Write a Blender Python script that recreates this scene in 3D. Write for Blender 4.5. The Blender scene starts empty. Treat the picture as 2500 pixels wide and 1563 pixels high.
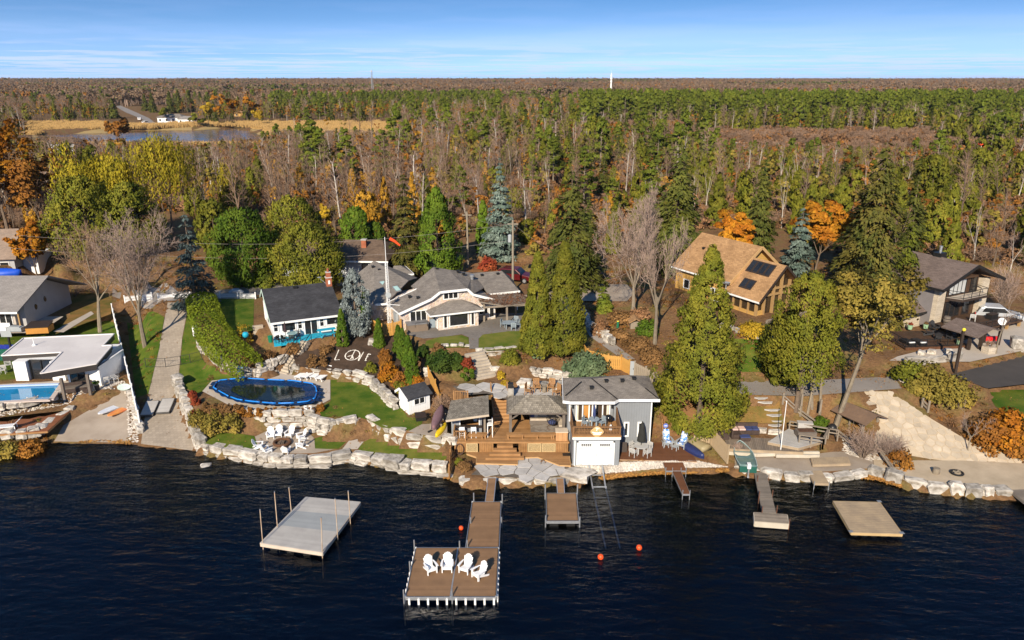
import bpy, math, random
import numpy as np
from mathutils import Vector, Matrix
from mathutils.geometry import delaunay_2d_cdt
random.seed(7); RNG=np.random.default_rng(11)
SC=bpy.context.scene; COL=SC.collection
R=math.radians
# ---------------------------------------------------------------- camera, sky, sun, exposure
CF=1800.0; PITCH=R(17.95); CH=28.5
cam=bpy.data.cameras.new('camera'); camo=bpy.data.objects.new('camera',cam); COL.objects.link(camo)
cam.sensor_width=36; cam.lens=36*CF/2500; cam.clip_start=.5; cam.clip_end=40000
camo.location=(0,0,CH); camo.rotation_euler=(math.pi/2-PITCH,0,0); SC.camera=camo
SUN_EL=R(29.5); SUN_AZ=R(16)       # light travels towards +y and a little +x
W=bpy.data.worlds.new('World'); SC.world=W; W.use_nodes=True
nt=W.node_tree; nt.nodes.clear()
def nd(t,typ,**k):
    n=t.nodes.new(typ)
    for a,b in k.items(): setattr(n,a,b)
    return n
def lk(t,a,b): t.links.new(a,b)
def mixrgb(t,fac,a,b,bt='MIX'):
    m=nd(t,'ShaderNodeMix',data_type='RGBA',blend_type=bt)
    for s,v in ((m.inputs[0],fac),(m.inputs[6],a),(m.inputs[7],b)):
        if hasattr(v,'is_linked') or hasattr(v,'links'): lk(t,v,s)
        elif isinstance(v,(int,float)): s.default_value=v
        else: s.default_value=(*v[:3],1)
    return m.outputs[2]
def mth(t,op,a,b=None,c=None):
    m=nd(t,'ShaderNodeMath',operation=op)
    for i,v in enumerate((a,b,c)):
        if v is None: continue
        if hasattr(v,'links'): lk(t,v,m.inputs[i])
        else: m.inputs[i].default_value=v
    return m.outputs[0]
def ramp(t,fac,stops,interp='LINEAR'):
    r=nd(t,'ShaderNodeValToRGB'); r.color_ramp.interpolation=interp; lk(t,fac,r.inputs[0])
    e=r.color_ramp.elements
    while len(e)<len(stops): e.new(.5)
    for el,(p,c) in zip(e,stops):
        el.position=p; el.color=(*((c,c,c) if isinstance(c,(int,float)) else c),1)
    return r.outputs[0]
def noise(t,vec,scale,detail=4,rough=.55):
    n=nd(t,'ShaderNodeTexNoise'); n.inputs['Scale'].default_value=scale; n.inputs['Detail'].default_value=detail; n.inputs['Roughness'].default_value=rough
    if vec is not None: lk(t,vec,n.inputs['Vector'])
    return n.outputs['Fac']
def build_world():
    t=nt
    out=nd(t,'ShaderNodeOutputWorld'); bg=nd(t,'ShaderNodeBackground'); lk(t,bg.outputs[0],out.inputs[0])
    tc=nd(t,'ShaderNodeTexCoord'); sep=nd(t,'ShaderNodeSeparateXYZ'); lk(t,tc.outputs['Generated'],sep.inputs[0])
    sky=nd(t,'ShaderNodeTexSky',sky_type='NISHITA',sun_disc=False)
    sky.sun_elevation=SUN_EL; sky.sun_rotation=R(180)+SUN_AZ
    sky.air_density=1.0; sky.dust_density=.3; sky.ozone_density=3.0; sky.altitude=200
    # a clear, dry autumn sky: the horizon whitening is confined to a narrow band
    z2=mth(t,'MULTIPLY',mth(t,'MAXIMUM',sep.outputs[2],0.0),2.5)
    z3=mth(t,'ADD',z2,.15)
    cb=nd(t,'ShaderNodeCombineXYZ'); lk(t,sep.outputs[0],cb.inputs[0]); lk(t,sep.outputs[1],cb.inputs[1]); lk(t,z3,cb.inputs[2])
    nv=nd(t,'ShaderNodeVectorMath',operation='NORMALIZE'); lk(t,cb.outputs[0],nv.inputs[0]); lk(t,nv.outputs[0],sky.inputs[0])
    hs=nd(t,'ShaderNodeHueSaturation'); hs.inputs['Saturation'].default_value=1.22; lk(t,sky.outputs[0],hs.inputs['Color'])
    # clouds: planar projection so that they flatten towards the horizon
    zz=mth(t,'ADD',mth(t,'MAXIMUM',sep.outputs[2],0.0),.012)
    px=mth(t,'DIVIDE',sep.outputs[0],zz); py=mth(t,'DIVIDE',sep.outputs[1],zz)
    pc=nd(t,'ShaderNodeCombineXYZ'); lk(t,px,pc.inputs[0]); lk(t,py,pc.inputs[1])
    n1=noise(t,pc.outputs[0],.40,5,.55)
    n2=noise(t,pc.outputs[0],.09,3,.5)
    low=ramp(t,mth(t,'MULTIPLY',n1,mth(t,'ADD',n2,.45)),[(.44,0.),(.54,1.)])
    mask=ramp(t,sep.outputs[2],[(0.0,.95),(.026,.9),(.05,.12),(.12,.0)])
    lowm=mth(t,'MULTIPLY',low,mask)
    # thin high veil
    mp=nd(t,'ShaderNodeMapping'); mp.inputs['Scale'].default_value=(.03,.05,1); lk(t,pc.outputs[0],mp.inputs[0])
    n3=noise(t,mp.outputs[0],1.0,3,.45)
    veil=mth(t,'MULTIPLY',ramp(t,n3,[(.36,.25),(.62,1.)]),ramp(t,sep.outputs[2],[(0.,.42),(.045,.46),(.07,.25),(.10,.05),(.7,.02)]))
    c1=mixrgb(t,veil,hs.outputs[0],(5.4,6.8,9.8))
    c2=mixrgb(t,mth(t,'MULTIPLY',lowm,.75),c1,(4.3,5.0,8.0))
    lk(t,c2,bg.inputs[0]); bg.inputs[1].default_value=.115
build_world()
sl=bpy.data.lights.new('sun','SUN'); sl.energy=4.9; sl.angle=R(.53); sl.color=(1,.88,.70)
so=bpy.data.objects.new('sun',sl); COL.objects.link(so); so.location=(-20,-60,60)
_d=Vector((math.sin(SUN_AZ)*math.cos(SUN_EL),math.cos(SUN_AZ)*math.cos(SUN_EL),-math.sin(SUN_EL)))
so.rotation_euler=_d.to_track_quat('-Z','Y').to_euler()
vs=SC.view_settings; vs.view_transform='Standard'; vs.look='None'; vs.gamma=1; vs.use_curve_mapping=False; vs.exposure=0.52
cy=SC.cycles
cy.use_denoising=True; cy.max_bounces=6; cy.diffuse_bounces=2; cy.glossy_bounces=3; cy.transmission_bounces=4; cy.transparent_max_bounces=12
cy.caustics_reflective=False; cy.caustics_refractive=False
try: cy.denoiser='OPENIMAGEDENOISE'; cy.denoising_prefilter='ACCURATE'
except Exception: pass
# ---------------------------------------------------------------- survey helpers: a bearing read off the photo meets a level
_cp,_sp=math.cos(PITCH),math.sin(PITCH)
def ray(u,v):
    a=(u-1250)/CF; b=(781.5-v)/CF
    return a,_cp+b*_sp,-_sp+b*_cp
def P(u,v,z=0.,b=0.):
    x,y,w=ray(u,v); t=(CH-z)/(b*y-w); return Vector((t*x,t*y,CH+t*w))
def PY(u,v,y0):
    x,y,w=ray(u,v); t=y0/y; return Vector((t*x,t*y,CH+t*w))
DS=1.0339
def Q(u,v,z=0.,b=0.): return P(u*DS,v*DS,z,b)
def QY(u,v,y0): return PY(u*DS,v*DS,y0)
def QL(pts,z=0.,b=0.): return [Q(u,v,z,b) for u,v in pts]
def PL(pts,z=0.,b=0.): return [P(u,v,z,b) for u,v in pts]
def plane(u1,v1,z1,u2,v2,z2):
    p,q=Q(u1,v1,z1),Q(u2,v2,z2); b=(z2-z1)/(q.y-p.y); return z1-b*p.y,b
# ---------------------------------------------------------------- mesh builder
class MB:
    def __init__(s): s.v=[]; s.f=[]; s.mi=[]; s.m=0
    def add(s,vs,fs):
        o=len(s.v); s.v+=[tuple(v) for v in vs]; s.f+=[tuple(i+o for i in f) for f in fs]; s.mi+=[s.m]*len(fs); return s
    def box(s,x0,y0,z0,x1,y1,z1):
        return s.add([(x0,y0,z0),(x1,y0,z0),(x1,y1,z0),(x0,y1,z0),(x0,y0,z1),(x1,y0,z1),(x1,y1,z1),(x0,y1,z1)],
            [(0,3,2,1),(4,5,6,7),(0,1,5,4),(1,2,6,5),(2,3,7,6),(3,0,4,7)])
    def cbox(s,c,size,rz=0,rx=0,ry=0):
        m=Matrix.Translation(c)@Matrix.Rotation(rz,4,'Z')@Matrix.Rotation(ry,4,'Y')@Matrix.Rotation(rx,4,'X')
        a,b,h=[k/2 for k in size]
        vs=[m@Vector((x*a,y*b,z*h)) for z in(-1,1) for x,y in((-1,-1),(1,-1),(1,1),(-1,1))]
        return s.add(vs,[(0,3,2,1),(4,5,6,7),(0,1,5,4),(1,2,6,5),(2,3,7,6),(3,0,4,7)])
    def bar(s,p,q,w,h=None,up=(0,0,1)):
        p,q=Vector(p),Vector(q); d=(q-p).normalized(); up=Vector(up)
        if abs(d.dot(up))>.98: up=Vector((1,0,0))
        a=d.cross(up).normalized()*(w/2); b=a.cross(d).normalized()*((h or w)/2)
        vs=[e+i*a+j*b for e in(p,q) for i,j in((-1,-1),(1,-1),(1,1),(-1,1))]
        return s.add(vs,[(0,1,2,3),(7,6,5,4),(0,4,5,1),(1,5,6,2),(2,6,7,3),(3,7,4,0)])
    def tube(s,p,q,r0,r1=None,n=8):
        return s.path([p,q],[r0,r0 if r1 is None else r1],n)
    def path(s,pts,r,n=8,cap=True,closed=False):
        pts=[Vector(p) for p in pts]; N=len(pts)
        rr=r if isinstance(r,(list,tuple)) else [r]*N
        vs=[]; ref=Vector((.13,.21,.97))
        for i,p in enumerate(pts):
            if closed: d=pts[(i+1)%N]-pts[i-1]
            else: d=pts[min(i+1,N-1)]-pts[max(i-1,0)]
            d.normalize(); rf=ref if abs(d.dot(ref))<.95 else Vector((1,0,0))
            a=d.cross(rf).normalized(); b=d.cross(a)
            vs+=[p+rr[i]*(math.cos(2*math.pi*k/n)*a+math.sin(2*math.pi*k/n)*b) for k in range(n)]
        fs=[]
        for i in range(N if closed else N-1):
            j=(i+1)%N
            fs+=[(i*n+k,i*n+(k+1)%n,j*n+(k+1)%n,j*n+k) for k in range(n)]
        if cap and not closed: fs+=[tuple(range(n-1,-1,-1)),tuple((N-1)*n+k for k in range(n))]
        return s.add(vs,fs)
    def prism(s,poly,z0,z1):
        n=len(poly); a=sum(poly[i][0]*poly[(i+1)%n][1]-poly[(i+1)%n][0]*poly[i][1] for i in range(n))
        if a<0: poly=poly[::-1]
        vs=[(x[0],x[1],z0) for x in poly]+[(x[0],x[1],z1) for x in poly]
        return s.add(vs,[tuple(range(n-1,-1,-1)),tuple(range(n,2*n))]+[(i,(i+1)%n,n+(i+1)%n,n+i) for i in range(n)])
    def poly(s,pts): return s.add(pts,[tuple(range(len(pts)))])
    def slab(s,pts,t):      # thick plate: pts is the top face (ccw from above), t its thickness downwards along the normal
        pts=[Vector(p) for p in pts]; n=len(pts)
        nn=Vector((0,0,0))
        for i in range(n):
            a,b=pts[i],pts[(i+1)%n]; nn+=a.cross(b)
        nn.normalize()
        if nn.z<0: pts=pts[::-1]; nn=-nn
        vs=pts+[p-nn*t for p in pts]
        return s.add(vs,[tuple(range(n)),tuple(range(2*n-1,n-1,-1))]+[(i,n+i,n+(i+1)%n,(i+1)%n) for i in range(n)])
    def lathe(s,prof,n=16,c=(0,0,0)):
        c=Vector(c); vs=[]; m=len(prof)
        for r,z in prof: vs+=[c+Vector((r*math.cos(2*math.pi*k/n),r*math.sin(2*math.pi*k/n),z)) for k in range(n)]
        fs=[(i*n+k,i*n+(k+1)%n,(i+1)*n+(k+1)%n,(i+1)*n+k) for i in range(m-1) for k in range(n)]
        fs+=[tuple(range(n-1,-1,-1)),tuple((m-1)*n+k for k in range(n))]
        return s.add(vs,fs)
    def ball(s,c,r,n=10,sq=1):
        k=max(4,n//2); return s.lathe([(max(.001,r*math.sin(math.pi*i/k)),-r*sq*math.cos(math.pi*i/k)) for i in range(k+1)],n,c)
def mk(name,vs,fs,mats,mi=None,smooth=False,uv=True):
    me=bpy.data.meshes.new(name); me.from_pydata([tuple(v) for v in vs],[],fs)
    mats=mats if isinstance(mats,(list,tuple)) else [mats]
    for m in mats: me.materials.append(m)
    if mi and len(mats)>1: me.polygons.foreach_set('material_index',mi)
    if smooth: me.polygons.foreach_set('use_smooth',[True]*len(me.polygons))
    if uv and len(me.polygons)<20000:
        ul=me.uv_layers.new(name='m'); out=np.empty((len(me.loops),2),np.float32); Z=Vector((0,0,1))
        V=[v.co for v in me.vertices]
        for p in me.polygons:
            n=p.normal
            if abs(n.z)>.985: a,b=Vector((1,0,0)),Vector((0,1,0))
            else: a=Z.cross(n).normalized(); b=n.cross(a)
            for li in p.loop_indices:
                c=V[me.loops[li].vertex_index]; out[li]=(c.dot(a),c.dot(b))
        ul.data.foreach_set('uv',out.ravel())
    return me
def link(name,me,parent=None,loc=None):
    o=bpy.data.objects.new(name,me); COL.objects.link(o)
    if parent is not None: o.parent=parent
    if loc is not None: o.location=loc
    return o
def part(name,mb,mat,parent=None,loc=None,smooth=False,kind=None,label=None):
    o=link(name,mk(name,mb.v,mb.f,mat,mb.mi,smooth),parent,loc)
    if kind: o['kind']=kind
    if label: o['label']=label
    return o
def tag(o,label,cat,group=None):
    o['label']=label; o['category']=cat
    if group: o['group']=group
    return o
def thing(name,label,cat,loc=(0,0,0),rz=0,group=None,s=1):
    o=bpy.data.objects.new(name,None); o.empty_display_size=.3; COL.objects.link(o); o.location=loc; o.rotation_euler=(0,0,rz); o.scale=(s,s,s)
    return tag(o,label,cat,group)
KIDS={}
def dup(root,loc,rz=0,label=None,group=None,s=None,rx=0):
    def cp(o,par):
        c=o.copy(); COL.objects.link(c)
        if par is not None: c.parent=par
        for k in KIDS[o.name] if o.name in KIDS else [x for x in o.children]: cp(k,c)
        return c
    KIDS.setdefault(root.name,list(root.children))
    r=cp(root,None); r.location=loc; r.rotation_euler=(rx,0,rz)
    if s is not None: r.scale=(s,s,s) if isinstance(s,(int,float)) else s
    if label: r['label']=label
    if group: r['group']=group
    return r
def place(proto,first,loc,rz,label,group=None,s=1):
    """the first spot moves the prototype itself, later ones copy it"""
    if first:
        proto.location=loc; proto.rotation_euler=(0,0,rz); proto.scale=(s,s,s) if isinstance(s,(int,float)) else s; proto['label']=label
        if group: proto['group']=group
        return proto
    return dup(proto,loc,rz,label,group,s)
def stuff(o): o['kind']='stuff'; return o
def struct(name,mb,mat,smooth=False):
    o=part(name,mb,mat,None,None,smooth); o['kind']='structure'; return o
def yaw(p,q): return math.atan2(q[1]-p[1],q[0]-p[0])
# ---------------------------------------------------------------- materials
MATS={}
def mat(name,c1,c2=None,scale=3.,detail=5,rough=.8,metal=0.,bump=0.,bscale=None,isl=0.,ob=0.,tr=0.,uv=None,spec=.35,contrast=(.3,.7),mid=None,coord='Object'):
    """c1..c2 mottled by noise; isl/ob = brightness spread per loose piece / per object; tr = translucency; uv = (kind, params) surface pattern"""
    if name in MATS: return MATS[name]
    m=bpy.data.materials.new(name); m.use_nodes=True; t=m.node_tree; t.nodes.clear(); MATS[name]=m
    out=nd(t,'ShaderNodeOutputMaterial'); b=nd(t,'ShaderNodeBsdfPrincipled')
    b.inputs['Roughness'].default_value=rough; b.inputs['Metallic'].default_value=metal; b.inputs['Specular IOR Level'].default_value=spec
    tc=nd(t,'ShaderNodeTexCoord'); vec=tc.outputs[coord]
    if coord=='World': pass
    c2=c2 or tuple(k*.75 for k in c1)
    f=noise(t,vec,scale,detail,.6)
    st=[(contrast[0],c1),(contrast[1],c2)] if mid is None else [(contrast[0],c1),(sum(contrast)/2,mid),(contrast[1],c2)]
    col=ramp(t,f,st)
    h=None
    if uv:
        uvn=nd(t,'ShaderNodeUVMap'); uvn.uv_map='m'; U=uvn.outputs[0]
        k=uv[0]
        if k=='brick':       # uv=('brick',w,h,mortar,darken,spread)
            br=nd(t,'ShaderNodeTexBrick'); lk(t,U,br.inputs['Vector']); br.inputs['Scale'].default_value=1
            br.inputs['Brick Width'].default_value=uv[1]; br.inputs['Row Height'].default_value=uv[2]; br.inputs['Mortar Size'].default_value=uv[3]; br.inputs['Mortar Smooth'].default_value=.3
            s=uv[5]; br.inputs['Color1'].default_value=(1-s,1-s,1-s,1); br.inputs['Color2'].default_value=(1+s,1+s,1+s,1); br.inputs['Mortar'].default_value=(uv[4],uv[4],uv[4],1)
            col=mixrgb(t,1.,col,br.outputs[0],'MULTIPLY'); h=mth(t,'SUBTRACT',1.,br.outputs[1])
        elif k in('lap','batten'):   # horizontal / vertical boards, uv=(k,pitch,darken)
            sp=nd(t,'ShaderNodeSeparateXYZ'); lk(t,U,sp.inputs[0])
            w=mth(t,'FRACT',mth(t,'DIVIDE',sp.outputs[1 if k=='lap' else 0],uv[1]))
            ed=ramp(t,w,[(0.,uv[2]),(.10,1.),(.93,1.),(1.,uv[2])]); col=mixrgb(t,1.,col,ed,'MULTIPLY'); h=w if k=='lap' else ed
            fl=mth(t,'FLOOR',mth(t,'DIVIDE',sp.outputs[1 if k=='lap' else 0],uv[1]))
            wn=nd(t,'ShaderNodeTexWhiteNoise',noise_dimensions='1D'); lk(t,fl,wn.inputs['W'])
            if len(uv)>3: col=mixrgb(t,1.,col,ramp(t,wn.outputs[0],[(0.,1-uv[3]),(1.,1+uv[3])]),'MULTIPLY')
        elif k=='cells':      # rubble masonry, uv=('cells',scale,joint colour,[colours])
            vo=nd(t,'ShaderNodeTexVoronoi',feature='DISTANCE_TO_EDGE'); vo.inputs['Scale'].default_value=uv[1]; lk(t,U,vo.inputs['Vector'])
            vc=nd(t,'ShaderNodeTexVoronoi'); vc.inputs['Scale'].default_value=uv[1]; lk(t,U,vc.inputs['Vector'])
            sp=nd(t,'ShaderNodeSeparateColor'); lk(t,vc.outputs['Color'],sp.inputs[0])
            n=len(uv[3]); cc=ramp(t,sp.outputs[0],[(i/n,c) for i,c in enumerate(uv[3])],'CONSTANT')
            col=mixrgb(t,1.,cc,ramp(t,f,[(.3,.75),(.7,1.2)]),'MULTIPLY')
            e=ramp(t,vo.outputs[0],[(.03,0.),(.10,1.)]); col=mixrgb(t,e,uv[2],col); h=e
    if isl:
        g=nd(t,'ShaderNodeNewGeometry'); col=mixrgb(t,1.,col,ramp(t,g.outputs['Random Per Island'],[(0.,1-isl),(1.,1+isl)]),'MULTIPLY')
    if ob:
        oi=nd(t,'ShaderNodeObjectInfo'); col=mixrgb(t,1.,col,ramp(t,oi.outputs['Random'],[(0.,1-ob),(1.,1+ob)]),'MULTIPLY')
    lk(t,col,b.inputs['Base Color'])
    if bump:
        bn=nd(t,'ShaderNodeBump'); bn.inputs['Strength'].default_value=bump; bn.inputs['Distance'].default_value=.05
        hn=noise(t,vec,bscale or scale*6,4,.6)
        if h is not None:
            bn.inputs['Distance'].default_value=.03; hh=mth(t,'ADD',h,mth(t,'MULTIPLY',hn,.5))
        else: hh=hn
        lk(t,hh,bn.inputs['Height']); lk(t,bn.outputs[0],b.inputs['Normal'])
    sh=b.outputs[0]
    if tr:
        tl=nd(t,'ShaderNodeBsdfTranslucent'); lk(t,col,tl.inputs[0]); mx=nd(t,'ShaderNodeMixShader'); mx.inputs[0].default_value=tr
        lk(t,sh,mx.inputs[1]); lk(t,tl.outputs[0],mx.inputs[2]); sh=mx.outputs[0]
    lk(t,sh,out.inputs[0]); return m
def plain(name,c,rough=.6,metal=0,var=.12): return mat(name,tuple(k*(1-var) for k in c),tuple(min(1,k*(1+var)) for k in c),4.,4,rough,metal)
# leaves: many small faces, each its own tone
def leaf(name,a,b,c=None,tr=.25,ob=.18,isl=.30,soft=.55):
    """small leaf faces; their shading normal leans towards the outside of the crown, as a spray of many leaves does"""
    a,b,c=[k and (k[0]*1.10,k[1]*1.12,k[2]) for k in (a,b,c)]
    m=mat(name,a,b,.55,3,.75,isl=isl,ob=ob,tr=tr,contrast=(.38,.62),spec=.15,mid=c); t=m.node_tree
    if soft and not m.get('soft'):
        m['soft']=1; g=nd(t,'ShaderNodeNewGeometry'); tc=nd(t,'ShaderNodeTexCoord'); vt=nd(t,'ShaderNodeVectorTransform',vector_type='VECTOR',convert_from='OBJECT',convert_to='WORLD')
        sp=nd(t,'ShaderNodeSeparateXYZ'); lk(t,tc.outputs['Object'],sp.inputs[0]); cb=nd(t,'ShaderNodeCombineXYZ'); lk(t,sp.outputs[0],cb.inputs[0]); lk(t,sp.outputs[1],cb.inputs[1]); cb.inputs[2].default_value=.9
        lk(t,cb.outputs[0],vt.inputs[0]); n1=nd(t,'ShaderNodeVectorMath',operation='NORMALIZE'); lk(t,vt.outputs[0],n1.inputs[0])
        mx=nd(t,'ShaderNodeMix',data_type='VECTOR'); mx.inputs[0].default_value=soft; lk(t,g.outputs['Normal'],mx.inputs[4]); lk(t,n1.outputs[0],mx.inputs[5])
        n2=nd(t,'ShaderNodeVectorMath',operation='NORMALIZE'); lk(t,mx.outputs[1],n2.inputs[0])
        for n in t.nodes:
            if n.bl_idname in('ShaderNodeBsdfPrincipled','ShaderNodeBsdfTranslucent'): lk(t,n2.outputs[0],n.inputs['Normal'])
    return m
WHITE=mat('white paint',(.80,.80,.79),(.74,.74,.73),2.,rough=.5)
WTRIM=mat('white trim',(.82,.82,.81),(.76,.76,.75),2.,rough=.45)
GLASS=mat('dark window glass',(.012,.014,.016),(.03,.03,.032),.6,2,.06,spec=.7)
BLACKM=mat('black metal',(.012,.012,.013),(.02,.02,.02),5.,rough=.4)
GALV=mat('galvanised steel',(.45,.47,.49),(.34,.35,.37),3.,rough=.4,metal=.6)
ALU=mat('aluminium',(.55,.56,.58),(.45,.46,.48),6.,rough=.35,metal=.7)
DECKBR=mat('composite decking',(.25,.145,.075),(.20,.115,.06),1.2,rough=.7,isl=.10)
DECKRED=mat('red-brown composite decking',(.155,.062,.027),(.12,.048,.021),1.2,rough=.7,isl=.08)
CEDARW=mat('stained cedar decking',(.38,.205,.085),(.27,.14,.055),1.4,rough=.65,isl=.16)
CEDARV=mat('stained cedar boards',(.36,.19,.075),(.20,.10,.035),1.1,rough=.65,isl=.25)
OLDWOOD=mat('weathered grey boards',(.27,.225,.175),(.19,.155,.12),1.5,rough=.85,isl=.22)
RAFTW=mat('weathered raft boards',(.40,.30,.19),(.26,.20,.14),1.0,rough=.8,isl=.22)
GREYDECK=mat('pale grey decking',(.44,.42,.39),(.36,.34,.32),1.,rough=.8,isl=.06)
TIMBER=mat('brown grey timber',(.165,.135,.11),(.12,.10,.085),2.,rough=.8)
FENCEW=mat('new cedar fence boards',(.55,.30,.075),(.42,.215,.05),1.3,rough=.7,isl=.18)
FENCEO=mat('weathered fence boards',(.30,.25,.19),(.22,.18,.135),1.2,rough=.85,isl=.22)
FENCEL=mat('pale fence boards',(.42,.31,.19),(.33,.245,.15),1.2,rough=.85,isl=.15)
GREYCH=mat('grey resin',(.36,.385,.40),(.31,.33,.345),2.,rough=.6)
WHITECH=mat('white resin',(.83,.83,.83),(.78,.78,.78),2.,rough=.45)
BARK=mat('grey bark',(.19,.14,.10),(.11,.08,.058),3.,rough=.95,bump=.6,bscale=9,ob=.2)
BARKP=mat('pale bark',(.27,.225,.165),(.17,.135,.10),3.,rough=.95,bump=.5,bscale=9,ob=.15)
BIRCH=mat('white birch bark',(.54,.50,.44),(.34,.30,.25),2.,rough=.8,ob=.12)
TWIG=mat('bare twigs',(.27,.175,.115),(.19,.120,.080),.6,rough=.9,isl=.3,ob=.22)
TWIGP=mat('pale bare twigs',(.34,.245,.195),(.25,.18,.145),.6,rough=.9,isl=.25,ob=.12)
STONE=mat('limestone armour stone',(.52,.48,.425),(.20,.17,.135),2.2,10,.9,bump=1.,bscale=5,ob=.3,contrast=(.40,.66))
FLAG=mat('grey flagstone',(.50,.475,.445),(.40,.38,.355),1.3,6,.85,bump=.25,bscale=6,ob=.12,contrast=(.4,.65))
PEBB=mat('pale pebbles',(.70,.64,.56),(.42,.36,.30),.8,3,.85,isl=.35)
BLUESEAT=mat('blue patterned cushion',(.06,.22,.62),(.65,.72,.80),4.5,2,.9,contrast=(.45,.55))
NAVY=mat('navy cloth',(.035,.05,.14),(.05,.07,.18),3.,rough=.9)
# ---------------------------------------------------------------- lie of the land
def pip(poly,X,Y):
    n=len(poly); ins=np.zeros(X.shape,bool); j=n-1
    for i in range(n):
        xi,yi=poly[i][0],poly[i][1]; xj,yj=poly[j][0],poly[j][1]
        c=((yi>Y)!=(yj>Y)); 
        with np.errstate(divide='ignore',invalid='ignore'): ins^=c&(X<(xj-xi)*(Y-yi)/(yj-yi+1e-12)+xi)
        j=i
    return ins
RAMP=plane(400,1056,.08,420,728,4.9)
LAWNP=plane(800,900,2.45,1000,1045,1.9)
BEDP=plane(860,885,3.15,800,785,4.75)
SHORE=[(-330,1100),(-150,1090),(0,1083),(60,1060),(120,1047),(300,1050),(330,1052),(460,1068),(560,1086),(640,1100),(760,1100),(840,1092),(900,1105),(1000,1122),(1060,1130),(1130,1139),(1380,1141),(1420,1128),(1560,1117),(1720,1112),(1800,1130),(1870,1137),(1960,1138),(2060,1122),(2110,1140),(2200,1166),(2418,1182),(2650,1200),(2900,1210)]
SHW=[Q(u,v,0) for u,v in SHORE]
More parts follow.
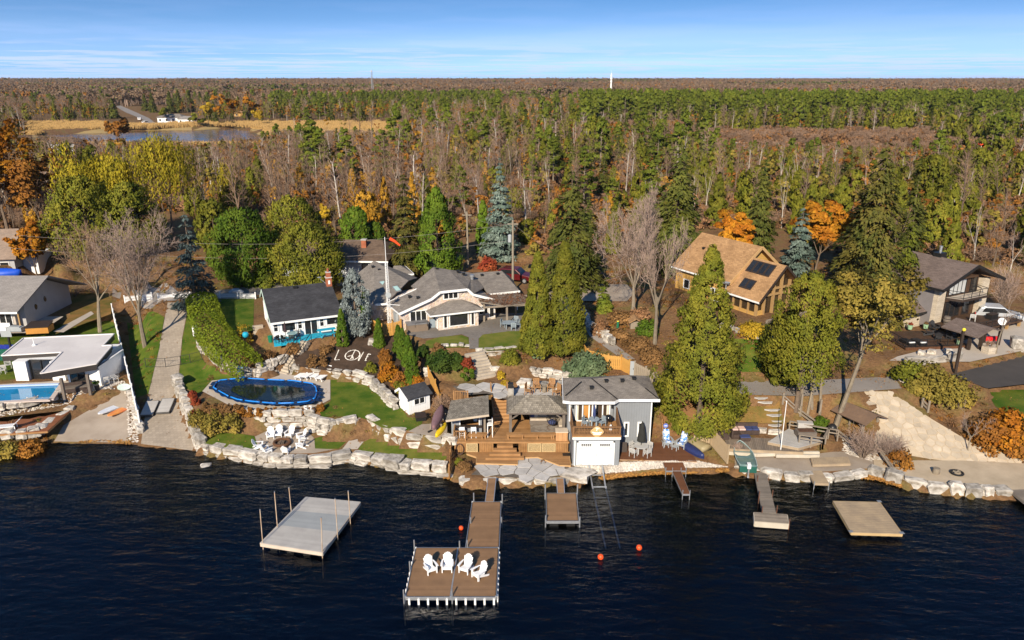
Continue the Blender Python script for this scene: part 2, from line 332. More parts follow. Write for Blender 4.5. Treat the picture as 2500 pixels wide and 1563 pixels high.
# (outline read off the photo, level or plane)
ZONES=dict(
 drive=([(333,1049),(462,1066),(436,990),(418,930),(430,800),(446,715),(396,715),(380,800),(350,930)],RAMP),
 strip=([(418,930),(470,905),(490,850),(462,780),(470,700),(446,715),(430,800)],RAMP),
 beach=([(128,1043),(302,1046),(306,960),(300,905),(265,940),(200,975),(150,1005)],plane(200,1043,.08,260,940,1.35)),
 leftdeck=([(-150,1000),(0,998),(110,985),(166,968),(160,950),(0,965),(-150,970)],(1.2,0)),
 poolyard=([(-160,955),(0,952),(160,925),(250,922),(296,905),(285,800),(262,745),(170,745),(-160,800)],(2.0,0)),
 leftyard=([(-160,795),(170,742),(262,740),(268,690),(-160,690)],(2.9,0)),
 fire=([(470,1048),(560,1064),(640,1077),(760,1076),(840,1067),(900,1082),(1000,1096),(1060,1104),(1058,1066),(960,1056),(880,1030),(838,1046),(760,1036),(720,1010),(640,1010),(600,1030),(480,1030)],plane(700,1074,.65,700,1012,.97)),
 pool=([(425,912),(470,975),(560,972),(650,975),(740,975),(790,955),(800,1000),(850,982),(880,1000),(960,1024),(1058,1037),(1058,1003),(1000,985),(962,985),(948,958),(905,925),(855,903),(790,890),(740,880),(660,880),(560,885),(500,900)],LAWNP),
 bed=([(700,865),(790,878),(862,890),(908,912),(952,945),(1010,945),(1000,880),(960,800),(905,765),(830,785),(740,812),(690,835)],BEDP),
 cottage=([(605,825),(700,815),(850,788),(840,640),(600,640),(480,700),(500,760),(560,800)],(4.75,0)),
 hedge=([(475,765),(500,850),(560,880),(640,885),(690,850),(640,820),(560,770),(510,735),(475,735)],plane(600,875,3.0,480,740,4.7)),
 house=([(995,826),(1110,822),(1128,822),(1240,826),(1340,800),(1300,700),(1200,620),(820,620),(870,750),(960,785)],(5.2,0)),
 slope2=([(1010,845),(1240,845),(1240,875),(1100,880),(1010,870)],(4.5,0)),
 patio=([(1004,892),(1114,892),(1166,888),(1260,893),(1342,902),(1400,896),(1350,935),(1335,952),(1200,948),(1150,930),(1090,935)],(3.55,0)),
 updeck=([(1062,1086),(1345,1086),(1345,990),(1200,990),(1150,1000),(1062,1000)],(.42,0)),
 flag=([(1105,1135),(1365,1130),(1350,1100),(1230,1088),(1075,1088),(1075,1120)],(.55,0)),
 peb=([(1350,1120),(1440,1118),(1560,1106),(1720,1103),(1640,1088),(1465,1092),(1350,1096)],plane(1500,1122,.0,1500,1090,.72)),
 reddeck=([(1455,1086),(1648,1086),(1605,1040),(1550,1035),(1500,1020)],(.75,0)),
 cedarhill=([(1565,1030),(1640,1030),(1690,1000),(1740,945),(1740,900),(1600,905),(1560,950)],plane(1620,1030,1.2,1640,915,3.6)),
 rdeck=([(1690,1055),(1870,1075),(1975,1065),(1985,1030),(1940,1000),(1880,990),(1790,1000),(1700,1000)],(.92,0)),
 rbeach=([(1735,1108),(1870,1120),(2060,1106),(2090,1080),(1980,1062),(1860,1078),(1735,1062)],(.46,0)),
 sand=([(2064,1104),(2112,1127),(2152,1140),(2255,1156),(2300,1159),(2418,1167),(2650,1180),(2700,1120),(2418,1095),(2200,1085),(2110,1070),(2060,1060)],(.5,0)),
 flagramp=([(2060,1060),(2110,1070),(2200,1085),(2418,1110),(2418,1085),(2300,1050),(2200,990),(2100,925),(2040,925),(2080,985)],plane(2200,1085,.55,2060,925,3.4)),
 brownlawn=([(1735,1000),(1850,1000),(1838,935),(1745,928)],plane(1790,1000,1.5,1790,930,3.4)),
 road=([(1720,932),(1900,936),(2040,925),(2130,918),(2110,890),(1900,900),(1720,900)],(3.45,0)),
 greenlawn=([(1715,897),(1800,894),(1870,870),(1850,800),(1720,790)],plane(1760,895,3.6,1760,790,5.8)),
 tan=([(1600,690),(1690,765),(1850,785),(1900,720),(1880,600),(1620,580)],(6.2,0)),
 asphalt=([(2245,885),(2330,918),(2418,908),(2700,900),(2700,800),(2418,840)],(3.7,0)),
 black=([(2125,850),(2290,850),(2418,825),(2600,780),(2500,690),(2150,690),(2120,760)],(4.2,0)),
 rgrass=([(2330,925),(2418,915),(2700,905),(2700,1000),(2418,1000),(2350,960)],(3.0,0)),
 hill=([(1255,800),(1300,700),(1480,690),(1560,700),(1600,760),(1590,860),(1480,880),(1420,880),(1380,820)],plane(1480,880,4.2,1400,695,6.4)),
 stairs=([(648,890),(690,888),(742,804),(702,804)],plane(668,885,2.35,722,806,4.6)),
 steps=([(1116,894),(1184,894),(1150,831),(1092,831)],plane(1150,893,3.45,1120,832,5.0)),
 parking=([(1270,710),(1480,712),(1500,690),(1480,672),(1300,672)],(6.3,0)),
)
ZW={k:([Q(u,v,ab[0],ab[1]) for u,v in pts],ab) for k,(pts,ab) in ZONES.items()}
def _samples():
    S=[]
    for pts,ab in ZW.values():
        n=len(pts)
        for i in range(n):
            p,q=pts[i],pts[(i+1)%n]; k=max(1,int((q-p).length/1.0))
            for j in range(k): S.append(p.lerp(q,j/k))
    for i in range(len(SHW)-1):
        p,q=SHW[i],SHW[i+1]; k=max(1,int((q-p).length/1.0))
        for j in range(k):
            s=p.lerp(q,j/k); sl=.8 if s.x>-22 else .34; S.append((s.x,s.y,-.25*sl)); S.append((s.x,s.y-.5,-.55*sl)); S.append((s.x,s.y-1.6,-.8*sl)); S.append((s.x,s.y-3.2,-1.2*sl)); S.append((s.x,s.y-6.5,-1.9*sl)); S.append((s.x,s.y-10,-2.8))
    for x in range(-70,75,6):
        for y in range(15,36,5): S.append((x,y,-3.5))
        for y in range(86,112,6): S.append((x,y,6.2))
    return np.array([tuple(s) for s in S])
_S=_samples()
POND=[Q(u,v,4.) for u,v in [(60,345),(100,318),(420,308),(560,304),(625,312),(640,328),(560,345),(350,350)]]
def terr(x,y):
    x=np.asarray(x,float); y=np.asarray(y,float); sh=x.shape; x=x.ravel(); y=y.ravel()
    z=np.empty_like(x)
    ss=np.clip((y-500)/2300,0,1); far=6.2+16*ss*ss*(3-2*ss)+1.2*np.sin(x/310+1)*np.clip((y-250)/600,0,1)*np.sin(y/270)
    far=np.where(pip(POND,x,y),2.2,far)
    shore=np.interp(x,[p.x for p in SHW],[p.y for p in SHW])
    out=np.where(y<shore-1,-3.5,np.clip(.4+(y-shore)*.3,.4,6.2)); far=np.where(y>100,far,out)
    near=(x>-64)&(x<66)&(y>18)&(y<108)
    z[:]=far
    idx=np.nonzero(near)[0]
    for a in range(0,len(idx),4000):
        i=idx[a:a+4000]; d2=(x[i,None]-_S[None,:,0])**2+(y[i,None]-_S[None,:,1])**2+.02
        w=1/d2**2.0; z[i]=(w*_S[None,:,2]).sum(1)/w.sum(1)
    for pts,ab in ZW.values():
        i=idx[pip(pts,x[idx],y[idx])]; z[i]=ab[0]+ab[1]*y[i]
    return z.reshape(sh)
def grow(a,b,step,k):
    o=[a]
    while abs(o[-1])<b: o.append(o[-1]+step); step*=k
    return o[1:]
def build_terrain():
    xs=np.array([-t for t in grow(62,9000,1,1.18)][::-1]+list(np.arange(-62,64.1,.5))+grow(64,9000,1,1.18))
    ys=np.array([-400,-150,-40,0,14]+list(np.arange(18,108,.5))+grow(108,12000,1,1.1))
    X,Y=np.meshgrid(xs,ys); Z=terr(X,Y)
    nx,ny=len(xs),len(ys); me=bpy.data.meshes.new('ground')
    me.vertices.add(nx*ny); me.vertices.foreach_set('co',np.stack([X,Y,Z],-1).astype(np.float32).ravel())
    I=np.arange(nx*ny).reshape(ny,nx); q=np.stack([I[:-1,:-1],I[:-1,1:],I[1:,1:],I[1:,:-1]],-1).reshape(-1,4)
    me.loops.add(q.size); me.loops.foreach_set('vertex_index',q.ravel().astype(np.int32)); me.polygons.add(len(q))
    me.polygons.foreach_set('loop_start',np.arange(0,q.size,4,dtype=np.int32)); me.update(); me.validate()
    me.polygons.foreach_set('use_smooth',[True]*len(me.polygons))
    return xs,ys,Z,me
XS,YS,ZS,_gm=build_terrain()
def gz(x,y):
    i=min(max(np.searchsorted(XS,x)-1,0),len(XS)-2); j=min(max(np.searchsorted(YS,y)-1,0),len(YS)-2)
    a=(x-XS[i])/(XS[i+1]-XS[i]); b=(y-YS[j])/(YS[j+1]-YS[j])
    return float(ZS[j,i]*(1-a)*(1-b)+ZS[j,i+1]*a*(1-b)+ZS[j+1,i]*(1-a)*b+ZS[j+1,i+1]*a*b)
def G(u,v,dz=0.):
    """the ground point seen at photo position (u,v), marching along the sight line"""
    x,y,w=ray(u,v); t=20.; s=1.
    while t<20000:
        if CH+t*w<gz(t*x,t*y): break
        t+=s; s*=1.01
    lo,hi=t-s,t
    for _ in range(24):
        m=(lo+hi)/2
        if CH+m*w<gz(m*x,m*y): hi=m
        else: lo=m
    return Vector((hi*x,hi*y,gz(hi*x,hi*y)+dz))
def GQ(u,v,dz=0.): return G(u*DS,v*DS,dz)
# ground cover: leaf litter with dry grass; the lake bed is stony near the shore; further out deep water's blue upwelling light is painted into its colour
def ground_mat():
    m=bpy.data.materials.new('leaf litter ground'); m.use_nodes=True; t=m.node_tree; b=t.nodes['Principled BSDF']; b.inputs['Roughness'].default_value=.95; b.inputs['Specular IOR Level'].default_value=.1
    g=nd(t,'ShaderNodeNewGeometry'); pos=g.outputs['Position']
    n1=noise(t,pos,.35,6,.6); n2=noise(t,pos,4.,5,.7); n3=noise(t,pos,.02,4,.5)
    litter=ramp(t,mth(t,'ADD',mth(t,'MULTIPLY',n1,.5),mth(t,'MULTIPLY',n2,.5)),[(.36,(.10,.058,.032)),(.5,(.19,.105,.05)),(.64,(.30,.18,.085))])
    grass=ramp(t,n2,[(.3,(.07,.075,.018)),(.7,(.15,.125,.04))])
    c=mixrgb(t,ramp(t,n1,[(.5,0.),(.62,.7)]),litter,grass)
    sep=nd(t,'ShaderNodeSeparateXYZ'); lk(t,pos,sep.inputs[0])
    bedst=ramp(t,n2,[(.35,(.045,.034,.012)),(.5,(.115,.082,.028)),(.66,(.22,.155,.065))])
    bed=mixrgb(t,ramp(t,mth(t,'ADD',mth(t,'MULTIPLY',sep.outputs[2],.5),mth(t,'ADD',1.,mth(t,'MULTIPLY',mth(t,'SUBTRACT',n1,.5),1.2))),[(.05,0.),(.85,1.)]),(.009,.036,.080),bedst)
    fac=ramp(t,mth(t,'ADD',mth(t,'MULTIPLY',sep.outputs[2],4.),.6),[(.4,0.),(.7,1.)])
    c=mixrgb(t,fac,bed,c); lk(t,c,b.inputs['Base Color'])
    bn=nd(t,'ShaderNodeBump'); bn.inputs['Strength'].default_value=.8; bn.inputs['Distance'].default_value=.12; lk(t,noise(t,pos,3.,5,.7),bn.inputs['Height']); lk(t,bn.outputs[0],b.inputs['Normal'])
    return m
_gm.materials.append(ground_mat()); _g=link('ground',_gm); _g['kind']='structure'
# water
def water_mat(name,wind=.45,tint=(.56,.64,.70),scale=1.,strength=.55):
    m=bpy.data.materials.new(name); m.use_nodes=True; t=m.node_tree; t.nodes.clear(); out=nd(t,'ShaderNodeOutputMaterial')
    g=nd(t,'ShaderNodeNewGeometry')
    mp=nd(t,'ShaderNodeMapping'); mp.inputs['Rotation'].default_value=(0,0,wind); mp.inputs['Scale'].default_value=(.55*scale,1.5*scale,1); lk(t,g.outputs['Position'],mp.inputs[0])
    a=noise(t,mp.outputs[0],.8,3,.55); b=noise(t,mp.outputs[0],2.6,4,.6); c=noise(t,g.outputs['Position'],.07,2,.5)
    h=mth(t,'MULTIPLY',mth(t,'ADD',a,mth(t,'MULTIPLY',b,.28)),mth(t,'ADD',.55,c))
    bn=nd(t,'ShaderNodeBump'); bn.inputs['Strength'].default_value=strength; bn.inputs['Distance'].default_value=.30; lk(t,h,bn.inputs['Height'])
    fr=nd(t,'ShaderNodeFresnel'); fr.inputs[0].default_value=1.333; lk(t,bn.outputs[0],fr.inputs[1])
    gl=nd(t,'ShaderNodeBsdfGlossy'); gl.inputs['Roughness'].default_value=.06; lk(t,bn.outputs[0],gl.inputs['Normal'])
    tr=nd(t,'ShaderNodeBsdfTransparent'); tr.inputs[0].default_value=(*tint,1)
    mx=nd(t,'ShaderNodeMixShader'); lk(t,fr.outputs[0],mx.inputs[0]); lk(t,tr.outputs[0],mx.inputs[1]); lk(t,gl.outputs[0],mx.inputs[2]); lk(t,mx.outputs[0],out.inputs[0])
    return m
b=MB(); b.poly([(-700,-390,0),(700,-390,0),(700,60,0),(-700,60,0)]); struct('lake_water',b,water_mat('lake water'))
b=MB(); b.poly([(p.x,p.y,4.4) for p in POND]); struct('pond_water',b,water_mat('pond water',scale=.25,strength=.9))
# ---------------------------------------------------------------- sheets laid on the ground
def sheet(name,pts,ab,m,off=.02,kind='structure'):
    b=MB(); b.poly([Vector((p.x,p.y,ab[0]+ab[1]*p.y+off)) for p in pts]); o=part(name,b,m); o['kind']=kind; return o
def drape(name,pts,m,step=.6,off=.04,kind='structure',ragged=0.):
    """a sheet following the ground inside an outline (points on the ground)"""
    vs=[];n=len(pts)
    for i in range(n):
        p,q=Vector(pts[i][:2]),Vector(pts[(i+1)%n][:2]); k=max(1,int((q-p).length/step))
        for j in range(k):
            c=p.lerp(q,j/k)
            if ragged: c=c+Vector((random.uniform(-ragged,ragged),random.uniform(-ragged,ragged)))
            vs.append(c)
    nb=len(vs); ed=[(i,(i+1)%nb) for i in range(nb)]
    xs=[p[0] for p in pts]; ys=[p[1] for p in pts]
    X,Y=np.meshgrid(np.arange(min(xs),max(xs),step),np.arange(min(ys),max(ys),step)); I=pip([(v.x,v.y) for v in vs],X,Y)
    vs+=[Vector((x,y)) for x,y in zip(X[I],Y[I])]
    r=delaunay_2d_cdt(vs,ed,[tuple(range(nb))],1,1e-4)
    b=MB(); b.add([(v.x,v.y,gz(v.x,v.y)+off) for v in r[0]],[tuple(f) for f in r[2]])
    o=part(name,b,m,smooth=True); o['kind']=kind; return o
LAWN=mat('mown lawn',(.045,.098,.008),(.135,.155,.022),.7,9,.9,bump=.8,bscale=22,contrast=(.36,.66),spec=.1,coord='Object')
LAWNY=mat('yellowing lawn',(.085,.130,.013),(.20,.185,.04),.6,6,.9,bump=.6,bscale=30,contrast=(.35,.7),spec=.1)
LAWNB=mat('brown autumn grass',(.095,.095,.022),(.24,.135,.045),.5,7,.95,bump=.6,bscale=20,contrast=(.35,.62),spec=.1)
GRAVEL=mat('tan gravel',(.40,.335,.27),(.28,.225,.175),.5,8,.95,bump=.5,bscale=18,spec=.1)
PAVER=mat('interlocked driveway pavers',(.40,.335,.265),(.29,.24,.185),.35,8,.9,bump=.3,bscale=14,spec=.1,uv=('brick',.30,.30,.014,.74,.10))
CONC=mat('pale concrete',(.50,.435,.365),(.40,.345,.285),.4,7,.85,bump=.2,bscale=12)
MULCH=mat('dark mulch',(.045,.032,.024),(.10,.065,.045),1.2,8,.95,bump=1.,bscale=14,spec=.05)
MULCHB=mat('brown mulch',(.17,.085,.04),(.30,.16,.07),1.2,8,.95,bump=1.,bscale=14,spec=.05)
ASPH=mat('asphalt',(.075,.064,.056),(.05,.044,.04),.4,7,.9,bump=.2,bscale=20)
ROADG=mat('worn grey road',(.30,.265,.235),(.22,.195,.17),.3,7,.9,bump=.2,bscale=20)
SAND=mat('pale sand gravel',(.53,.43,.31),(.40,.32,.225),.7,8,.95,bump=.4,bscale=18,spec=.1)
def zsheet(name,z,m,pts=None,off=.02):
    ab=ZW[z][1]; return sheet(name,[Q(u,v,*ab) for u,v in (pts or ZONES[z][0])],ab,m,off)
zsheet('driveway','drive',PAVER,off=.03); zsheet('beach_gravel','beach',GRAVEL)
zsheet('lawn','strip',LAWN,[(420,928),(466,900),(440,880),(455,830),(462,780),(470,715),(447,720),(431,800)])
zsheet('pool_deck_paving','poolyard',CONC,[(-160,953),(0,951),(160,924),(250,920),(292,902),(262,900),(230,905),(150,900),(0,908),(-160,915)],.03)
zsheet('yard_lawn','poolyard',LAWN,[(-160,905),(60,895),(150,890),(240,880),(285,800),(262,750),(170,750),(-160,805)],.02)
zsheet('patio_slab','leftyard',CONC,[(-160,790),(60,787),(110,775),(150,748),(-160,748)],.03)
zsheet('yard_grass','leftyard',LAWNB,[(130,790),(262,742),(266,692),(170,692),(165,745)],.02)
zsheet('garden_path','leftyard',CONC,[(125,784),(215,736),(222,742),(150,786)],.05)
zsheet('lawn','fire',LAWN,[(474,1046),(560,1062),(608,1069),(612,1060),(600,1030),(560,1024),(480,1022)])
zsheet('lawn','fire',LAWN,[(742,1062),(800,1060),(826,1036),(760,1031),(742,1036)])
zsheet('lawn','fire',LAWNY,[(846,1063),(900,1078),(1052,1099),(1056,1068),(960,1056),(884,1034),(862,1030)])
zsheet('fire_pit_gravel','fire',GRAVEL,[(610,1069),(640,1073),(740,1071),(790,1062),(744,1060),(742,1036),(720,1012),(640,1014),(602,1032),(612,1066)],.03)
zsheet('stone_path','fire',CONC,[(808,1062),(844,1062),(872,1028),(840,1022)],.04)
zsheet('pool_surround','pool',CONC,[(478,925),(560,968),(650,972),(728,968),(762,954),(780,944),(780,884),(740,880),(640,880),(560,886),(500,900)],.04)
zsheet('lawn','pool',LAWN,[(781,893),(850,904),(904,926),(946,960),(962,986),(1000,990),(995,1004),(970,1018),(900,1010),(868,992),(838,984),(760,985),(752,966),(781,948)],.03)
zsheet('lawn','pool',LAWN,[(425,914),(470,930),(485,920),(540,892),(560,884),(500,898),(445,905)],.03)
zsheet('gravel_patch','pool',GRAVEL,[(964,1020),(996,1003),(1056,1000),(1056,1035),(1000,1028)],.04)
zsheet('mulch_bed','bed',MULCH)
zsheet('cottage_lawn','cottage',LAWN,[(480,710),(600,702),(598,780),(560,790),(500,755)])
zsheet('house_lawn','house',LAWNY,[(1002,823),(1108,821),(1106,798),(1090,792),(1040,796),(1006,806)],.03)
zsheet('house_lawn','house',LAWNY,[(1130,821),(1150,829),(1238,825),(1262,806),(1250,782),(1200,783),(1140,791),(1131,800)],.03)
zsheet('house_patio','house',mat('grey patio pavers',(.23,.205,.18),(.17,.15,.13),.4,7,.9,bump=.3,bscale=14,uv=('brick',.22,.14,.01,.7,.1)),[(960,790),(1000,800),(1040,797),(1090,790),(1107,797),(1108,824),(1130,824),(1130,800),(1142,790),(1262,778),(1240,740),(1120,740),(960,775)],.02)
zsheet('pebble_beach','peb',mat('pebble bed',(.62,.55,.47),(.36,.29,.23),5.,5,.9,bump=.8,bscale=10))
zsheet('brown_lawn','brownlawn',LAWNB); zsheet('grass_bank','greenlawn',LAWN,[(1722,880),(1800,878),(1850,850),(1840,805),(1730,800)])
zsheet('leafy_bank','cedarhill',MULCHB); zsheet('side_road','road',ROADG,off=.03)
zsheet('beach_gravel','rbeach',GRAVEL,[(1735,1108),(1870,1120),(2060,1106),(2085,1080),(1980,1066),(1860,1080),(1735,1064)])
zsheet('sand_beach','sand',SAND); zsheet('stone_ramp','flagramp',SAND)
zsheet('car_park','asphalt',ASPH,off=.03); zsheet('terrace_paving','black',CONC,[(2100,852),(2290,855),(2418,828),(2600,785),(2500,740),(2330,740),(2290,800),(2120,842)],.02)
zsheet('mown_grass','rgrass',LAWN)
zsheet('parking_gravel','parking',GRAVEL)
drape('lane',[GQ(u,v) for u,v in [(265,700),(400,712),(600,698),(700,690),(830,672),(830,655),(620,672),(540,684),(420,690),(265,680)]],ROADG,1.,.05)
drape('lane',[GQ(u,v) for u,v in [(1378,770),(1392,795),(1470,850),(1500,850),(1440,805),(1400,765),(1350,712),(1300,712)]],ROADG,1.,.05)
drape('lawn',[GQ(u,v) for u,v in [(424,914),(438,870),(455,802),(464,804),(474,842),(492,864),(522,884),(562,893),(500,900),(472,928)]],LAWN,.5,.05)
drape('lawn',[GQ(u,v) for u,v in [(300,762),(388,750),(376,825),(350,932),(322,940)]],LAWN,.6,.05)
drape('house_drive',[GQ(u,v) for u,v in [(1080,645),(1230,640),(1240,622),(1120,612)]],MULCHB,1.,.05)
# ---------------------------------------------------------------- growing trees
def quads_obj_mesh(name,V,m,tri=False):
    V=np.ascontiguousarray(V,np.float32); k=V.shape[1]; n=len(V); me=bpy.data.meshes.new(name)
    me.vertices.add(n*k); me.vertices.foreach_set('co',V.ravel()); me.loops.add(n*k); me.loops.foreach_set('vertex_index',np.arange(n*k,dtype=np.int32))
    me.polygons.add(n); me.polygons.foreach_set('loop_start',np.arange(0,n*k,k,dtype=np.int32)); me.materials.append(m); me.update(); return me
def unit(a): return a/np.maximum(np.linalg.norm(a,axis=1,keepdims=True),1e-6)
def leaves(C,N,size,asp=.6,jit=.6,T=None):
    """rhombic leaf faces at C facing roughly N"""
    n=len(C); N=unit(N+jit*RNG.normal(size=(n,3)))
    T=RNG.normal(size=(n,3)) if T is None else T+.25*RNG.normal(size=(n,3))
    T=unit(T-N*(T*N).sum(1,keepdims=True)); B=np.cross(N,T); s=(size*RNG.uniform(.6,1.3,n))[:,None]
    return np.stack([C+T*s,C+B*s*asp,C-T*s,C-B*s*asp],1)
def clumps(C,Rr,per,size,asp=.65,flat=1.,jit=.5,hemi=.25):
    """leaf clumps: C centres, Rr radii, per leaves each, on the shell of each clump"""
    m=len(C); n=m*per; d=unit(RNG.normal(size=(n,3))); d[:,2]=np.abs(d[:,2])*(1-hemi)+d[:,2]*hemi; d=unit(d)
    c=np.repeat(C,per,0); r=np.repeat(Rr,per)[:,None]*RNG.uniform(.55,1.05,(n,1))
    o=d*r; o[:,2]*=flat; return leaves(c+o,d,size,asp,jit)
def segmesh(S,n=3):
    """branch pieces (p,q,r0,r1) as thin prisms -> (k,4,3) quads"""
    Pp=np.array([s[0] for s in S]); Qq=np.array([s[1] for s in S]); r0=np.array([s[2] for s in S])[:,None]; r1=np.array([s[3] for s in S])[:,None]
    d=unit(Qq-Pp); ref=np.where(np.abs(d[:,2:3])>.9,np.array([[1.,0,0]]),np.array([[0,0,1.]])); a=unit(np.cross(d,ref)); b=np.cross(d,a); out=[]
    for k in range(n):
        t0,t1=2*math.pi*k/n,2*math.pi*(k+1)/n; e0=a*math.cos(t0)+b*math.sin(t0); e1=a*math.cos(t1)+b*math.sin(t1)
        out.append(np.stack([Pp+e0*r0,Pp+e1*r0,Qq+e1*r1,Qq+e0*r1],1))
    return np.concatenate(out)
def nv(): return RNG.normal(size=3)
def norm(a): return a/(np.linalg.norm(a)+1e-9)
def branch(S,lev,p,d,L,r,plan,up=.06,wig=.13):
    """plan[lev]=(segments, children, child length ratio, angle lo, hi, first child position)"""
    seg,nc,lr,a0,a1,st=plan[lev]; p=np.array(p,float); d=norm(np.array(d,float)); pts=[p]; rr=[r]
    for i in range(seg):
        d=norm(d+wig*nv()*.5+np.array([0,0,up])); q=p+d*L/seg; r1=r*(1-(.72 if lev else .6)*(i+1)/seg); S[lev].append((p,q,rr[-1],max(r1,.004))); p=q; pts.append(p); rr.append(max(r1,.004))
    if lev+1<len(plan):
        ph=RNG.uniform(0,6.3)
        for k in range(nc):
            t=st+(1-st)*(k+.5+RNG.uniform(-.4,.4))/nc; t=min(max(t,0),.999)*seg; i=int(t); f=t-i
            c=pts[i]*(1-f)+pts[i+1]*f; rb=rr[i]*(1-f)+rr[i+1]*f; dd=norm(pts[i+1]-pts[i])
            ph+=2.4; a=norm(np.cross(dd,nv() if abs(dd[2])>.999 else np.array([0,0,1.]))); b=np.cross(dd,a); ang=R(RNG.uniform(a0,a1))
            w=norm(dd*math.cos(ang)+(a*math.cos(ph)+b*math.sin(ph))*math.sin(ang))
            branch(S,lev+1,c,w,L*lr*RNG.uniform(.7,1.2)*(1.15-.55*t/seg),rb*.62,plan,up,wig*1.25)
    S.setdefault('tips',[]).append(p) if lev==len(plan)-1 else None
def mkskel(n): return {i:[] for i in range(n)}
def two(name,label,cat,trunkq,crownq,tm,cm,loc,group=None,crown='crown',rz=0):
    t=thing(name,label,cat,loc,rz,group); link('trunk',quads_obj_mesh('trunk',trunkq,tm),t)
    if crownq is not None: link(crown,quads_obj_mesh(crown,crownq,cm),t)
    return t
def g_bare(h,r,dense=1.,fork=.28,minr=.012):
    """broad bare hardwood: short bole, rising limbs, fine twigs"""
    S=mkskel(5); k=lambda n:max(2,int(n*dense)); lim=h*(1-fork)
    plan=[(4,k(7),lim/(h*fork)*.86,14,46,.7),(5,k(9),.44,25,52,.2),(4,k(9),.50,28,58,.15),(3,k(6),.55,25,60,.1),(2,0,0,0,0,0)]
    branch(S,0,(0,0,-.3),(RNG.normal()*.03,RNG.normal()*.03,1),h*fork+.3,h*.018,plan,.05)
    for l in (2,3,4): S[l]=[(a,b,max(c,minr*(2.2-.4*l)),max(d,minr*.7)) for a,b,c,d in S[l]]
    fit(S,h,r); return segmesh(S[0]+S[1],6),segmesh(S[2]+S[3]+S[4],3),S
def fit(S,h,r):
    allq=np.array([s[1] for l in S if l!='tips' for s in S[l]]); zx=allq[:,2].max(); rx=np.percentile(np.hypot(allq[:,0],allq[:,1]),97); fz=h/zx; fr=r/rx
    f=np.array([fr,fr,fz])
    for l in S:
        if l=='tips': S[l]=[p*f for p in S[l]]
        else: S[l]=[(a*f,b*f,c,d) for a,b,c,d in S[l]]
def g_pole(h,r,nb=22,tw=5,minr=.014,st=.35,tw2=3):
    """slim forest hardwood with one straight stem"""
    S=mkskel(4); plan=[(6,nb,.24,28,58,st),(3,tw,.5,25,55,.2),(2,tw2,.55,25,55,.2),(1,0,0,0,0,0)]
    branch(S,0,(0,0,-.3),(RNG.normal()*.05,RNG.normal()*.05,1),h+.3,h*.011+.03,plan,.03,.08)
    for l in (1,2,3): S[l]=[(a,b,max(c,minr*(1.5-.25*l)),max(d,minr*.6)) for a,b,c,d in S[l]]
    fit(S,h,r); return segmesh(S[0],5),segmesh(S[1]+S[2]+S[3],3),S
def g_spruce(h,r,n=5000,size=.26,droop=.25,base=.06,bw=.22,gap=.0,power=.85):
    """whorled conifer: flat drooping boughs, dark gaps between"""
    W=max(8,int(h/.55)); C=[];N=[];T=[];br=[]
    wts=[];bl=[]
    for i in range(W):
        t=base+(1-base)*(i+RNG.uniform(-.25,.25))/W; t=min(max(t,0),.985); L=r*(1-t)**power*1.02+.12
        for k in range(7 if L>.8 else 5):
            if RNG.random()<gap: continue
            az=RNG.uniform(0,6.283); l=L*RNG.uniform(.72,1.1); bl.append((t*h,az,l)); wts.append(l**1.5+.05)
    wts=np.array(wts); cnt=np.maximum(3,(n*wts/wts.sum()).astype(int))
    for (z,az,l),c in zip(bl,cnt):
        dx,dy=math.cos(az),math.sin(az); s=RNG.uniform(.12,1,c)**.8; lat=RNG.normal(size=c)*bw*l*np.sin(np.pi*np.clip(s,.05,.97))**.7*1.1
        zz=z+l*(.18*s-droop*1.9*s*s)-np.abs(lat)*.35+RNG.normal(size=c)*.05*l
        C.append(np.stack([dx*l*s-dy*lat,dy*l*s+dx*lat,zz],1)); o=np.tile([dx*.55,dy*.55,.8],(c,1)); N.append(o); T.append(np.tile([dx,dy,-.35],(c,1)))
        br.append((np.array([0,0,z]),np.array([dx*l*.8,dy*l*.8,z+l*(.15-droop)]),.03,.012))
    C=np.concatenate(C);N=np.concatenate(N);T=np.concatenate(T)
    tr=[(np.array([0,0,-.3]),np.array([0,0,h*.6]),h*.015+.04,h*.008+.02),(np.array([0,0,h*.6]),np.array([0,0,h*.99]),h*.008+.02,.01)]
    return segmesh(tr,7) if n<2500 else np.concatenate([segmesh(tr,7),segmesh(br,3)]),leaves(C,N,size,.42,.45,T)
def prof_cone(t): return (1-t)**.8*np.minimum(1,(t+.03)*7)**.5
def prof_egg(t): return np.sqrt(np.maximum(0,1-((t-.42)/.58)**2))*np.where(t<.42,np.minimum(1,(t+.05)*3.5)**.5,1)
def prof_col(t): return np.minimum(1,(1-t)*1.9)**.75*np.minimum(1,(t+.05)*6)**.5
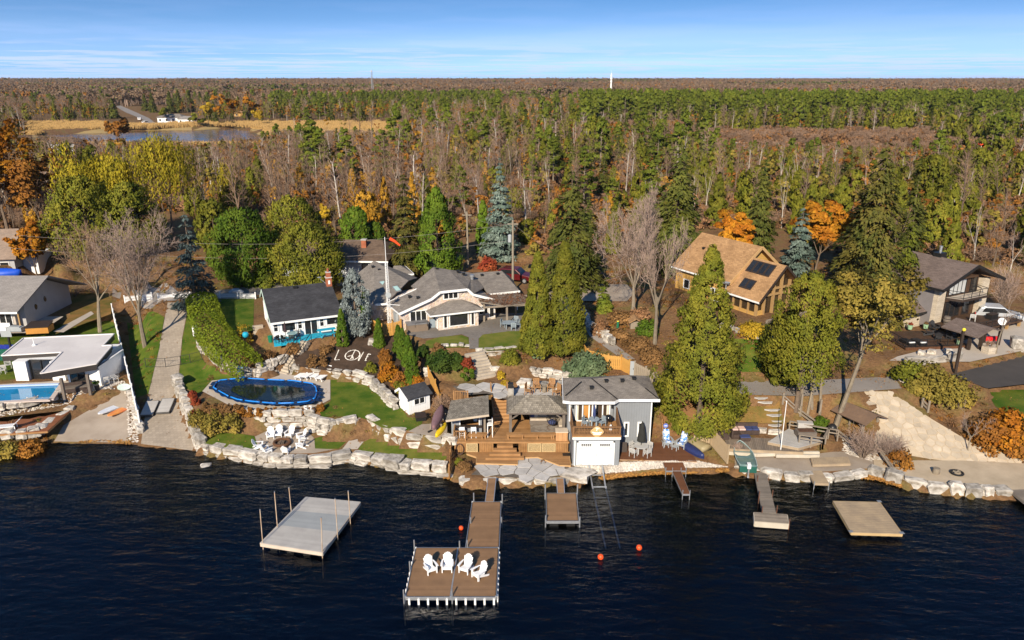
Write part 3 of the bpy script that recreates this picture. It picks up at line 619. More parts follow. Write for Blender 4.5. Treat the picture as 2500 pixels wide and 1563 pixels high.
def g_cedar(h,r,m=260,per=24,size=.24,prof=prof_cone,cl=.26,base=.04,lump=.18,vert=.6,open_=0.):
    """dense conical evergreen of upright sprays gathered in clumps"""
    t=base+(1-base)*RNG.random(m)**(1.25); az=RNG.uniform(0,6.283,m); ph=RNG.uniform(0,6.3,3)
    rad=r*prof(t)*(1+lump*np.sin(az*3+t*9+ph[0])*np.sin(t*14+ph[1])+RNG.normal(size=m)*.09)*RNG.uniform(.72,1,m)**(1-open_*.5)
    C=np.stack([np.cos(az)*rad,np.sin(az)*rad,t*h],1); Rr=(cl*r*(.45+.55*prof(t)))*RNG.uniform(.7,1.25,m)+.08
    n=m*per; d=unit(RNG.normal(size=(n,3))); out=np.repeat(np.stack([np.cos(az),np.sin(az),np.full(m,.35)],1),per,0); d=unit(d+out*.9)
    c=np.repeat(C,per,0)+d*(np.repeat(Rr,per)*RNG.uniform(.5,1.05,n))[:,None]*np.array([1,1,1.15]); T=np.tile([0,0,1.],(n,1))+out*.5
    keep=c[:,2]>-.05; V=leaves(c,d,size,.5,.55,T)[keep]
    tr=[(np.array([0,0,-.3]),np.array([0,0,h*.8]),h*.016+.05,.03)]
    return segmesh(tr,6),V
def g_broad(h,r,m=150,per=40,size=.2,fork=.25,dens=.6,flat=.75,bot=.3):
    """leafy crown carried by a forked frame"""
    tq,cq,S=g_bare(h*.95,r*.9,dens,fork)
    tips=np.array(S['tips']); 
    if len(tips)>m: tips=tips[RNG.choice(len(tips),m,False)]
    V=clumps(tips,r*RNG.uniform(.10,.2,len(tips)),per,size,.7,flat)
    return np.concatenate([tq,segmesh(S[2],3)]),V
def g_willow(h,r,m=420,size=.17):
    """domed crown of hanging strands"""
    lob=[(np.array([RNG.normal()*.42*r,RNG.normal()*.42*r,h*RNG.uniform(.48,.70)]),r*RNG.uniform(.4,.62)) for _ in range(9)]; Cs=[];Ns=[]
    for k in range(m):
        c,R0=lob[RNG.integers(len(lob))]; d=nv(); d[2]=abs(d[2])*.9+.15; d=norm(d); p=c+d*R0*np.array([1,1,.8]); L=RNG.uniform(.10,.34)*h*(1.15-.5*d[2]); L=min(L,p[2]-.6)
        k2=max(5,int(L/.22)); s=np.linspace(0,1,k2); drift=np.array([d[0],d[1],0])*.35
        Cs.append(p+np.outer(s,drift)+np.outer(-s*L,[0,0,1])+RNG.normal(size=(k2,3))*.14); Ns.append(np.tile(np.array([d[0],d[1],.35]),(k2,1)))
    C=np.concatenate(Cs); N=np.concatenate(Ns); f=h/C[:,2].max(); C[:,2]*=f; C[:,:2]*=r/np.percentile(np.hypot(C[:,0],C[:,1]),96); V=leaves(C,N,size*1.5,.30,.6,np.tile([0,0,1.],(len(C),1)))
    tq,cq,S=g_bare(h*.8,r*.7,.5,.28); return np.concatenate([tq,segmesh(S[2],3)]),V
def g_pine(h,r,m=70,per=34,size=.26,bare=.3):
    tr=[(np.array([0,0,-.3]),np.array([0,0,h*.97]),h*.014+.05,.03)]; C=[];Rr=[]
    for i in range(m):
        t=bare+(1-bare)*RNG.random()**.8; l=r*(1-((t-bare)/(1-bare))**1.6*.85)*RNG.uniform(.35,1.); az=RNG.uniform(0,6.28); p=np.array([math.cos(az)*l,math.sin(az)*l,h*t+l*.12])
        C.append(p); Rr.append(r*RNG.uniform(.2,.34)*(1.1-.5*t)); tr.append((np.array([0,0,h*t-l*.1]),p,.04,.015))
    return segmesh(tr,5),clumps(np.array(C),np.array(Rr),per,size,.4,.55)
def g_bush(h,r,m=26,per=36,size=.11,tw=14):
    t=RNG.random(m); az=RNG.uniform(0,6.283,m); el=np.arcsin(RNG.uniform(.05,1,m)); k=RNG.uniform(.55,.85,m)
    C=np.stack([np.cos(az)*np.cos(el)*k*r,np.sin(az)*np.cos(el)*k*r,np.sin(el)*k*h*.92],1); V=clumps(C,r*RNG.uniform(.24,.4,m),per,size,.65,min(1.2,h/r),.6,.6); V=V[V[:,:,2].min(1)>-.1]
    st=[(np.array([RNG.normal()*.05,RNG.normal()*.05,-.1]),c*.95,.02,.008) for c in C[:tw]]
    return segmesh(st,3),V
def g_twigbush(h,r,n=46,minr=.012):
    S=mkskel(3); plan=[(3,5,.55,20,50,.25),(2,4,.55,25,60,.2),(1,0,0,0,0,0)]
    for i in range(n):
        az=RNG.uniform(0,6.28); k=RNG.uniform(.15,.95); branch(S,0,(math.cos(az)*r*.15,math.sin(az)*r*.15,-.05),(math.cos(az)*k*r/h,math.sin(az)*k*r/h,.9),h*RNG.uniform(.6,1),.02,plan,.02,.2)
    for l in(0,1,2): S[l]=[(a,b,max(c,minr),max(d,minr*.6)) for a,b,c,d in S[l]]
    fit(S,h,r); return segmesh(S[0],3),segmesh(S[1]+S[2],3),S
# leaf tones
L_CED=leaf('cedar sprays',(.11,.120,.014),(.195,.175,.022),(.145,.145,.017))
L_CEDD=leaf('dark cedar sprays',(.045,.070,.012),(.085,.100,.016))
L_CYP=leaf('emerald cedar sprays',(.062,.115,.010),(.115,.165,.016))
L_SPR=leaf('spruce needles',(.060,.075,.016),(.115,.115,.024))
L_SPRB=leaf('brownish spruce needles',(.065,.075,.015),(.145,.118,.028))
L_BLUE=leaf('blue spruce needles',(.085,.125,.115),(.19,.235,.22))
L_PINE=leaf('pine needles',(.085,.115,.013),(.155,.165,.022))
L_WIL=leaf('willow leaves',(.20,.175,.014),(.34,.255,.02),(.26,.21,.016))
L_ORG=leaf('orange leaves',(.34,.115,.012),(.46,.22,.02),(.40,.155,.014))
L_RUST=leaf('rust leaves',(.22,.085,.018),(.34,.15,.03))
L_YEL=leaf('yellow leaves',(.36,.22,.018),(.44,.30,.03))
L_OLV=leaf('olive yellow leaves',(.18,.145,.03),(.30,.215,.048),(.235,.18,.038))
L_RED=leaf('red leaves',(.20,.030,.018),(.30,.075,.03))
L_BRN=leaf('brown shrub leaves',(.16,.085,.035),(.26,.14,.06))
L_BOX=leaf('dark shrub leaves',(.030,.062,.010),(.065,.095,.015))
L_LARCH=leaf('golden larch needles',(.38,.19,.02),(.46,.25,.035))
L_FAR=leaf('bare canopy twigs',(.155,.100,.068),(.225,.150,.105),tr=.1,soft=0)
L_UND=leaf('undergrowth twigs',(.17,.085,.045),(.25,.135,.075),tr=.1)
def size_at(base,vt,w):
    h=QY(0,vt,base.y).z-base.z; zd=base.y*_cp+(CH-base.z)*_sp; return h,w*DS/2*zd/CF
def T(kind,name,label,u,vb,vt,w,group=None,cat='tree',tm=None,cm=None,dz=0,**k):
    """one tree: photo base (u,vb), top vt, crown width w"""
    b=GQ(u,vb); h,r=size_at(b,vt,w); b.z+=dz
    q=kind(h,r,**k); return two(name,label,cat,q[0],q[1],tm or BARK,cm,b,group,rz=0)
# ---------------------------------------------------------------- the trees one can point at
T(g_cedar,'cedar_tree','biggest cone shaped cedar, yellow green, standing right of the grey boathouse',1648,1012,588,188,cm=L_CED,m=560,per=50,size=.135,cl=.19,lump=.26,prof=lambda t:np.minimum(1,(1-t)*1.35)**.9*np.minimum(1,(t+.04)*6)**.5)
GC='pair of cedars beside the stone house lawn'
T(g_cedar,'cedar_tree','right hand pale cedar of the pair beside the house lawn',1330,832,575,104,GC,cm=L_CED,m=420,per=44,size=.135,cl=.22,prof=prof_cone)
T(g_cedar,'cedar_tree','left hand pale cedar of the pair, next to the vine pergola',1268,838,600,80,GC,cm=L_CED,m=380,per=44,size=.135,cl=.24,prof=prof_cone)
T(g_cedar,'cedar_tree','bulky dark green cedar overhanging the lane left of the white cottage',583,672,500,132,cm=L_CYP,m=380,per=46,size=.165,prof=prof_egg)
T(g_spruce,'spruce_tree','drooping light green spruce leaning on the bulky dark cedar',628,678,560,56,cm=L_PINE,n=2600,size=.22,droop=.4)
T(g_cedar,'cedar_tree','small rounded cedar left of the bulky dark one by the lane',512,600,476,72,cm=L_CED,m=220,per=26,prof=prof_egg)
T(g_cedar,'round_tree','round dome shaped dark evergreen behind the juniper and the lane',700,620,470,118,cm=L_CED,m=280,per=42,size=.17,prof=prof_egg)
T(g_cedar,'juniper_tree','shaggy olive green juniper hiding the white house front',736,690,535,140,cm=L_CED,m=360,per=44,size=.165,prof=prof_egg,lump=.35)
T(g_cedar,'cedar_tree','dark rounded cedar behind the brown roofed house chimney',845,610,492,62,cm=L_CYP,m=220,per=26,prof=prof_egg)
T(g_cedar,'cedar_tree','low dark cedar right of the chimney behind the brown roof',888,606,528,44,cm=L_CYP,m=180,per=26,prof=prof_egg)
T(g_spruce,'spruce_tree','tall brownish spruce behind the stone house, left of its twin cedar',962,650,402,104,cm=L_SPRB,n=6500,size=.25)
T(g_cedar,'cedar_tree','bright cedar touching the tall brownish spruce behind the stone house',1035,648,448,86,cm=L_CYP,m=330,per=40,size=.18,prof=prof_col,lump=.3)
T(g_spruce,'blue_spruce','tall blue spruce with perfect cone standing behind the stone house',1182,615,366,104,cm=L_BLUE,n=7500,size=.24,droop=.15,power=.95,bw=.26)
T(g_cedar,'cedar_tree','narrow light green cedar hugging the left foot of the tall blue spruce',1142,600,476,30,cm=L_CYP,m=160,per=24,prof=prof_col)
T(g_spruce,'spruce_tree','wide dark spruce with heavy boughs behind the pair of cedars',1345,676,392,200,cm=L_SPR,n=9000,size=.28,droop=.3,bw=.2)
T(g_spruce,'spruce_tree','tall dark spruce with sweeping boughs behind the bare lawn tree',1590,640,332,190,cm=L_SPR,n=8500,size=.30,droop=.3,bw=.2)
T(g_spruce,'spruce_tree','dark narrow spruce standing behind the orange tree and tan roof',1785,612,366,100,cm=L_SPR,n=6000,size=.27)
T(g_spruce,'spruce_tree','largest spruce in the picture, right of the tan house',2035,740,326,250,cm=L_SPRB,n=17000,size=.27,droop=.34,bw=.19,power=.8)
T(g_spruce,'blue_spruce','open blue spruce beside the gable of the tan house',1880,650,482,92,cm=L_BLUE,n=3600,size=.24,droop=.2,gap=.15)
T(g_spruce,'blue_spruce','ragged dark blue spruce at the driveway fence with see-through boughs',464,722,497,106,cm=mat('dark blue needles',(.05,.075,.07),(.10,.135,.125),.55,3,.75,isl=.45,ob=.1,tr=.2),n=3000,size=.24,droop=.12,gap=.3,bw=.26)
T(g_cedar,'blue_spruce','silvery blue spruce between cottage and stone house',842,790,640,64,cm=mat('silver blue needles',(.155,.185,.175),(.27,.31,.30),.55,3,.75,isl=.35,ob=.1,tr=.2),m=300,per=30,size=.13,cl=.22,prof=prof_col,lump=.25)
T(g_broad,'orange_maple','orange maple glowing behind the ridge of the tan house',1722,612,497,118,cm=L_ORG,m=190,per=44,size=.22)
T(g_broad,'orange_maple','golden orange maple behind the open blue spruce',1925,640,470,150,cm=L_ORG,m=190,per=44,size=.24)
T(g_broad,'orange_maple','small dense orange maple in front of the far left brown roof',92,664,512,92,cm=L_ORG,m=170,per=52,size=.19)
T(g_broad,'orange_tree','tall half bare orange brown tree at the left edge',20,560,268,170,cm=L_ORG,m=420,per=20,size=.24,dens=.8)
T(g_broad,'orange_tree','brown orange tree between the left edge and the willows',105,556,365,140,cm=L_RUST,m=320,per=16,size=.24,dens=.8)
for a in ((215,580,335,170,'left hand yellow green willow of the big clump'),(300,575,352,140,'middle yellow green willow of the big clump'),(412,566,306,150,'tallest yellow willow of the big clump'),(545,520,372,110,'half bare willow with its dark trunk showing, rightmost of the clump')):
    T(g_willow,'willow_tree',a[4],a[0],a[1],a[2],a[3],'weeping willows left of the marsh',cm=L_WIL,m=520 if a[3]>120 else 170)
T(g_cedar,'round_tree','olive green round tree below the left hand willow',218,610,425,140,cm=L_CED,m=340,per=40,size=.2,prof=prof_egg,lump=.3)
T(g_cedar,'round_tree','darker olive green round tree below the middle willow',322,600,440,110,cm=L_CED,m=280,per=40,size=.2,prof=prof_egg,lump=.3)
T(g_bare,'bare_tree','bare tree with thick yellowish trunk beside the paver driveway',343,818,488,190,tm=BARKP,cm=TWIGP,dense=1.12,minr=.017)
T(g_bare,'bare_tree','bare bushy tree with several trunks behind the flat roofed pool house',236,785,508,165,tm=BARKP,cm=TWIG,dense=1.1,fork=.3,minr=.017)
T(g_bare,'bare_tree','tall wide bare tree between the pair of cedars and the tan house',1494,752,418,190,tm=BARKP,cm=TWIGP,dense=1.15,fork=.22,minr=.018)
T(g_bare,'bare_tree','second bare tree nearer the lake beside the biggest cedar',1546,812,505,140,tm=BARKP,cm=TWIGP,dense=.9,minr=.014)
def g_lean(h,r,**k):
    a,b=g_broad(h,r,**k)
    for q in (a,b): q[:,:,0]+=.20*np.minimum(q[:,:,2],h*.55)
    return a,b
T(g_lean,'leafing_tree','airy olive tree with thick leaning trunk and thin yellow foliage over the old deck',1972,1012,612,235,cm=L_OLV,tm=BARKP,m=430,per=24,size=.13,fork=.46,dens=.8)
T(g_cedar,'hemlock_tree','dark green cedar with bare lower trunk left of the airy olive tree',1880,965,650,125,cm=L_CED,m=330,per=44,size=.13,prof=prof_egg,base=.30,lump=.5,open_=.6)
T(g_cedar,'cedar_tree','low green cedar skirt at the foot of the bare-trunked cedar',1850,905,745,105,cm=L_CED,m=220,per=26,size=.19,prof=prof_egg)
for u,v in ((1890,978),(1905,985),(1918,962),(1936,975)):
    b=GQ(u,v); S=[(np.array([0,0,-.2]),np.array([RNG.normal()*.3,.3,4.]),.13,.10),(np.array([RNG.normal()*.3,.3,3.9]),np.array([RNG.normal()*.6,.6,7.6]),.10,.04)]
    tag(link('tree_trunk',quads_obj_mesh('tree_trunk',segmesh(S,6),BARKP),None,b),'bare grey trunk leaning over the rail fence under the airy olive tree','tree trunk','bare trunks by the rail fence')
T(g_spruce,'spruce_tree','green spruce hanging over the left corner of the black trimmed house',2120,742,500,110,cm=L_PINE,n=4200,size=.24,droop=.42)
for a in ((2190,505,372,80,'egg shaped cedar far right, left of the windsock'),(2290,480,356,95,'broad cedar far right, below the orange windsock'),(2405,470,360,60,'cedar cut by the right edge of the picture'),(2085,520,400,60,'cedar just behind the largest spruce on its right')):
    T(g_cedar,'cedar_tree',a[4],a[0],a[1],a[2],a[3],'cedars at the edge of the far right field',cm=L_CED,m=260,per=26,size=.3,prof=prof_egg)
for a in ((2300,615,478,90,'white forked birch above the black trimmed house chimney'),(2385,640,520,56,'white birch nearest the right edge')):
    T(g_bare,'birch_tree',a[4],a[0],a[1],a[2],a[3],'white birches above the black trimmed house',tm=BIRCH,cm=TWIGP,dense=.55,fork=.2)
T(g_twigbush,'bare_shrub','tall bare shrub row right of the black trimmed house',2362,738,600,90,cm=TWIGP,cat='shrub',n=40,minr=.012)
T(g_bare,'bare_tree','young bare tree in front of the parked silver car',2352,838,690,70,tm=BARKP,cm=TWIGP,dense=.5,fork=.35,minr=.009)
T(g_cedar,'larch_tree','slim golden larch in the woods behind the brown roof',838,520,402,40,cm=L_LARCH,m=150,per=22,size=.28,prof=prof_cone)
T(g_cedar,'larch_tree','second golden larch, lower and wider, behind the brown roof',868,560,455,60,cm=L_LARCH,m=130,per=20,size=.26,prof=prof_egg)
T(g_broad,'yellow_tree','small yellow tree beside the dark rounded cedars behind the lane',770,560,480,40,cm=L_YEL,m=70,per=30,size=.22)
for u,vb,vt,w,cm_,l in ((492,296,242,54,L_YEL,'golden round tree right of the bungalow across the pond'),(536,292,222,70,L_ORG,'big orange tree behind the golden one across the pond'),(585,288,228,66,L_ORG,'second big orange tree across the pond'),(612,296,262,34,L_YEL,'small yellow tree by the cabin across the pond'),(470,300,268,40,L_CED,'green round tree beside the white garage across the pond'),(385,290,256,44,L_CED,'green round tree left of the bungalow across the pond')): T(g_broad,'far_tree',l,u,vb,vt,w,'trees on the far shore of the pond',cm=cm_,m=80,per=22,size=.75,dens=.35)
for u,vb,vt,w in ((345,262,222,26),(362,266,218,26),(405,268,214,26),(425,266,212,30),(450,264,214,30),(476,262,216,24),(510,262,220,24),(540,258,218,22),(270,280,232,34)): T(g_spruce,'spruce_tree','dark spruce in the far row beyond the pond',u,vb,vt,w,'dark spruces beyond the pond',cm=L_SPR,n=700,size=.9)
T(g_broad,'orange_tree','rust orange tree standing in front of the pond and far road',287,345,278,62,cm=L_RUST,m=110,per=26,size=.5)
# emerald cones
GE='clipped emerald cedar cones in the garden'
for u,vb,vt,w,l in ((865,783,690,25,'emerald cone directly right of the silvery blue spruce'),(810,817,733,29,'emerald cone at the right front corner of the white cottage'),(896,819,755,25,'emerald cone on the mulch below the cedar gate'),(942,834,770,26,'leftmost emerald cone of the row of four'),(953,850,778,27,'second emerald cone of the row of four'),(965,868,795,33,'third emerald cone of the row of four'),(974,910,824,35,'emerald cone nearest the white shed in the row of four')):
    T(g_cedar,'emerald_cedar',l,u,vb,vt,w,GE,cm=L_CYP,m=190,per=26,size=.10,cl=.26,lump=.05)
# shrubs
def B(label,u,vb,vt,w,cm,kind=g_bush,name='shrub',group=None,**k): return T(kind,name,label,u,vb,vt,w,group,'shrub',BARK,cm,**k)
def boxhedge(h,r,m=60,per=40): return g_bush(h,r,m,per,.09)
B('wide dark green shrub under the house lawn wall',1040,872,818,66,L_BOX,m=60,per=44,size=.13)
B('second dark green shrub right of the first under the house lawn wall',1075,868,826,44,L_BOX,m=40,per=44,size=.13)
B('tall dark shrub behind the row of four emerald cones',998,850,806,36,L_BOX,m=36,per=40,size=.13)
B('orange brown shrub beside the hot tub lawn',1036,834,808,34,L_BRN); B('red shrub beside the stone steps',1104,874,838,36,L_RED,size=.12,m=34)
B('clipped yellow green globe shrub above the patio wall',1205,857,822,52,L_CED,boxhedge)
B('round golden shrub at the foot of the stone steps',1183,894,873,22,L_YEL,boxhedge,m=24,per=30)
B('round golden shrub lower down beside the patio',1193,910,896,26,L_YEL,boxhedge,m=24,per=30)
B('spreading blue green juniper behind the boathouse roof',1385,886,832,116,leaf('juniper sprays',(.075,.11,.06),(.13,.165,.095)),m=110,per=44,size=.16)
B('blue green tuft of juniper under the right house lawn',1270,848,826,30,leaf('juniper tips',(.10,.15,.09),(.15,.2,.13)),m=24)
for u,vb,vt,w,l in ((920,895,850,52,'orange shrub left of the emerald row above the lawn wall'),(945,915,872,50,'rust orange shrub under the orange one above the lawn wall'),(985,915,880,40,'orange shrub right above the white shed roof'),(912,860,815,36,'rust shrub climbing beside the cedar gate fence')): B(l,u,vb,vt,w,L_RUST if 'rust' in l else L_ORG,m=40,per=34,size=.12)
B('green brown round shrub on the wall behind the shed',945,922,895,36,L_CED,size=.1); B('olive shrub on the dark mulch near the stone letters',874,878,852,32,L_CED,size=.1)
for u,vb,vt,w,l in ((697,836,803,36,'feathery tan shrub below the turquoise deck'),(690,832,806,28,'small tan shrub under the turquoise deck corner'),(738,866,832,34,'round rust brown shrub right of the railing stairs'),(762,862,835,28,'low brown shrub on the mulch right of the stairs'),(770,835,812,36,'tan shrub in front of the picnic table'),(640,850,822,40,'brown shrub between hedge and turquoise deck'),(793,812,790,30,'brown shrub beside the cottage cone cedar')): B(l,u,vb,vt,w,L_BRN,m=30,per=34,size=.09)
B('tall thin yellow flecked shrub between hedge and cottage',578,808,748,44,L_YEL,g_bush,m=16,per=16,size=.11,tw=16)
for u,vb,vt,w,l in ((455,940,921,22,'red shrub at the top of the stone wall by the driveway'),(463,955,935,22,'second red shrub down the stone wall by the driveway'),(461,988,965,24,'crimson shrub lowest on the stone wall by the driveway')): B(l,u,vb,vt,w,L_RED,size=.09)
for i,u in enumerate((487,505,523,541,560)): B('brown red shrub in the mixed group left of the pool rim',u,972+i%2*4,948+i,28,L_BRN,group='brown shrubs left of the pool rim',size=.09)
for u,vb,vt,w,l in ((470,1000,965,52,'yellow brown bush nearest the driveway wall'),(505,1018,962,60,'middle yellow brown bush on the slope under the pool'),(548,1018,965,56,'yellow brown bush beside the stacked stone wall')): B(l,u,vb,vt,w,L_OLV,m=44,per=30,size=.10)
for u in (572,592,614,633,652,672,694,717,737,757): B('small clipped rust red shrub along the lake side rim of the pool',u,982-(2 if u>730 else 0)-(10 if u>750 else 0),958-(10 if u>750 else 0),22,L_RUST,boxhedge,group='row of clipped red shrubs along the pool',m=20,per=34)
B('bare brown bush in front of the white shed fence',1045,985,925,50,TWIG,g_twigbush,n=70); B('dense rust brown twig bush beside the wooden stairs',1130,960,925,42,L_BRN,m=30,per=40,size=.08)
B('planting of grasses beside the lower deck by the lake',1095,1110,1083,40,L_BRN,m=30,size=.09); B('green shrub beside the lower deck by the lake',1085,1100,1078,22,L_CED,size=.09)
for u,vb,vt,w,c,l in ((2150,905,850,95,L_CED,'olive bush nearest the old shelter on the right slope'),(2200,932,850,105,L_OLV,'large olive yellow bush in front of the car park'),(2250,955,880,100,L_OLV,'olive bush below the car park corner'),(2170,925,890,60,L_OLV,'small olive bush left on the right slope'),(2375,1045,945,105,L_ORG,'orange bush by the mown grass at the right edge'),(2335,1055,965,100,L_RUST,'rust bush beside the orange one at the right edge'),(2405,1075,1000,70,L_RUST,'rust bush touching the right edge'),(2310,1030,975,60,L_BRN,'brown bush behind the bare sapling')): B(l,u,vb,vt,w,c,m=60,per=40,size=.15)
T(g_bare,'bare_tree','small forked bare sapling at the edge of the flagstone ramp',2285,1065,955,90,tm=BARKP,cm=TWIGP,dense=.6,fork=.3,minr=.008)
for u,vb,vt,w,l in ((2035,1080,1005,90,'pale tangled bush behind the old deck'),(2100,1085,1020,80,'bare dark bush beside the leaning planks'),(1740,1072,1042,24,'bare reddish bush against the pale fence')): B(l,u,vb,vt,w,TWIGP,g_twigbush,n=60,minr=.008)
B('rust bush at the foot of the leaning planks',2120,1098,1050,60,L_RUST,m=40,size=.11); B('green bush beside the thick leaning trunk',1935,1015,975,40,L_CYP,m=30,size=.13)
B('spreading gold ground shrub below the tan house deck',1775,790,762,80,L_YEL,m=60,size=.12); B('red orange bush behind the stone house driveway',1152,638,595,46,L_RED,m=40,per=26,size=.16)
B('young green spruce shaped shrub on the gravel bank',1425,732,672,50,L_PINE,g_spruce,n=1500,size=.2)
for u,vb,vt,w,c,l in ((1530,790,748,60,L_CYP,'green juniper mound on the bank between lane and tan house'),(1460,800,775,60,L_BRN,'brown bank shrub above the lane wall'),(1500,820,790,70,L_BRN,'brown bank shrub higher above the lane wall'),(1470,760,730,70,L_BRN,'brown bank shrub beside the paver lot'),(1540,850,815,70,L_BRN,'brown bank shrub behind the weathered fence'),(1420,790,750,50,L_UND,'dry bank shrub left of the green box'),(1510,760,720,60,L_UND,'dry bank shrub by the second bare tree')): B(l,u,vb,vt,w,c,m=40,per=30,size=.13)
for u,vb,vt,w,l in ((20,1072,1040,80,'wild gold brown shore bush in the left corner'),(75,1070,1035,70,'wild rust shore bush right of the corner one')): B(l,u,vb,vt,w,L_OLV if 'gold' in l else L_RUST,m=50,per=36,size=.11)
B('dry brown hedge in front of the far left lane',165,700,655,120,TWIG,g_twigbush,n=60); B('yellow shrub under the small orange maple',105,690,655,46,L_OLV)
# the long clipped hedge
def hedge():
    pts=QL([(480,745),(487,770),(500,798),(525,825),(560,848),(595,862)],4.); c=[Vector((p.x,p.y,gz(p.x,p.y))) for p in pts]; V=[]; wd=1.5; N=13000
    seg=[(c[i+1]-c[i]).length for i in range(len(c)-1)]; tot=sum(seg)
    for _ in range(N):
        s=RNG.random()*tot; i=0
        while s>seg[i] and i<len(seg)-1: s-=seg[i]; i+=1
        p=c[i].lerp(c[i+1],s/seg[i]); d=(c[i+1]-c[i]).normalized(); n=Vector((-d.y,d.x,0)); th=RNG.uniform(-.5,math.pi+.5); hh=2.1
        end=min(1,(sum(seg[:i])+s)/1.0,(tot-sum(seg[:i])-s)/1.0); w=wd*(.6+.4*end**.5)
        o=n*math.copysign(min(1,abs(math.cos(th))*1.35),math.cos(th))*w+Vector((0,0,max(0,.75+math.sin(th)*1.05)*hh/1.8*(.85+.15*end)))
        V.append((p+o,(n*math.cos(th)+Vector((0,0,math.sin(th))))))
    C=np.array([tuple(a) for a,b in V])+RNG.normal(size=(N,3))*.05; Nn=np.array([tuple(b) for a,b in V])
    o=np.array(tuple(c[2])); q=leaves(C-o,Nn,.10,.65,.6)
    return two('clipped_hedge','long thick clipped yellow green hedge curving beside the cottage','hedge',segmesh([(np.array(tuple(p))-o,np.array(tuple(p))-o+np.array([0,0,1.3]),.05,.03) for p in c]),q,BARK,leaf('hedge leaves',(.14,.19,.012),(.20,.235,.02),soft=0),c[2],crown='foliage')
hedge()
# ---------------------------------------------------------------- the woods behind
def pj(x,y,z):
    d=y*_cp-(z-CH)*_sp; up=y*_sp+(z-CH)*_cp
    return (1250+CF*x/d)/DS,(781.5-CF*up/d)/DS       # in the same photo units as Q()
FK={  # kind: (name, category, label, group, [builders], trunk material, crown material)
 'bare':('bare_tree','tree','bare grey brown tree standing in the woods behind the houses','bare trees in the woods',[lambda:g_pole(13,2.6,26,5,.016,.3,3),lambda:g_pole(12,2.2,22,5,.016,.4,3),lambda:g_bare(12,3.6,.62,.3,.016)[:2]],BARK,TWIG),
 'birch':('birch_tree','tree','white stemmed birch standing in the woods behind the houses','birches in the woods',[lambda:g_pole(12,1.9,18,4,.015,.35,3),lambda:g_bare(11,2.8,.5,.22,.02)[:2]],BIRCH,TWIGP),
 'cedar':('cedar_tree','tree','yellow green cedar standing in the woods behind the houses','cedars in the woods',[lambda:g_cedar(9,2.0,150,22,.30,prof_cone),lambda:g_cedar(7,2.1,140,22,.30,prof_egg)],BARK,L_CED),
 'spruce':('spruce_tree','tree','dark pointed spruce standing in the woods behind the houses','spruces in the woods',[lambda:g_spruce(13,2.7,2400,.34,.28),lambda:g_spruce(10,2.2,2000,.32,.25)],BARK,L_SPR),
 'pine':('pine_tree','tree','tufted bright green pine standing in the woods behind the houses','pines in the woods',[lambda:g_pine(14,3.3,70,30,.36,.25),lambda:g_pine(12,3.0,60,30,.36,.15)],BARKP,L_PINE),
 'rust':('rust_tree','tree','thin rust leaved tree standing in the woods behind the houses','rust leaved trees in the woods',[lambda:g_broad(10,2.3,70,16,.26,.3,.4)],BARK,L_RUST),
 'gold':('golden_tree','tree','golden leaved tree standing in the woods behind the houses','golden trees in the woods',[lambda:g_broad(10,2.3,90,24,.28,.25,.4),lambda:g_cedar(10,1.6,110,18,.28,prof_cone)],BARK,L_LARCH),
 'green':('leafy_tree','tree','olive green loose leaved tree standing in the woods','olive trees in the woods',[lambda:g_broad(9,2.4,90,26,.26,.3,.4)],BARK,L_OLV)}
protos={}
for k,v in FK.items(): protos[k]=[[quads_obj_mesh('trunk',q[0],v[5]),quads_obj_mesh('crown',q[1],v[6])] for q in (b() for b in v[4])]
def region(u,v):
    """what grows where, by the ground position in the photo"""
    if v>300:
        if u<620: return dict(bare=3.2,birch=.6,rust=2.,cedar=1.4,gold=.9,green=1.8)
        if u<1180: return dict(bare=4.6,birch=1.4,cedar=.9,spruce=.1,gold=1.5,rust=1.9,green=.9,pine=.3 if v>380 else 1.2)
        if u<1600: return dict(bare=2.6,birch=1.0,cedar=2.2,spruce=.5,pine=.8,rust=1.3,gold=.6,green=1.4)
        if v>420: return dict(bare=2.0,birch=.9,cedar=2.8,green=2.2,rust=1.3,spruce=.3)
        return dict(bare=1.9,birch=1.0,cedar=2.6,spruce=.5,pine=.8,rust=1.,green=1.)
    if u<640:
        if v>262: return dict(bare=3.4,spruce=.6,rust=2.2,gold=1.8,cedar=1.2,green=1.6)
        return dict(bare=4,spruce=.8,rust=2.2,pine=.8,gold=1.2,green=1.)
    if u<1180: return dict(bare=1.8,pine=1.,spruce=.3,gold=2.2,rust=2.2,birch=.6,cedar=1.1,green=1.2) if v>262 else dict(pine=4,spruce=.5,bare=1.5,rust=1.)
    if u<1370: return dict(gold=3.,bare=2.,rust=1.4,pine=.6) if v<285 else dict(pine=1.4,bare=1.5,cedar=1.4,spruce=.5,birch=.6,rust=1.,green=.6)
    return dict(pine=7,spruce=.4,bare=.9,cedar=.6) if v>262 else dict(bare=9,pine=.2,rust=.5)
def lim(u,v,y,s,hh):
    """trees stay low where the pond, the marsh and the far road show over them"""
    if v>=350 and u<640: top=(318 if u<300 or u>520 else 328)
    elif v>=320 and 640<=u<930: top=306
    elif v>=350 and 1690<u<2180: top=338
    elif u>1180 and v>352: return s*.82
    else: return s
    return max(.22,min(s,(v-top)*DS*y/CF/hh))
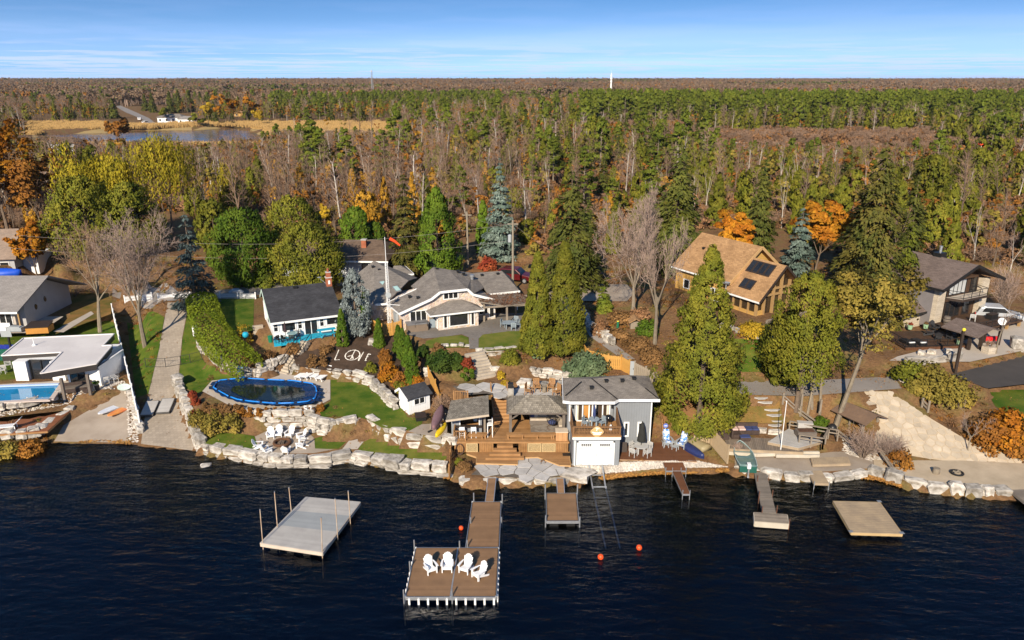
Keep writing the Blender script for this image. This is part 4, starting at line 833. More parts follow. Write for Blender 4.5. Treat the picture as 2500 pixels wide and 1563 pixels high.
def clear(u,v):
    """openings that stay free of trees: marsh, pond, far road, field strips, garden side"""
    if 60<u<930 and 288<v<350 and not(u>640 and v>318): return True
    if 255<u<400 and 225<v<300: return True
    if 370<u<470 and 270<v<300: return True
    if 1300<u<1620 and 298<v<320: return True
    if 1600<u<2200 and 318<v<352: return True
    if 2180<u<2430 and 340<v<362: return True
    if 2190<u<2330 and 372<v<392: return True
    if 1120<u<1240 and 208<v<222: return True
    if v>560 and u<1240: return True
    if v>500 and 150<u<460: return True
    if v>640 or (v>540 and 1600<u<1880): return True
    if v>600 and (u<2000 and u>1240): return True
    return False
def pick(u,v):
    w=region(u,v); ks=list(w); c=np.cumsum(list(w.values())); return ks[int(np.searchsorted(c,RNG.random()*c[-1]))]
def scatter(y0,y1,sp):
    out=[]; y=y0
    while y<y1:
        hw=.74*y+14; n=int(2*hw/sp)
        for i in range(n):
            x=-hw+2*hw*(i+.5)/n+RNG.uniform(-.5,.5)*sp; yy=y+RNG.uniform(-.5,.5)*sp
            u,v=pj(x,yy,gz(x,yy) if yy<108 else 6.4)
            if not clear(u,v): out.append((x,yy,u,v))
        y+=sp
    return out
near=scatter(88,176,4.9); cnt={}; used=set()
SZ=dict(bare=1,birch=.95,cedar=1,spruce=.95,pine=.95,rust=.8,gold=.75,green=.8)
for x,y,u,v in near:
    k=pick(u,v); cnt[k]=cnt.get(k,0)+1
    if cnt[k]>300: continue
    s=lim(u,v,y,SZ[k]*RNG.uniform(.6,1.12),12.); n,c,l,g=FK[k][:4]; tr,cr=protos[k][RNG.integers(len(protos[k]))]
    t=thing(n,l,c,(x,y,gz(x,y)),RNG.uniform(0,6.28),g); t.scale=(s*RNG.uniform(.85,1.15),s*RNG.uniform(.85,1.15),s)
    link('trunk',tr,t); link('crown',cr,t)
# beyond, as far as single trees blur together: one object, instanced
def gn_field(name,pts,meshes,label=None):
    """pts: (x,y,z,rot,scale,index)"""
    A=np.array(pts,np.float32); me=bpy.data.meshes.new(name); me.vertices.add(len(A)); me.vertices.foreach_set('co',A[:,:3].ravel())
    for nm,col,ty in (('rot',3,'FLOAT'),('scl',4,'FLOAT'),('idx',5,'INT')):
        at=me.attributes.new(nm,ty,'POINT'); at.data.foreach_set('value',A[:,col].astype(np.int32 if ty=='INT' else np.float32))
    o=link(name,me); g=bpy.data.node_groups.new(name,'GeometryNodeTree'); g.interface.new_socket('Geometry',in_out='INPUT',socket_type='NodeSocketGeometry'); g.interface.new_socket('Geometry',in_out='OUTPUT',socket_type='NodeSocketGeometry')
    gi=nd(g,'NodeGroupInput'); go=nd(g,'NodeGroupOutput'); ip=nd(g,'GeometryNodeInstanceOnPoints'); jn=nd(g,'GeometryNodeJoinGeometry')
    for m in reversed(meshes):
        po=bpy.data.objects.new(name+'_kind',m); oi=nd(g,'GeometryNodeObjectInfo'); oi.inputs['Object'].default_value=po; oi.inputs['As Instance'].default_value=True; lk(g,oi.outputs['Geometry'],jn.inputs[0])
    def na(n,ty):
        a=nd(g,'GeometryNodeInputNamedAttribute',data_type=ty); a.inputs[0].default_value=n; return [s for s in a.outputs if s.enabled and s.name=='Attribute'][0]
    cb=nd(g,'ShaderNodeCombineXYZ'); lk(g,na('rot','FLOAT'),cb.inputs[2]); lk(g,gi.outputs[0],ip.inputs['Points']); lk(g,jn.outputs[0],ip.inputs['Instance']); ip.inputs['Pick Instance'].default_value=True
    lk(g,na('idx','INT'),ip.inputs['Instance Index']); lk(g,cb.outputs[0],ip.inputs['Rotation']); lk(g,na('scl','FLOAT'),ip.inputs['Scale']); lk(g,ip.outputs[0],go.inputs[0])
    md=o.modifiers.new('grow','NODES'); md.node_group=g; o['kind']='stuff'
    if label: o['label']=label
    return o
def merged(parts):
    """one light mesh from (quads, material) pieces"""
    V=np.concatenate([p[0] for p in parts]); me=quads_obj_mesh('far_tree',V,parts[0][1]); mi=[]
    for i,p in enumerate(parts):
        if i: me.materials.append(p[1])
        mi+= [i]*len(p[0])
    me.polygons.foreach_set('material_index',np.array(mi,np.int32)); return me
FAR={}
def far(k,*q): FAR[k]=FAR.get(k,[])+[merged(list(q))]
for _ in range(2):
    q=g_pole(12,2.6,16,4,.035,.3,2); far('bare',(q[0],BARK),(q[1],TWIG))
    q=g_pole(12,2.0,12,4,.035,.35,2); far('birch',(q[0],BIRCH),(q[1],TWIGP))
    q=g_cedar(9,2.2,70,12,.5,prof_egg if _ else prof_cone); far('cedar',(q[0],BARK),(q[1],L_CED))
    q=g_spruce(13,2.8,700,.6,.25); far('spruce',(q[0],BARK),(q[1],L_SPR))
    q=g_pine(14,3.6,46,16,.62,.2); far('pine',(q[0],BARKP),(q[1],L_PINE))
    q=g_broad(10,2.6,60,10,.45,.25,.3); far('rust',(q[0],BARK),(q[1],L_RUST)); far('gold',(q[0],BARK),(q[1],L_LARCH)); far('green',(q[0],BARK),(q[1],L_OLV))
kinds=list(FAR); meshes=[m for k in kinds for m in FAR[k]]
pts=[]
for y0,y1,sp in ((176,330,5.2),(330,520,6.2),(520,760,7.5)):
    for x,y,u,v in scatter(y0,y1,sp):
        k=pick(u,v); tall=1.15 if (k=='pine' and u>1370) else 1
        pts.append((x,y,0.,RNG.uniform(0,6.28),lim(u,v,y,SZ[k]*RNG.uniform(.6,1.12)*tall,12.),kinds.index(k)*2+RNG.integers(2)))
pts=np.array(pts); pts[:,2]=terr(pts[:,0],pts[:,1])-.1
gn_field('mixed_woods',pts,meshes)
# low brush between the trees
bm=[merged([(g_twigbush(1.6,1.3,16,.02)[1],TWIG)]),merged([(g_bush(1.5,1.3,10,14,.22,4)[1],L_UND)]),merged([(g_bush(1.2,1.2,10,14,.2,4)[1],L_OLV)]),merged([(g_bush(1.6,1.1,10,14,.22,4)[1],L_RUST)])]
pts=[]
for x,y,u,v in scatter(80,300,2.6):
    r=RNG.random(); pts.append((x,y,gz(x,y) if y<108 else 6.3,RNG.uniform(0,6.28),RNG.uniform(.6,1.5),0 if r<.3 else 1 if r<.72 else 2 if r<.84 else 3))
for x,y,u,v in ((p[0],p[1],*pj(p[0],p[1],6.4)) for p in RNG.uniform((-40,255),(330,470),(9000,2))):
    if (1280<u<1640 and 294<v<322) or (1580<u<2220 and 312<v<354 and not 337<v<346) or (2180<u<2430 and 336<v<370):
        r=RNG.random(); pts.append((x,y,6.3,RNG.uniform(0,6.28),RNG.uniform(1.,2.4),0 if r<.55 else 1 if r<.9 else 3))
gn_field('undergrowth',pts,bm)
tm=[merged([(g_bush(.35,.4,7,12,.13,0)[1] if 0 else clumps(np.array([[0,0,.0]]),np.array([.4]),26,.13,.3,.7),m)]) for m in (L_BRN,L_UND,L_OLV,L_RUST)]
Xr=RNG.uniform(-60,66,16000); Yr=RNG.uniform(47,98,16000); keep=np.ones(len(Xr),bool)
for k,(zp,ab) in ZW.items():
    if k not in('hill','slope2','cedarhill','hedge','greenlawn','brownlawn'): keep&=~pip(zp,Xr,Yr)
keep&=Yr>np.interp(Xr,[p.x for p in SHW],[p.y for p in SHW])+.8; I=np.nonzero(keep)[0]; keep[I[RNG.random(len(I))<.35]]=False
nz=np.sin(Xr*.7+1)+np.sin(Yr*.9+Xr*.3); keep&=nz>-.9
pts=[(x,y,gz(x,y),RNG.uniform(0,6.28),RNG.uniform(.35,1.1),RNG.integers(4)) for x,y in zip(Xr[keep],Yr[keep])]
gn_field('dry_ground_plants',pts,tm)
# the far canopy: patches of forest out to the horizon
def patch(n,size,hh,mix):
    Ls={}
    for i in range(n):
        x,y=RNG.uniform(-size/2,size/2,2); h=hh*RNG.uniform(.7,1.15); m=mix[int(RNG.random()*len(mix))]; r=h*RNG.uniform(.2,.3)
        C=np.array([[x,y,h*.68]])+RNG.normal(size=(9,3))*np.array([r*.5,r*.5,h*.12]); Ls.setdefault(m,[]).append(clumps(C,np.full(9,r*.5),7,1.1,.55,1.3))
        if m is L_FAR: Ls.setdefault(TWIGP,[]).append(segmesh([(np.array([x,y,0.]),np.array([x+RNG.normal()*.4,y,h*.9]),.22,.1)],3))
    return merged([(np.concatenate(q),m) for m,q in Ls.items()])
cp=[patch(60,60,13,[L_FAR]*12+[L_RUST]),patch(60,60,13,[L_FAR]*10+[L_PINE,L_RUST]),patch(60,60,13,[L_FAR]*5+[L_PINE]*4+[L_SPR]),patch(60,60,12,[L_FAR]*5+[L_RUST]*2+[L_LARCH])]
pts=[]; y=735; 
while y<7600:
    s=1. if y<2000 else 1.0+min(1.2,(y-2000)/2500); st=52*s; hw=.72*y+60
    for x in np.arange(-hw,hw,st):
        u,v=pj(x,y,8)
        if 1120<u<1240 and 210<v<219: continue
        if 1250<u<1420 and 216<v<222: continue
        r=RNG.random(); nz=math.sin(x/210+y/330)+math.sin(x/97-y/150)
        i=2 if (nz>.85 and r<.8) else 3 if (nz<-1.3 and r<.6) else (0 if r<.7 else 1)
        pts.append((x+RNG.uniform(-6,6),y+RNG.uniform(-6,6),0.,RNG.integers(4)*math.pi/2+RNG.uniform(-.3,.3),s*RNG.uniform(.92,1.08)*(1 if s<1.2 else .75),i))
    y+=st*(1 if y<1500 else 1.5)
pts=np.array(pts); pts[:,2]=terr(pts[:,0],pts[:,1])-1
gn_field('distant_forest',pts,cp)
# reeds round the pond
rm=merged([(np.concatenate([leaves(np.stack([RNG.uniform(-2,2,60),RNG.uniform(-1,1,60),RNG.uniform(.5,1.5,60)],1),np.tile([0,-1.,.3],(60,1)),.9,.18,.3,np.tile([0,0,1.],(60,1)))]),mat('dry reeds',(.38,.23,.08),(.50,.33,.13),.3,3,.9,isl=.3,tr=.2))])
pts=[]
for _ in range(3600):
    u,v=RNG.uniform(60,930),RNG.uniform(289,318)+RNG.uniform(0,6); p=Q(u,v,5.6)
    if pip(POND,np.array([p.x]),np.array([p.y]))[0] or (250<u<400 and v<297): continue
    pts.append((p.x,p.y,5.2 if v<310 else 4.6,RNG.uniform(-.3,.3),RNG.uniform(.7,1.15),0))
for _ in range(900):
    u=RNG.uniform(60,640); p=Q(u,RNG.uniform(343,350),5.6); pts.append((p.x,p.y,5.,RNG.uniform(-.3,.3),RNG.uniform(.7,1.1),0))
gn_field('marsh_reeds',pts,[rm])
# ---------------------------------------------------------------- stonework
import bmesh
def stone_mesh(i,flat=1.):
    bm=bmesh.new(); bmesh.ops.create_cube(bm,size=1.)
    bmesh.ops.bevel(bm,geom=bm.edges[:],offset=RNG.uniform(.09,.20),segments=1,affect='EDGES')
    for v in bm.verts: v.co+=Vector(RNG.normal(size=3)*np.array([.045,.07,.045*flat]))
    bmesh.ops.triangulate(bm,faces=[f for f in bm.faces if len(f.verts)>4]); me=bpy.data.meshes.new('stone'); bm.to_mesh(me); bm.free(); me.materials.append(STONE); return me
SM=[stone_mesh(i) for i in range(10)]
def along(pts,s):
    for i in range(len(pts)-1):
        d=(pts[i+1]-pts[i]).length
        if s<=d or i==len(pts)-2: return pts[i].lerp(pts[i+1],min(1,s/d)),(pts[i+1]-pts[i]).normalized()
        s-=d
def stone_wall(label,base,H,courses,lo=.7,hi=1.4,dep=.6,group='limestone retaining walls',mesh=SM,back=.10,name='retaining_wall',cat='stone wall',ch=None):
    """courses of armour stones laid along a line of ground points, each course set back a little"""
    o=base[0].copy(); t=thing(name,label,cat,o,0,group); tot=sum((base[i+1]-base[i]).length for i in range(len(base)-1)); hs=ch or [H/courses]*courses; z0=0
    for c in range(courses):
        s=-RNG.uniform(0,.4); h=hs[c]
        while s<tot-.15:
            L=RNG.uniform(lo*.8,hi*1.15)*(1 if c==courses-1 else .9); p,d=along(base,min(max(s+L/2,0),tot)); n=Vector((-d.y,d.x,0)).normalized()
            hh=h*RNG.uniform(.95,1.06)*(RNG.uniform(.9,1.25) if c==courses-1 else 1); q=p+n*(c*back+dep*.3+RNG.normal()*.03)+Vector((0,0,z0+hh/2-.03))
            e=link('stone',mesh[RNG.integers(len(mesh))],t,q-o); e.rotation_euler=(RNG.normal()*.03,RNG.normal()*.03,math.atan2(d.y,d.x)+RNG.normal()*.05+(math.pi if RNG.random()<.5 else 0)); e.scale=(L*RNG.uniform(.90,.97),dep*RNG.uniform(.8,1.2),hh*RNG.uniform(.88,.99))
            s+=L*.985
        z0+=h
    return t
def onp(pts,ab,dz=0): return [Q(u,v,ab[0]+dz,ab[1]) for u,v in pts]
stone_wall('low lakeside stone wall in front of the fire pit lawn',QL([(470,1070),(520,1082),(562,1090),(640,1104),(700,1107),(760,1105),(808,1096)],-.1),1.25,2,1.1,1.8,.85,ch=[.34,.60])
stone_wall('lakeside stone wall right of the water steps, biggest blocks',QL([(838,1094),(900,1108),(960,1120),(1010,1125),(1056,1129)],-.1),1.3,2,1.05,1.7,.9,ch=[.34,.66])
stone_wall('stone wall running up the right edge of the paver driveway',onp([(468,1066),(452,1030),(438,985),(424,945),(412,912)][::-1],RAMP),1.25,2,.7,1.3,.7)
stone_wall('three course stacked stone wall under the row of clipped red shrubs',onp([(572,1008),(640,1012),(690,1012),(736,1010)],ZW['fire'][1]),1.5,3,.8,1.5,.6)
stone_wall('curved stone wall under the lawn with dry grasses',onp([(728,1018),(752,1026),(776,1031),(804,1031),(830,1025)],ZW['fire'][1]),1.35,3,.7,1.2,.6)
stone_wall('curved big block wall between the lawn and the lower grass strip',onp([(868,1014),(888,1030),(910,1042),(966,1056),(1010,1062),(1060,1068)],ZW['fire'][1]),1.25,2,.9,1.5,.7)
stone_wall('long curved wall holding back the dark mulch bed',onp([(692,884),(740,890),(793,896),(840,902),(872,913),(899,938),(916,955),(930,968)],LAWNP),.95,2,.7,1.3,.55)
stone_wall('stone wall curving along the foot of the clipped hedge',[GQ(u,v) for u,v in [(465,800),(468,818),(478,836),(494,842),(507,860),(534,876),(566,887),(610,892),(652,884)]],.8,2,.6,1.1,.5)
stone_wall('short stone wall between the hedge end and the railing stairs',[GQ(u,v) for u,v in [(612,877),(640,870),(662,862),(680,853)]],.8,1,.7,1.2,.5)
stone_wall('stone edge of the left house lawn above the dark shrub',QL([(1028,834),(1070,832),(1106,833)],4.6),.72,1,.7,1.2,.5)
stone_wall('stone edge of the right house lawn beside the steps',QL([(1130,843),(1180,842),(1215,838),(1246,838)],4.55),.75,2,.7,1.1,.5)
stone_wall('grey patio wall left of the garden steps below the dark shrub',QL([(1004,890),(1060,892),(1114,890)],3.5),.85,2,.7,1.3,.5)
stone_wall('two course patio wall below the spreading juniper',QL([(1168,886),(1215,884),(1262,890),(1320,898),(1345,899),(1402,893)],3.55),.8,2,.7,1.2,.5)
stone_wall('row of pale boulders along the left pool terrace',QL([(-20,972),(60,962),(130,945),(165,930),(225,916),(290,900)],1.5),.6,1,.8,1.5,.7)
stone_wall('row of boulders below the small brown deck at the left',QL([(-20,1042),(60,1038),(100,1030),(130,1005),(168,985),(190,970)],.55),.75,1,.9,1.6,.8)
stone_wall('pale boulders at the foot of the white fence',[GQ(u,v) for u,v in [(304,935),(310,960),(318,990),(326,1022)]],.55,1,.7,1.2,.6)
stone_wall('row of long grey stones along the right hand beach edge',QL([(1740,1120),(1800,1130),(1870,1138),(1960,1141),(2030,1132)],-.1),.7,1,1.1,1.7,.8)
stone_wall('curved row of evenly cut stones holding the sand beach',QL([(2052,1124),(2075,1132),(2110,1143),(2150,1156),(2200,1168),(2300,1176),(2386,1180)],-.1),.85,1,1.0,1.5,.8)
stone_wall('long white cut stone wall in front of the black trimmed house',[GQ(u,v) for u,v in [(2136,868),(2200,860),(2268,850)]],.8,1,2.0,2.6,.5)
stone_wall('stone edging beside the terrace at the tan house deck',[GQ(u,v) for u,v in [(1700,775),(1760,792),(1820,808)]],.5,1,.6,1.,.5)
stone_wall('dark boulders along the lane below the bank',[GQ(u,v) for u,v in [(1375,745),(1382,765),(1400,785),(1425,800),(1440,815)]],.7,1,.5,.9,.6)
stone_wall('grey rocks behind the brown wicker corner sofa',[GQ(u,v) for u,v in [(1735,1026),(1780,1022),(1850,1028)]],.45,1,.7,1.1,.5)
stone_wall('flat pale boulders along the back of the flagstone patio',QL([(1225,912),(1260,916),(1300,918),(1335,920)],3.6),.45,1,1.2,1.9,.9)
def boulder(label,u,v,s,sz=.6,group=None,m=None):
    e=link('boulder',m or SM[RNG.integers(10)],None,GQ(u,v,s*sz*.35)); e.scale=(s,s*.8,s*sz); e.rotation_euler=(.1,.05,RNG.uniform(0,3)); return tag(e,label,'boulder',group)
boulder('pale boulder on the mulch beside the emerald cone',880,812,1.0); boulder('large pale boulder behind the canoe rack',1052,985,1.4,.9); boulder('big flat shore rock left of the boat rails',1362,1128,2.2,.3)
boulder('round pale rock at the left shore in the water',28,1073,1.1,.5); boulder('single rock in the shallow water left of the wall',487,1105,.9,.4); boulder('white cut boulder by the car park entrance',2405,822,1.6,.8); boulder('tall stone lantern rock by the patio stairs',1203,935,.8,1.5)
boulder('pinkish boulder behind the long white cut stone wall',2175,838,.7,.7); boulder('second pinkish boulder behind the cut stone wall',2200,835,.7,.7); boulder('third pinkish boulder behind the cut stone wall',2238,833,.7,.7)
# ------------------------------------------------ flagstones
def clip(poly,a,b,c):
    o=[]; n=len(poly)
    for i in range(n):
        p,q=poly[i],poly[(i+1)%n]; fp,fq=a*p[0]+b*p[1]-c,a*q[0]+b*q[1]-c
        if fp<=0: o.append(p)
        if (fp<0<fq) or (fq<0<fp): t=fp/(fp-fq); o.append((p[0]+t*(q[0]-p[0]),p[1]+t*(q[1]-p[1])))
    return o
def cells(outline,size,gap=.03):
    xs=[p[0] for p in outline]; ys=[p[1] for p in outline]; S=[]
    y=min(ys)-size; r=0
    while y<max(ys)+size:
        x=min(xs)-size+(r%2)*size*.5
        while x<max(xs)+size: S.append((x+RNG.uniform(-.34,.34)*size,y+RNG.uniform(-.3,.3)*size)); x+=size*1.15
        y+=size*.9; r+=1
    out=[]
    for i,s in enumerate(S):
        if not pip(outline,np.array([s[0]]),np.array([s[1]]))[0]: continue
        pl=[(s[0]-2*size,s[1]-2*size),(s[0]+2*size,s[1]-2*size),(s[0]+2*size,s[1]+2*size),(s[0]-2*size,s[1]+2*size)]
        for j,q in enumerate(S):
            dx,dy=q[0]-s[0],q[1]-s[1]; d=math.hypot(dx,dy)
            if j==i or d>3.2*size: continue
            pl=clip(pl,dx/d,dy/d,(q[0]**2-s[0]**2+q[1]**2-s[1]**2)/(2*d)-gap)
            if len(pl)<3: break
        if len(pl)>2: out.append(pl)
    return out
def flagstones(name,label,outline,ab,size,m=FLAG,th=.06,gap=.03,off=.05,bed=None):
    o=outline[0].copy(); t=thing(name,label,'paving',o)
    for pl in cells([(p.x,p.y) for p in outline],size,gap):
        b=MB(); k=RNG.uniform(-.012,.012); b.slab([Vector((x-o.x,y-o.y,ab[0]+ab[1]*y+off+k-o.z)) for x,y in pl],th); part('flagstone',b,m,t)
    return t
JOINT=mat('dark joint sand',(.10,.085,.07),(.16,.13,.10),3.,6,.95)
zsheet('paving_bed','patio',JOINT,[(1068,912),(1150,912),(1225,916),(1335,922),(1340,945),(1200,946),(1150,930),(1095,934)],.03)
flagstones('flagstone_patio','upper grey flagstone patio with the wooden chairs behind the gazebo',QL([(1068,912),(1150,912),(1225,918),(1335,924),(1340,945),(1200,947),(1150,930),(1095,934)],3.55),(3.55,0),1.15)
FB=[(1112,1122),(1140,1098),(1218,1098),(1226,1092),(1262,1080),(1290,1082),(1340,1096),(1348,1122),(1300,1128),(1230,1130)]
sheet('paving_bed',QL(FB,.6),(.6,0),JOINT,.03); flagstones('flagstone_terrace','pale flagstone terrace at the water in front of the lower deck',QL(FB,.6),(.6,0),1.0)
t=thing('shore_boulders','row of big flat boulders between flagstone terrace and water','boulder row',Q(1080,1130,.1))
for i,u in enumerate((1108,1152,1196,1240,1282,1320)):
    e=link('boulder',SM[i],t,Q(u,1132+(i in(0,))*2,.30)-t.location); e.scale=(1.45,.9,.45); e.rotation_euler=(0,0,RNG.normal()*.1)
AB=ZW['flagramp'][1]; FR=[(2068,985),(2046,930),(2100,928),(2150,965),(2205,1000),(2300,1058),(2410,1092),(2410,1106),(2300,1092),(2200,1080),(2140,1060),(2110,1030)]
flagstones('flagstone_ramp','broad sunlit flagstone ramp climbing from the sand beach to the side road',[Q(u,v,*AB) for u,v in FR],AB,.62,mat('sandy flagstone',(.52,.435,.325),(.39,.32,.24),1.3,6,.9,bump=.3,bscale=6,ob=.16),gap=.045)
flagstones('stepping_path','broken flagstone path below the tan house',[GQ(u,v) for u,v in [(1690,748),(1712,748),(1790,800),(1800,812),(1770,812),(1700,775)]],plane(1695,750,6.1,1790,808,5.3),.7)
for i,(u,v) in enumerate(((1795,940),(1808,950),(1822,968),(1826,980),(1832,993),(1828,1004))):
    b=MB(); p=GQ(u,v,.06); k=[(math.cos(a)*RNG.uniform(.5,.75),math.sin(a)*RNG.uniform(.28,.42)) for a in np.linspace(0,5.4,6)]; b.slab([(x,y,0) for x,y in k],.08); tag(part('stepping_stone',b,FLAG,None,p),'%s stepping stone from the side road down the brown lawn'%('first second third fourth fifth last'.split()[i]),'stepping stone','stepping stones on the brown lawn')
# ------------------------------------------------ pebble stuff
def pebbles(name,pts,ab,n,s,m=PEBB,lift=0.):
    """loose pebbles over an outline, one object"""
    xs=[p.x for p in pts]; ys=[p.y for p in pts]; X=RNG.uniform(min(xs),max(xs),n*3); Y=RNG.uniform(min(ys),max(ys),n*3); I=pip(pts,X,Y); X,Y=X[I][:n],Y[I][:n]; n=len(X)
    Z=(ab[0]+ab[1]*Y) if ab else np.array([gz(x,y) for x,y in zip(X,Y)]); r=s*RNG.uniform(.5,1.3,n)
    oct_=np.array([(1,0,0),(0,1,0),(-1,0,0),(0,-1,0),(0,0,.7)]); V=[]
    c=np.stack([X,Y,Z+r*.2+lift],1)[:,None,:]+oct_[None]*(r[:,None,None]*RNG.uniform(.7,1.2,(n,5,1))); 
    Tt=np.concatenate([c[:,[i,(i+1)%4,4]] for i in range(4)],0); o=link(name,quads_obj_mesh(name,Tt,m)); o['kind']='stuff'
    # islands: weld each stone
    bm=bmesh.new(); bm.from_mesh(o.data); bmesh.ops.remove_doubles(bm,verts=bm.verts[:],dist=1e-5); bm.to_mesh(o.data); bm.free(); return o
pebbles('pebbles',[Q(u,v,*ZW['peb'][1]) for u,v in ZONES['peb'][0]],ZW['peb'][1],4200,.085)
pebbles('pebbles',QL([(1400,890),(1440,880),(1475,880),(1500,900),(1440,910),(1380,905),(1350,900)],3.6),(3.6,0),1100,.10)
pebbles('pebbles',QL([(-20,960),(160,927),(295,905),(300,915),(165,940),(-20,972)],1.8),None,900,.10)
pebbles('pebbles',[GQ(u,v) for u,v in [(296,925),(312,935),(328,1045),(306,1048)]],None,500,.11)
pebbles('pebbles',[GQ(u,v) for u,v in [(1990,1030),(2040,1045),(2110,1080),(2060,1090),(1990,1070)]],None,420,.12)
pebbles('pebbles',[GQ(u,v) for u,v in [(2130,870),(2180,880),(2160,915),(2120,900)]],None,300,.13)
SHOREL=mat('wet orange leaves',(.26,.115,.025),(.38,.20,.05),3.,5,.8,isl=.4)
def shoreleaves(pts,n):
    ctr=[Q(u,v,.0) for u,v in pts]; L=sum((ctr[i+1]-ctr[i]).length for i in range(len(ctr)-1)); C=[]
    for _ in range(n):
        p,d=along(ctr,RNG.random()*L); C.append((p.x+RNG.normal()*.1,p.y+abs(RNG.normal())*.28-.1,.05+RNG.random()*.08))
    C=np.array(C); o=link('fallen_leaves',quads_obj_mesh('fallen_leaves',leaves(C,np.tile([0,-.2,1.],(len(C),1)),.11,.7,.4),SHOREL)); o['kind']='stuff'
shoreleaves([(1050,1130),(1130,1141),(1240,1142),(1330,1142),(1380,1144)],1500); shoreleaves([(1420,1134),(1500,1124),(1570,1120),(1720,1115)],1600); shoreleaves([(2030,1130),(2070,1134),(2130,1152)],400); shoreleaves([(190,1046),(250,1043),(310,1050)],500)
# ------------------------------------------------ steps
def steps(name,label,a,b,w,n,m,tread=None,group=None,skew=None):
    """n slabs from point a (bottom) to b (top), each slab one part"""
    a,b=Vector(a),Vector(b); d=(b-a); h=Vector((d.x,d.y,0)); yawr=math.atan2(h.y,h.x)-math.pi/2; t=thing(name,label,'steps',a,yawr,group); L=h.length/n; rise=d.z/n
    for i in range(n):
        q=MB(); q.box(-w/2,i*L,(i)*rise-.12,w/2,(i+1)*L+(.06 if tread is None else tread),(i+1)*rise); part('step',q,m,t)
    return t
PSTEP=mat('worn stone steps',(.50,.43,.34),(.34,.29,.23),1.6,7,.9,bump=.5,bscale=5,ob=.1)
steps('garden_steps','rough stone steps from the flagstone patio up to the house lawn',Q(1150,893,3.6),Q(1120,832,5.2),1.9,9,PSTEP)
steps('stone_steps','pale stone steps from the gravel path up to the pool lawn',Q(853,1022,.65),Q(852,985,2.1),1.5,5,STONE)
steps('stone_steps','pale stone steps going down into the lake water',Q(818,1096,-.15),Q(824,1068,.68),1.5,4,STONE)
steps('garden_steps','straight stone stairs with black railing up to the turquoise deck',Q(668,885,2.45),Q(722,806,4.75),1.0,12,PSTEP)
steps('garden_steps','stone steps at the side of the white cottage',Q(612,792,4.2),Q(608,768,5.0),1.0,4,PSTEP)
steps('timber_steps','narrow timber steps climbing beside the boathouse wall',Q(1567,1030,.9),Q(1563,985,2.6),.8,8,CEDARW)

# leaves blown over lawns, drive and paving
def litter(n,zones):
    C=[]
    for z in zones:
        zp,ab=ZW[z]; xs=[p.x for p in zp]; ys=[p.y for p in zp]; X=RNG.uniform(min(xs),max(xs),n); Y=RNG.uniform(min(ys),max(ys),n); k=pip(zp,X,Y)&(np.sin(X*1.3+Y*.7)+np.sin(Y*1.9)+RNG.normal(size=n)>.3)
        C.append(np.stack([X[k],Y[k],ab[0]+ab[1]*Y[k]+.07],1))
    C=np.concatenate(C); o=link('fallen_leaves',quads_obj_mesh('fallen_leaves',leaves(C,np.tile([0,0,1.],(len(C),1)),.055,.8,.3),mat('dry fallen leaves',(.34,.17,.05),(.20,.10,.035),2.,3,.9,isl=.4))); o['kind']='stuff'
litter(900,('pool','house','strip','drive','cottage','brownlawn','greenlawn','road','fire','rgrass','yardlawn' if 0 else 'poolyard'))
# ---------------------------------------------------------------- houses
def ext(b,pts,vec):
    pts=[Vector(p) for p in pts]; v=Vector(vec); n=len(pts); nn=Vector((0,0,0))
    for i in range(n): nn+=pts[i].cross(pts[(i+1)%n])
    if nn.dot(v)>0: pts=pts[::-1]
    return b.add(pts+[p+v for p in pts],[tuple(range(n)),tuple(range(2*n-1,n-1,-1))]+[(i,n+i,n+(i+1)%n,(i+1)%n) for i in range(n)])
def shingle(name,a,b2): return mat(name,a,b2,.9,6,.95,bump=.5,bscale=9,uv=('brick',.30,.145,.008,.62,.16),spec=.1,contrast=(.35,.65))
SH_GREY=shingle('grey brown shingles',(.255,.225,.195),(.19,.168,.148)); SH_DARK=shingle('charcoal shingles',(.066,.066,.072),(.042,.042,.046)); SH_BRN=shingle('brown shingles',(.17,.118,.085),(.125,.087,.064))
SH_TAN=shingle('tan shingles',(.43,.255,.125),(.32,.185,.09)); SH_MOD=shingle('taupe shingles',(.19,.145,.125),(.145,.11,.095)); SH_CED=mat('weathered cedar shakes',(.30,.265,.215),(.19,.165,.13),1.4,6,.95,bump=.6,bscale=8,uv=('brick',.16,.20,.012,.5,.28),spec=.1)
SH_SIDE=mat('light grey asphalt shingles',(.30,.275,.255),(.24,.22,.205),1.,6,.95,bump=.5,bscale=9,uv=('brick',.30,.16,.009,.6,.1),spec=.1)
LAPW=mat('white lap siding',(.80,.80,.79),(.74,.74,.735),.7,4,.55,uv=('lap',.18,.80),bump=.15)
BATTG=mat('grey board siding',(.235,.25,.268),(.20,.213,.23),.8,4,.7,uv=('batten',.2,.72),bump=.2)
LAPG=mat('grey stucco',(.40,.395,.40),(.34,.335,.34),.8,5,.9,bump=.2); LAPT=mat('honey log siding',(.56,.335,.10),(.45,.26,.07),.8,4,.7,uv=('lap',.2,.55,.08),bump=.3)
FIELD=mat('fieldstone masonry',(1,1,1),(.8,.8,.8),2.,5,.9,bump=.8,bscale=7,uv=('cells',3.2,(.60,.53,.47),[(.62,.45,.36),(.55,.46,.38),(.70,.58,.48),(.48,.38,.31),(.66,.50,.33),(.60,.50,.44)]))
LEDGE=mat('pale ledge stone',(.62,.53,.41),(.50,.42,.32),1.5,6,.9,bump=.7,bscale=8,uv=('brick',.5,.10,.012,.66,.13))
BRICK=mat('red brick',(.36,.12,.06),(.27,.085,.045),2.,5,.9,bump=.4,bscale=9,uv=('brick',.22,.075,.012,1.25,.15))
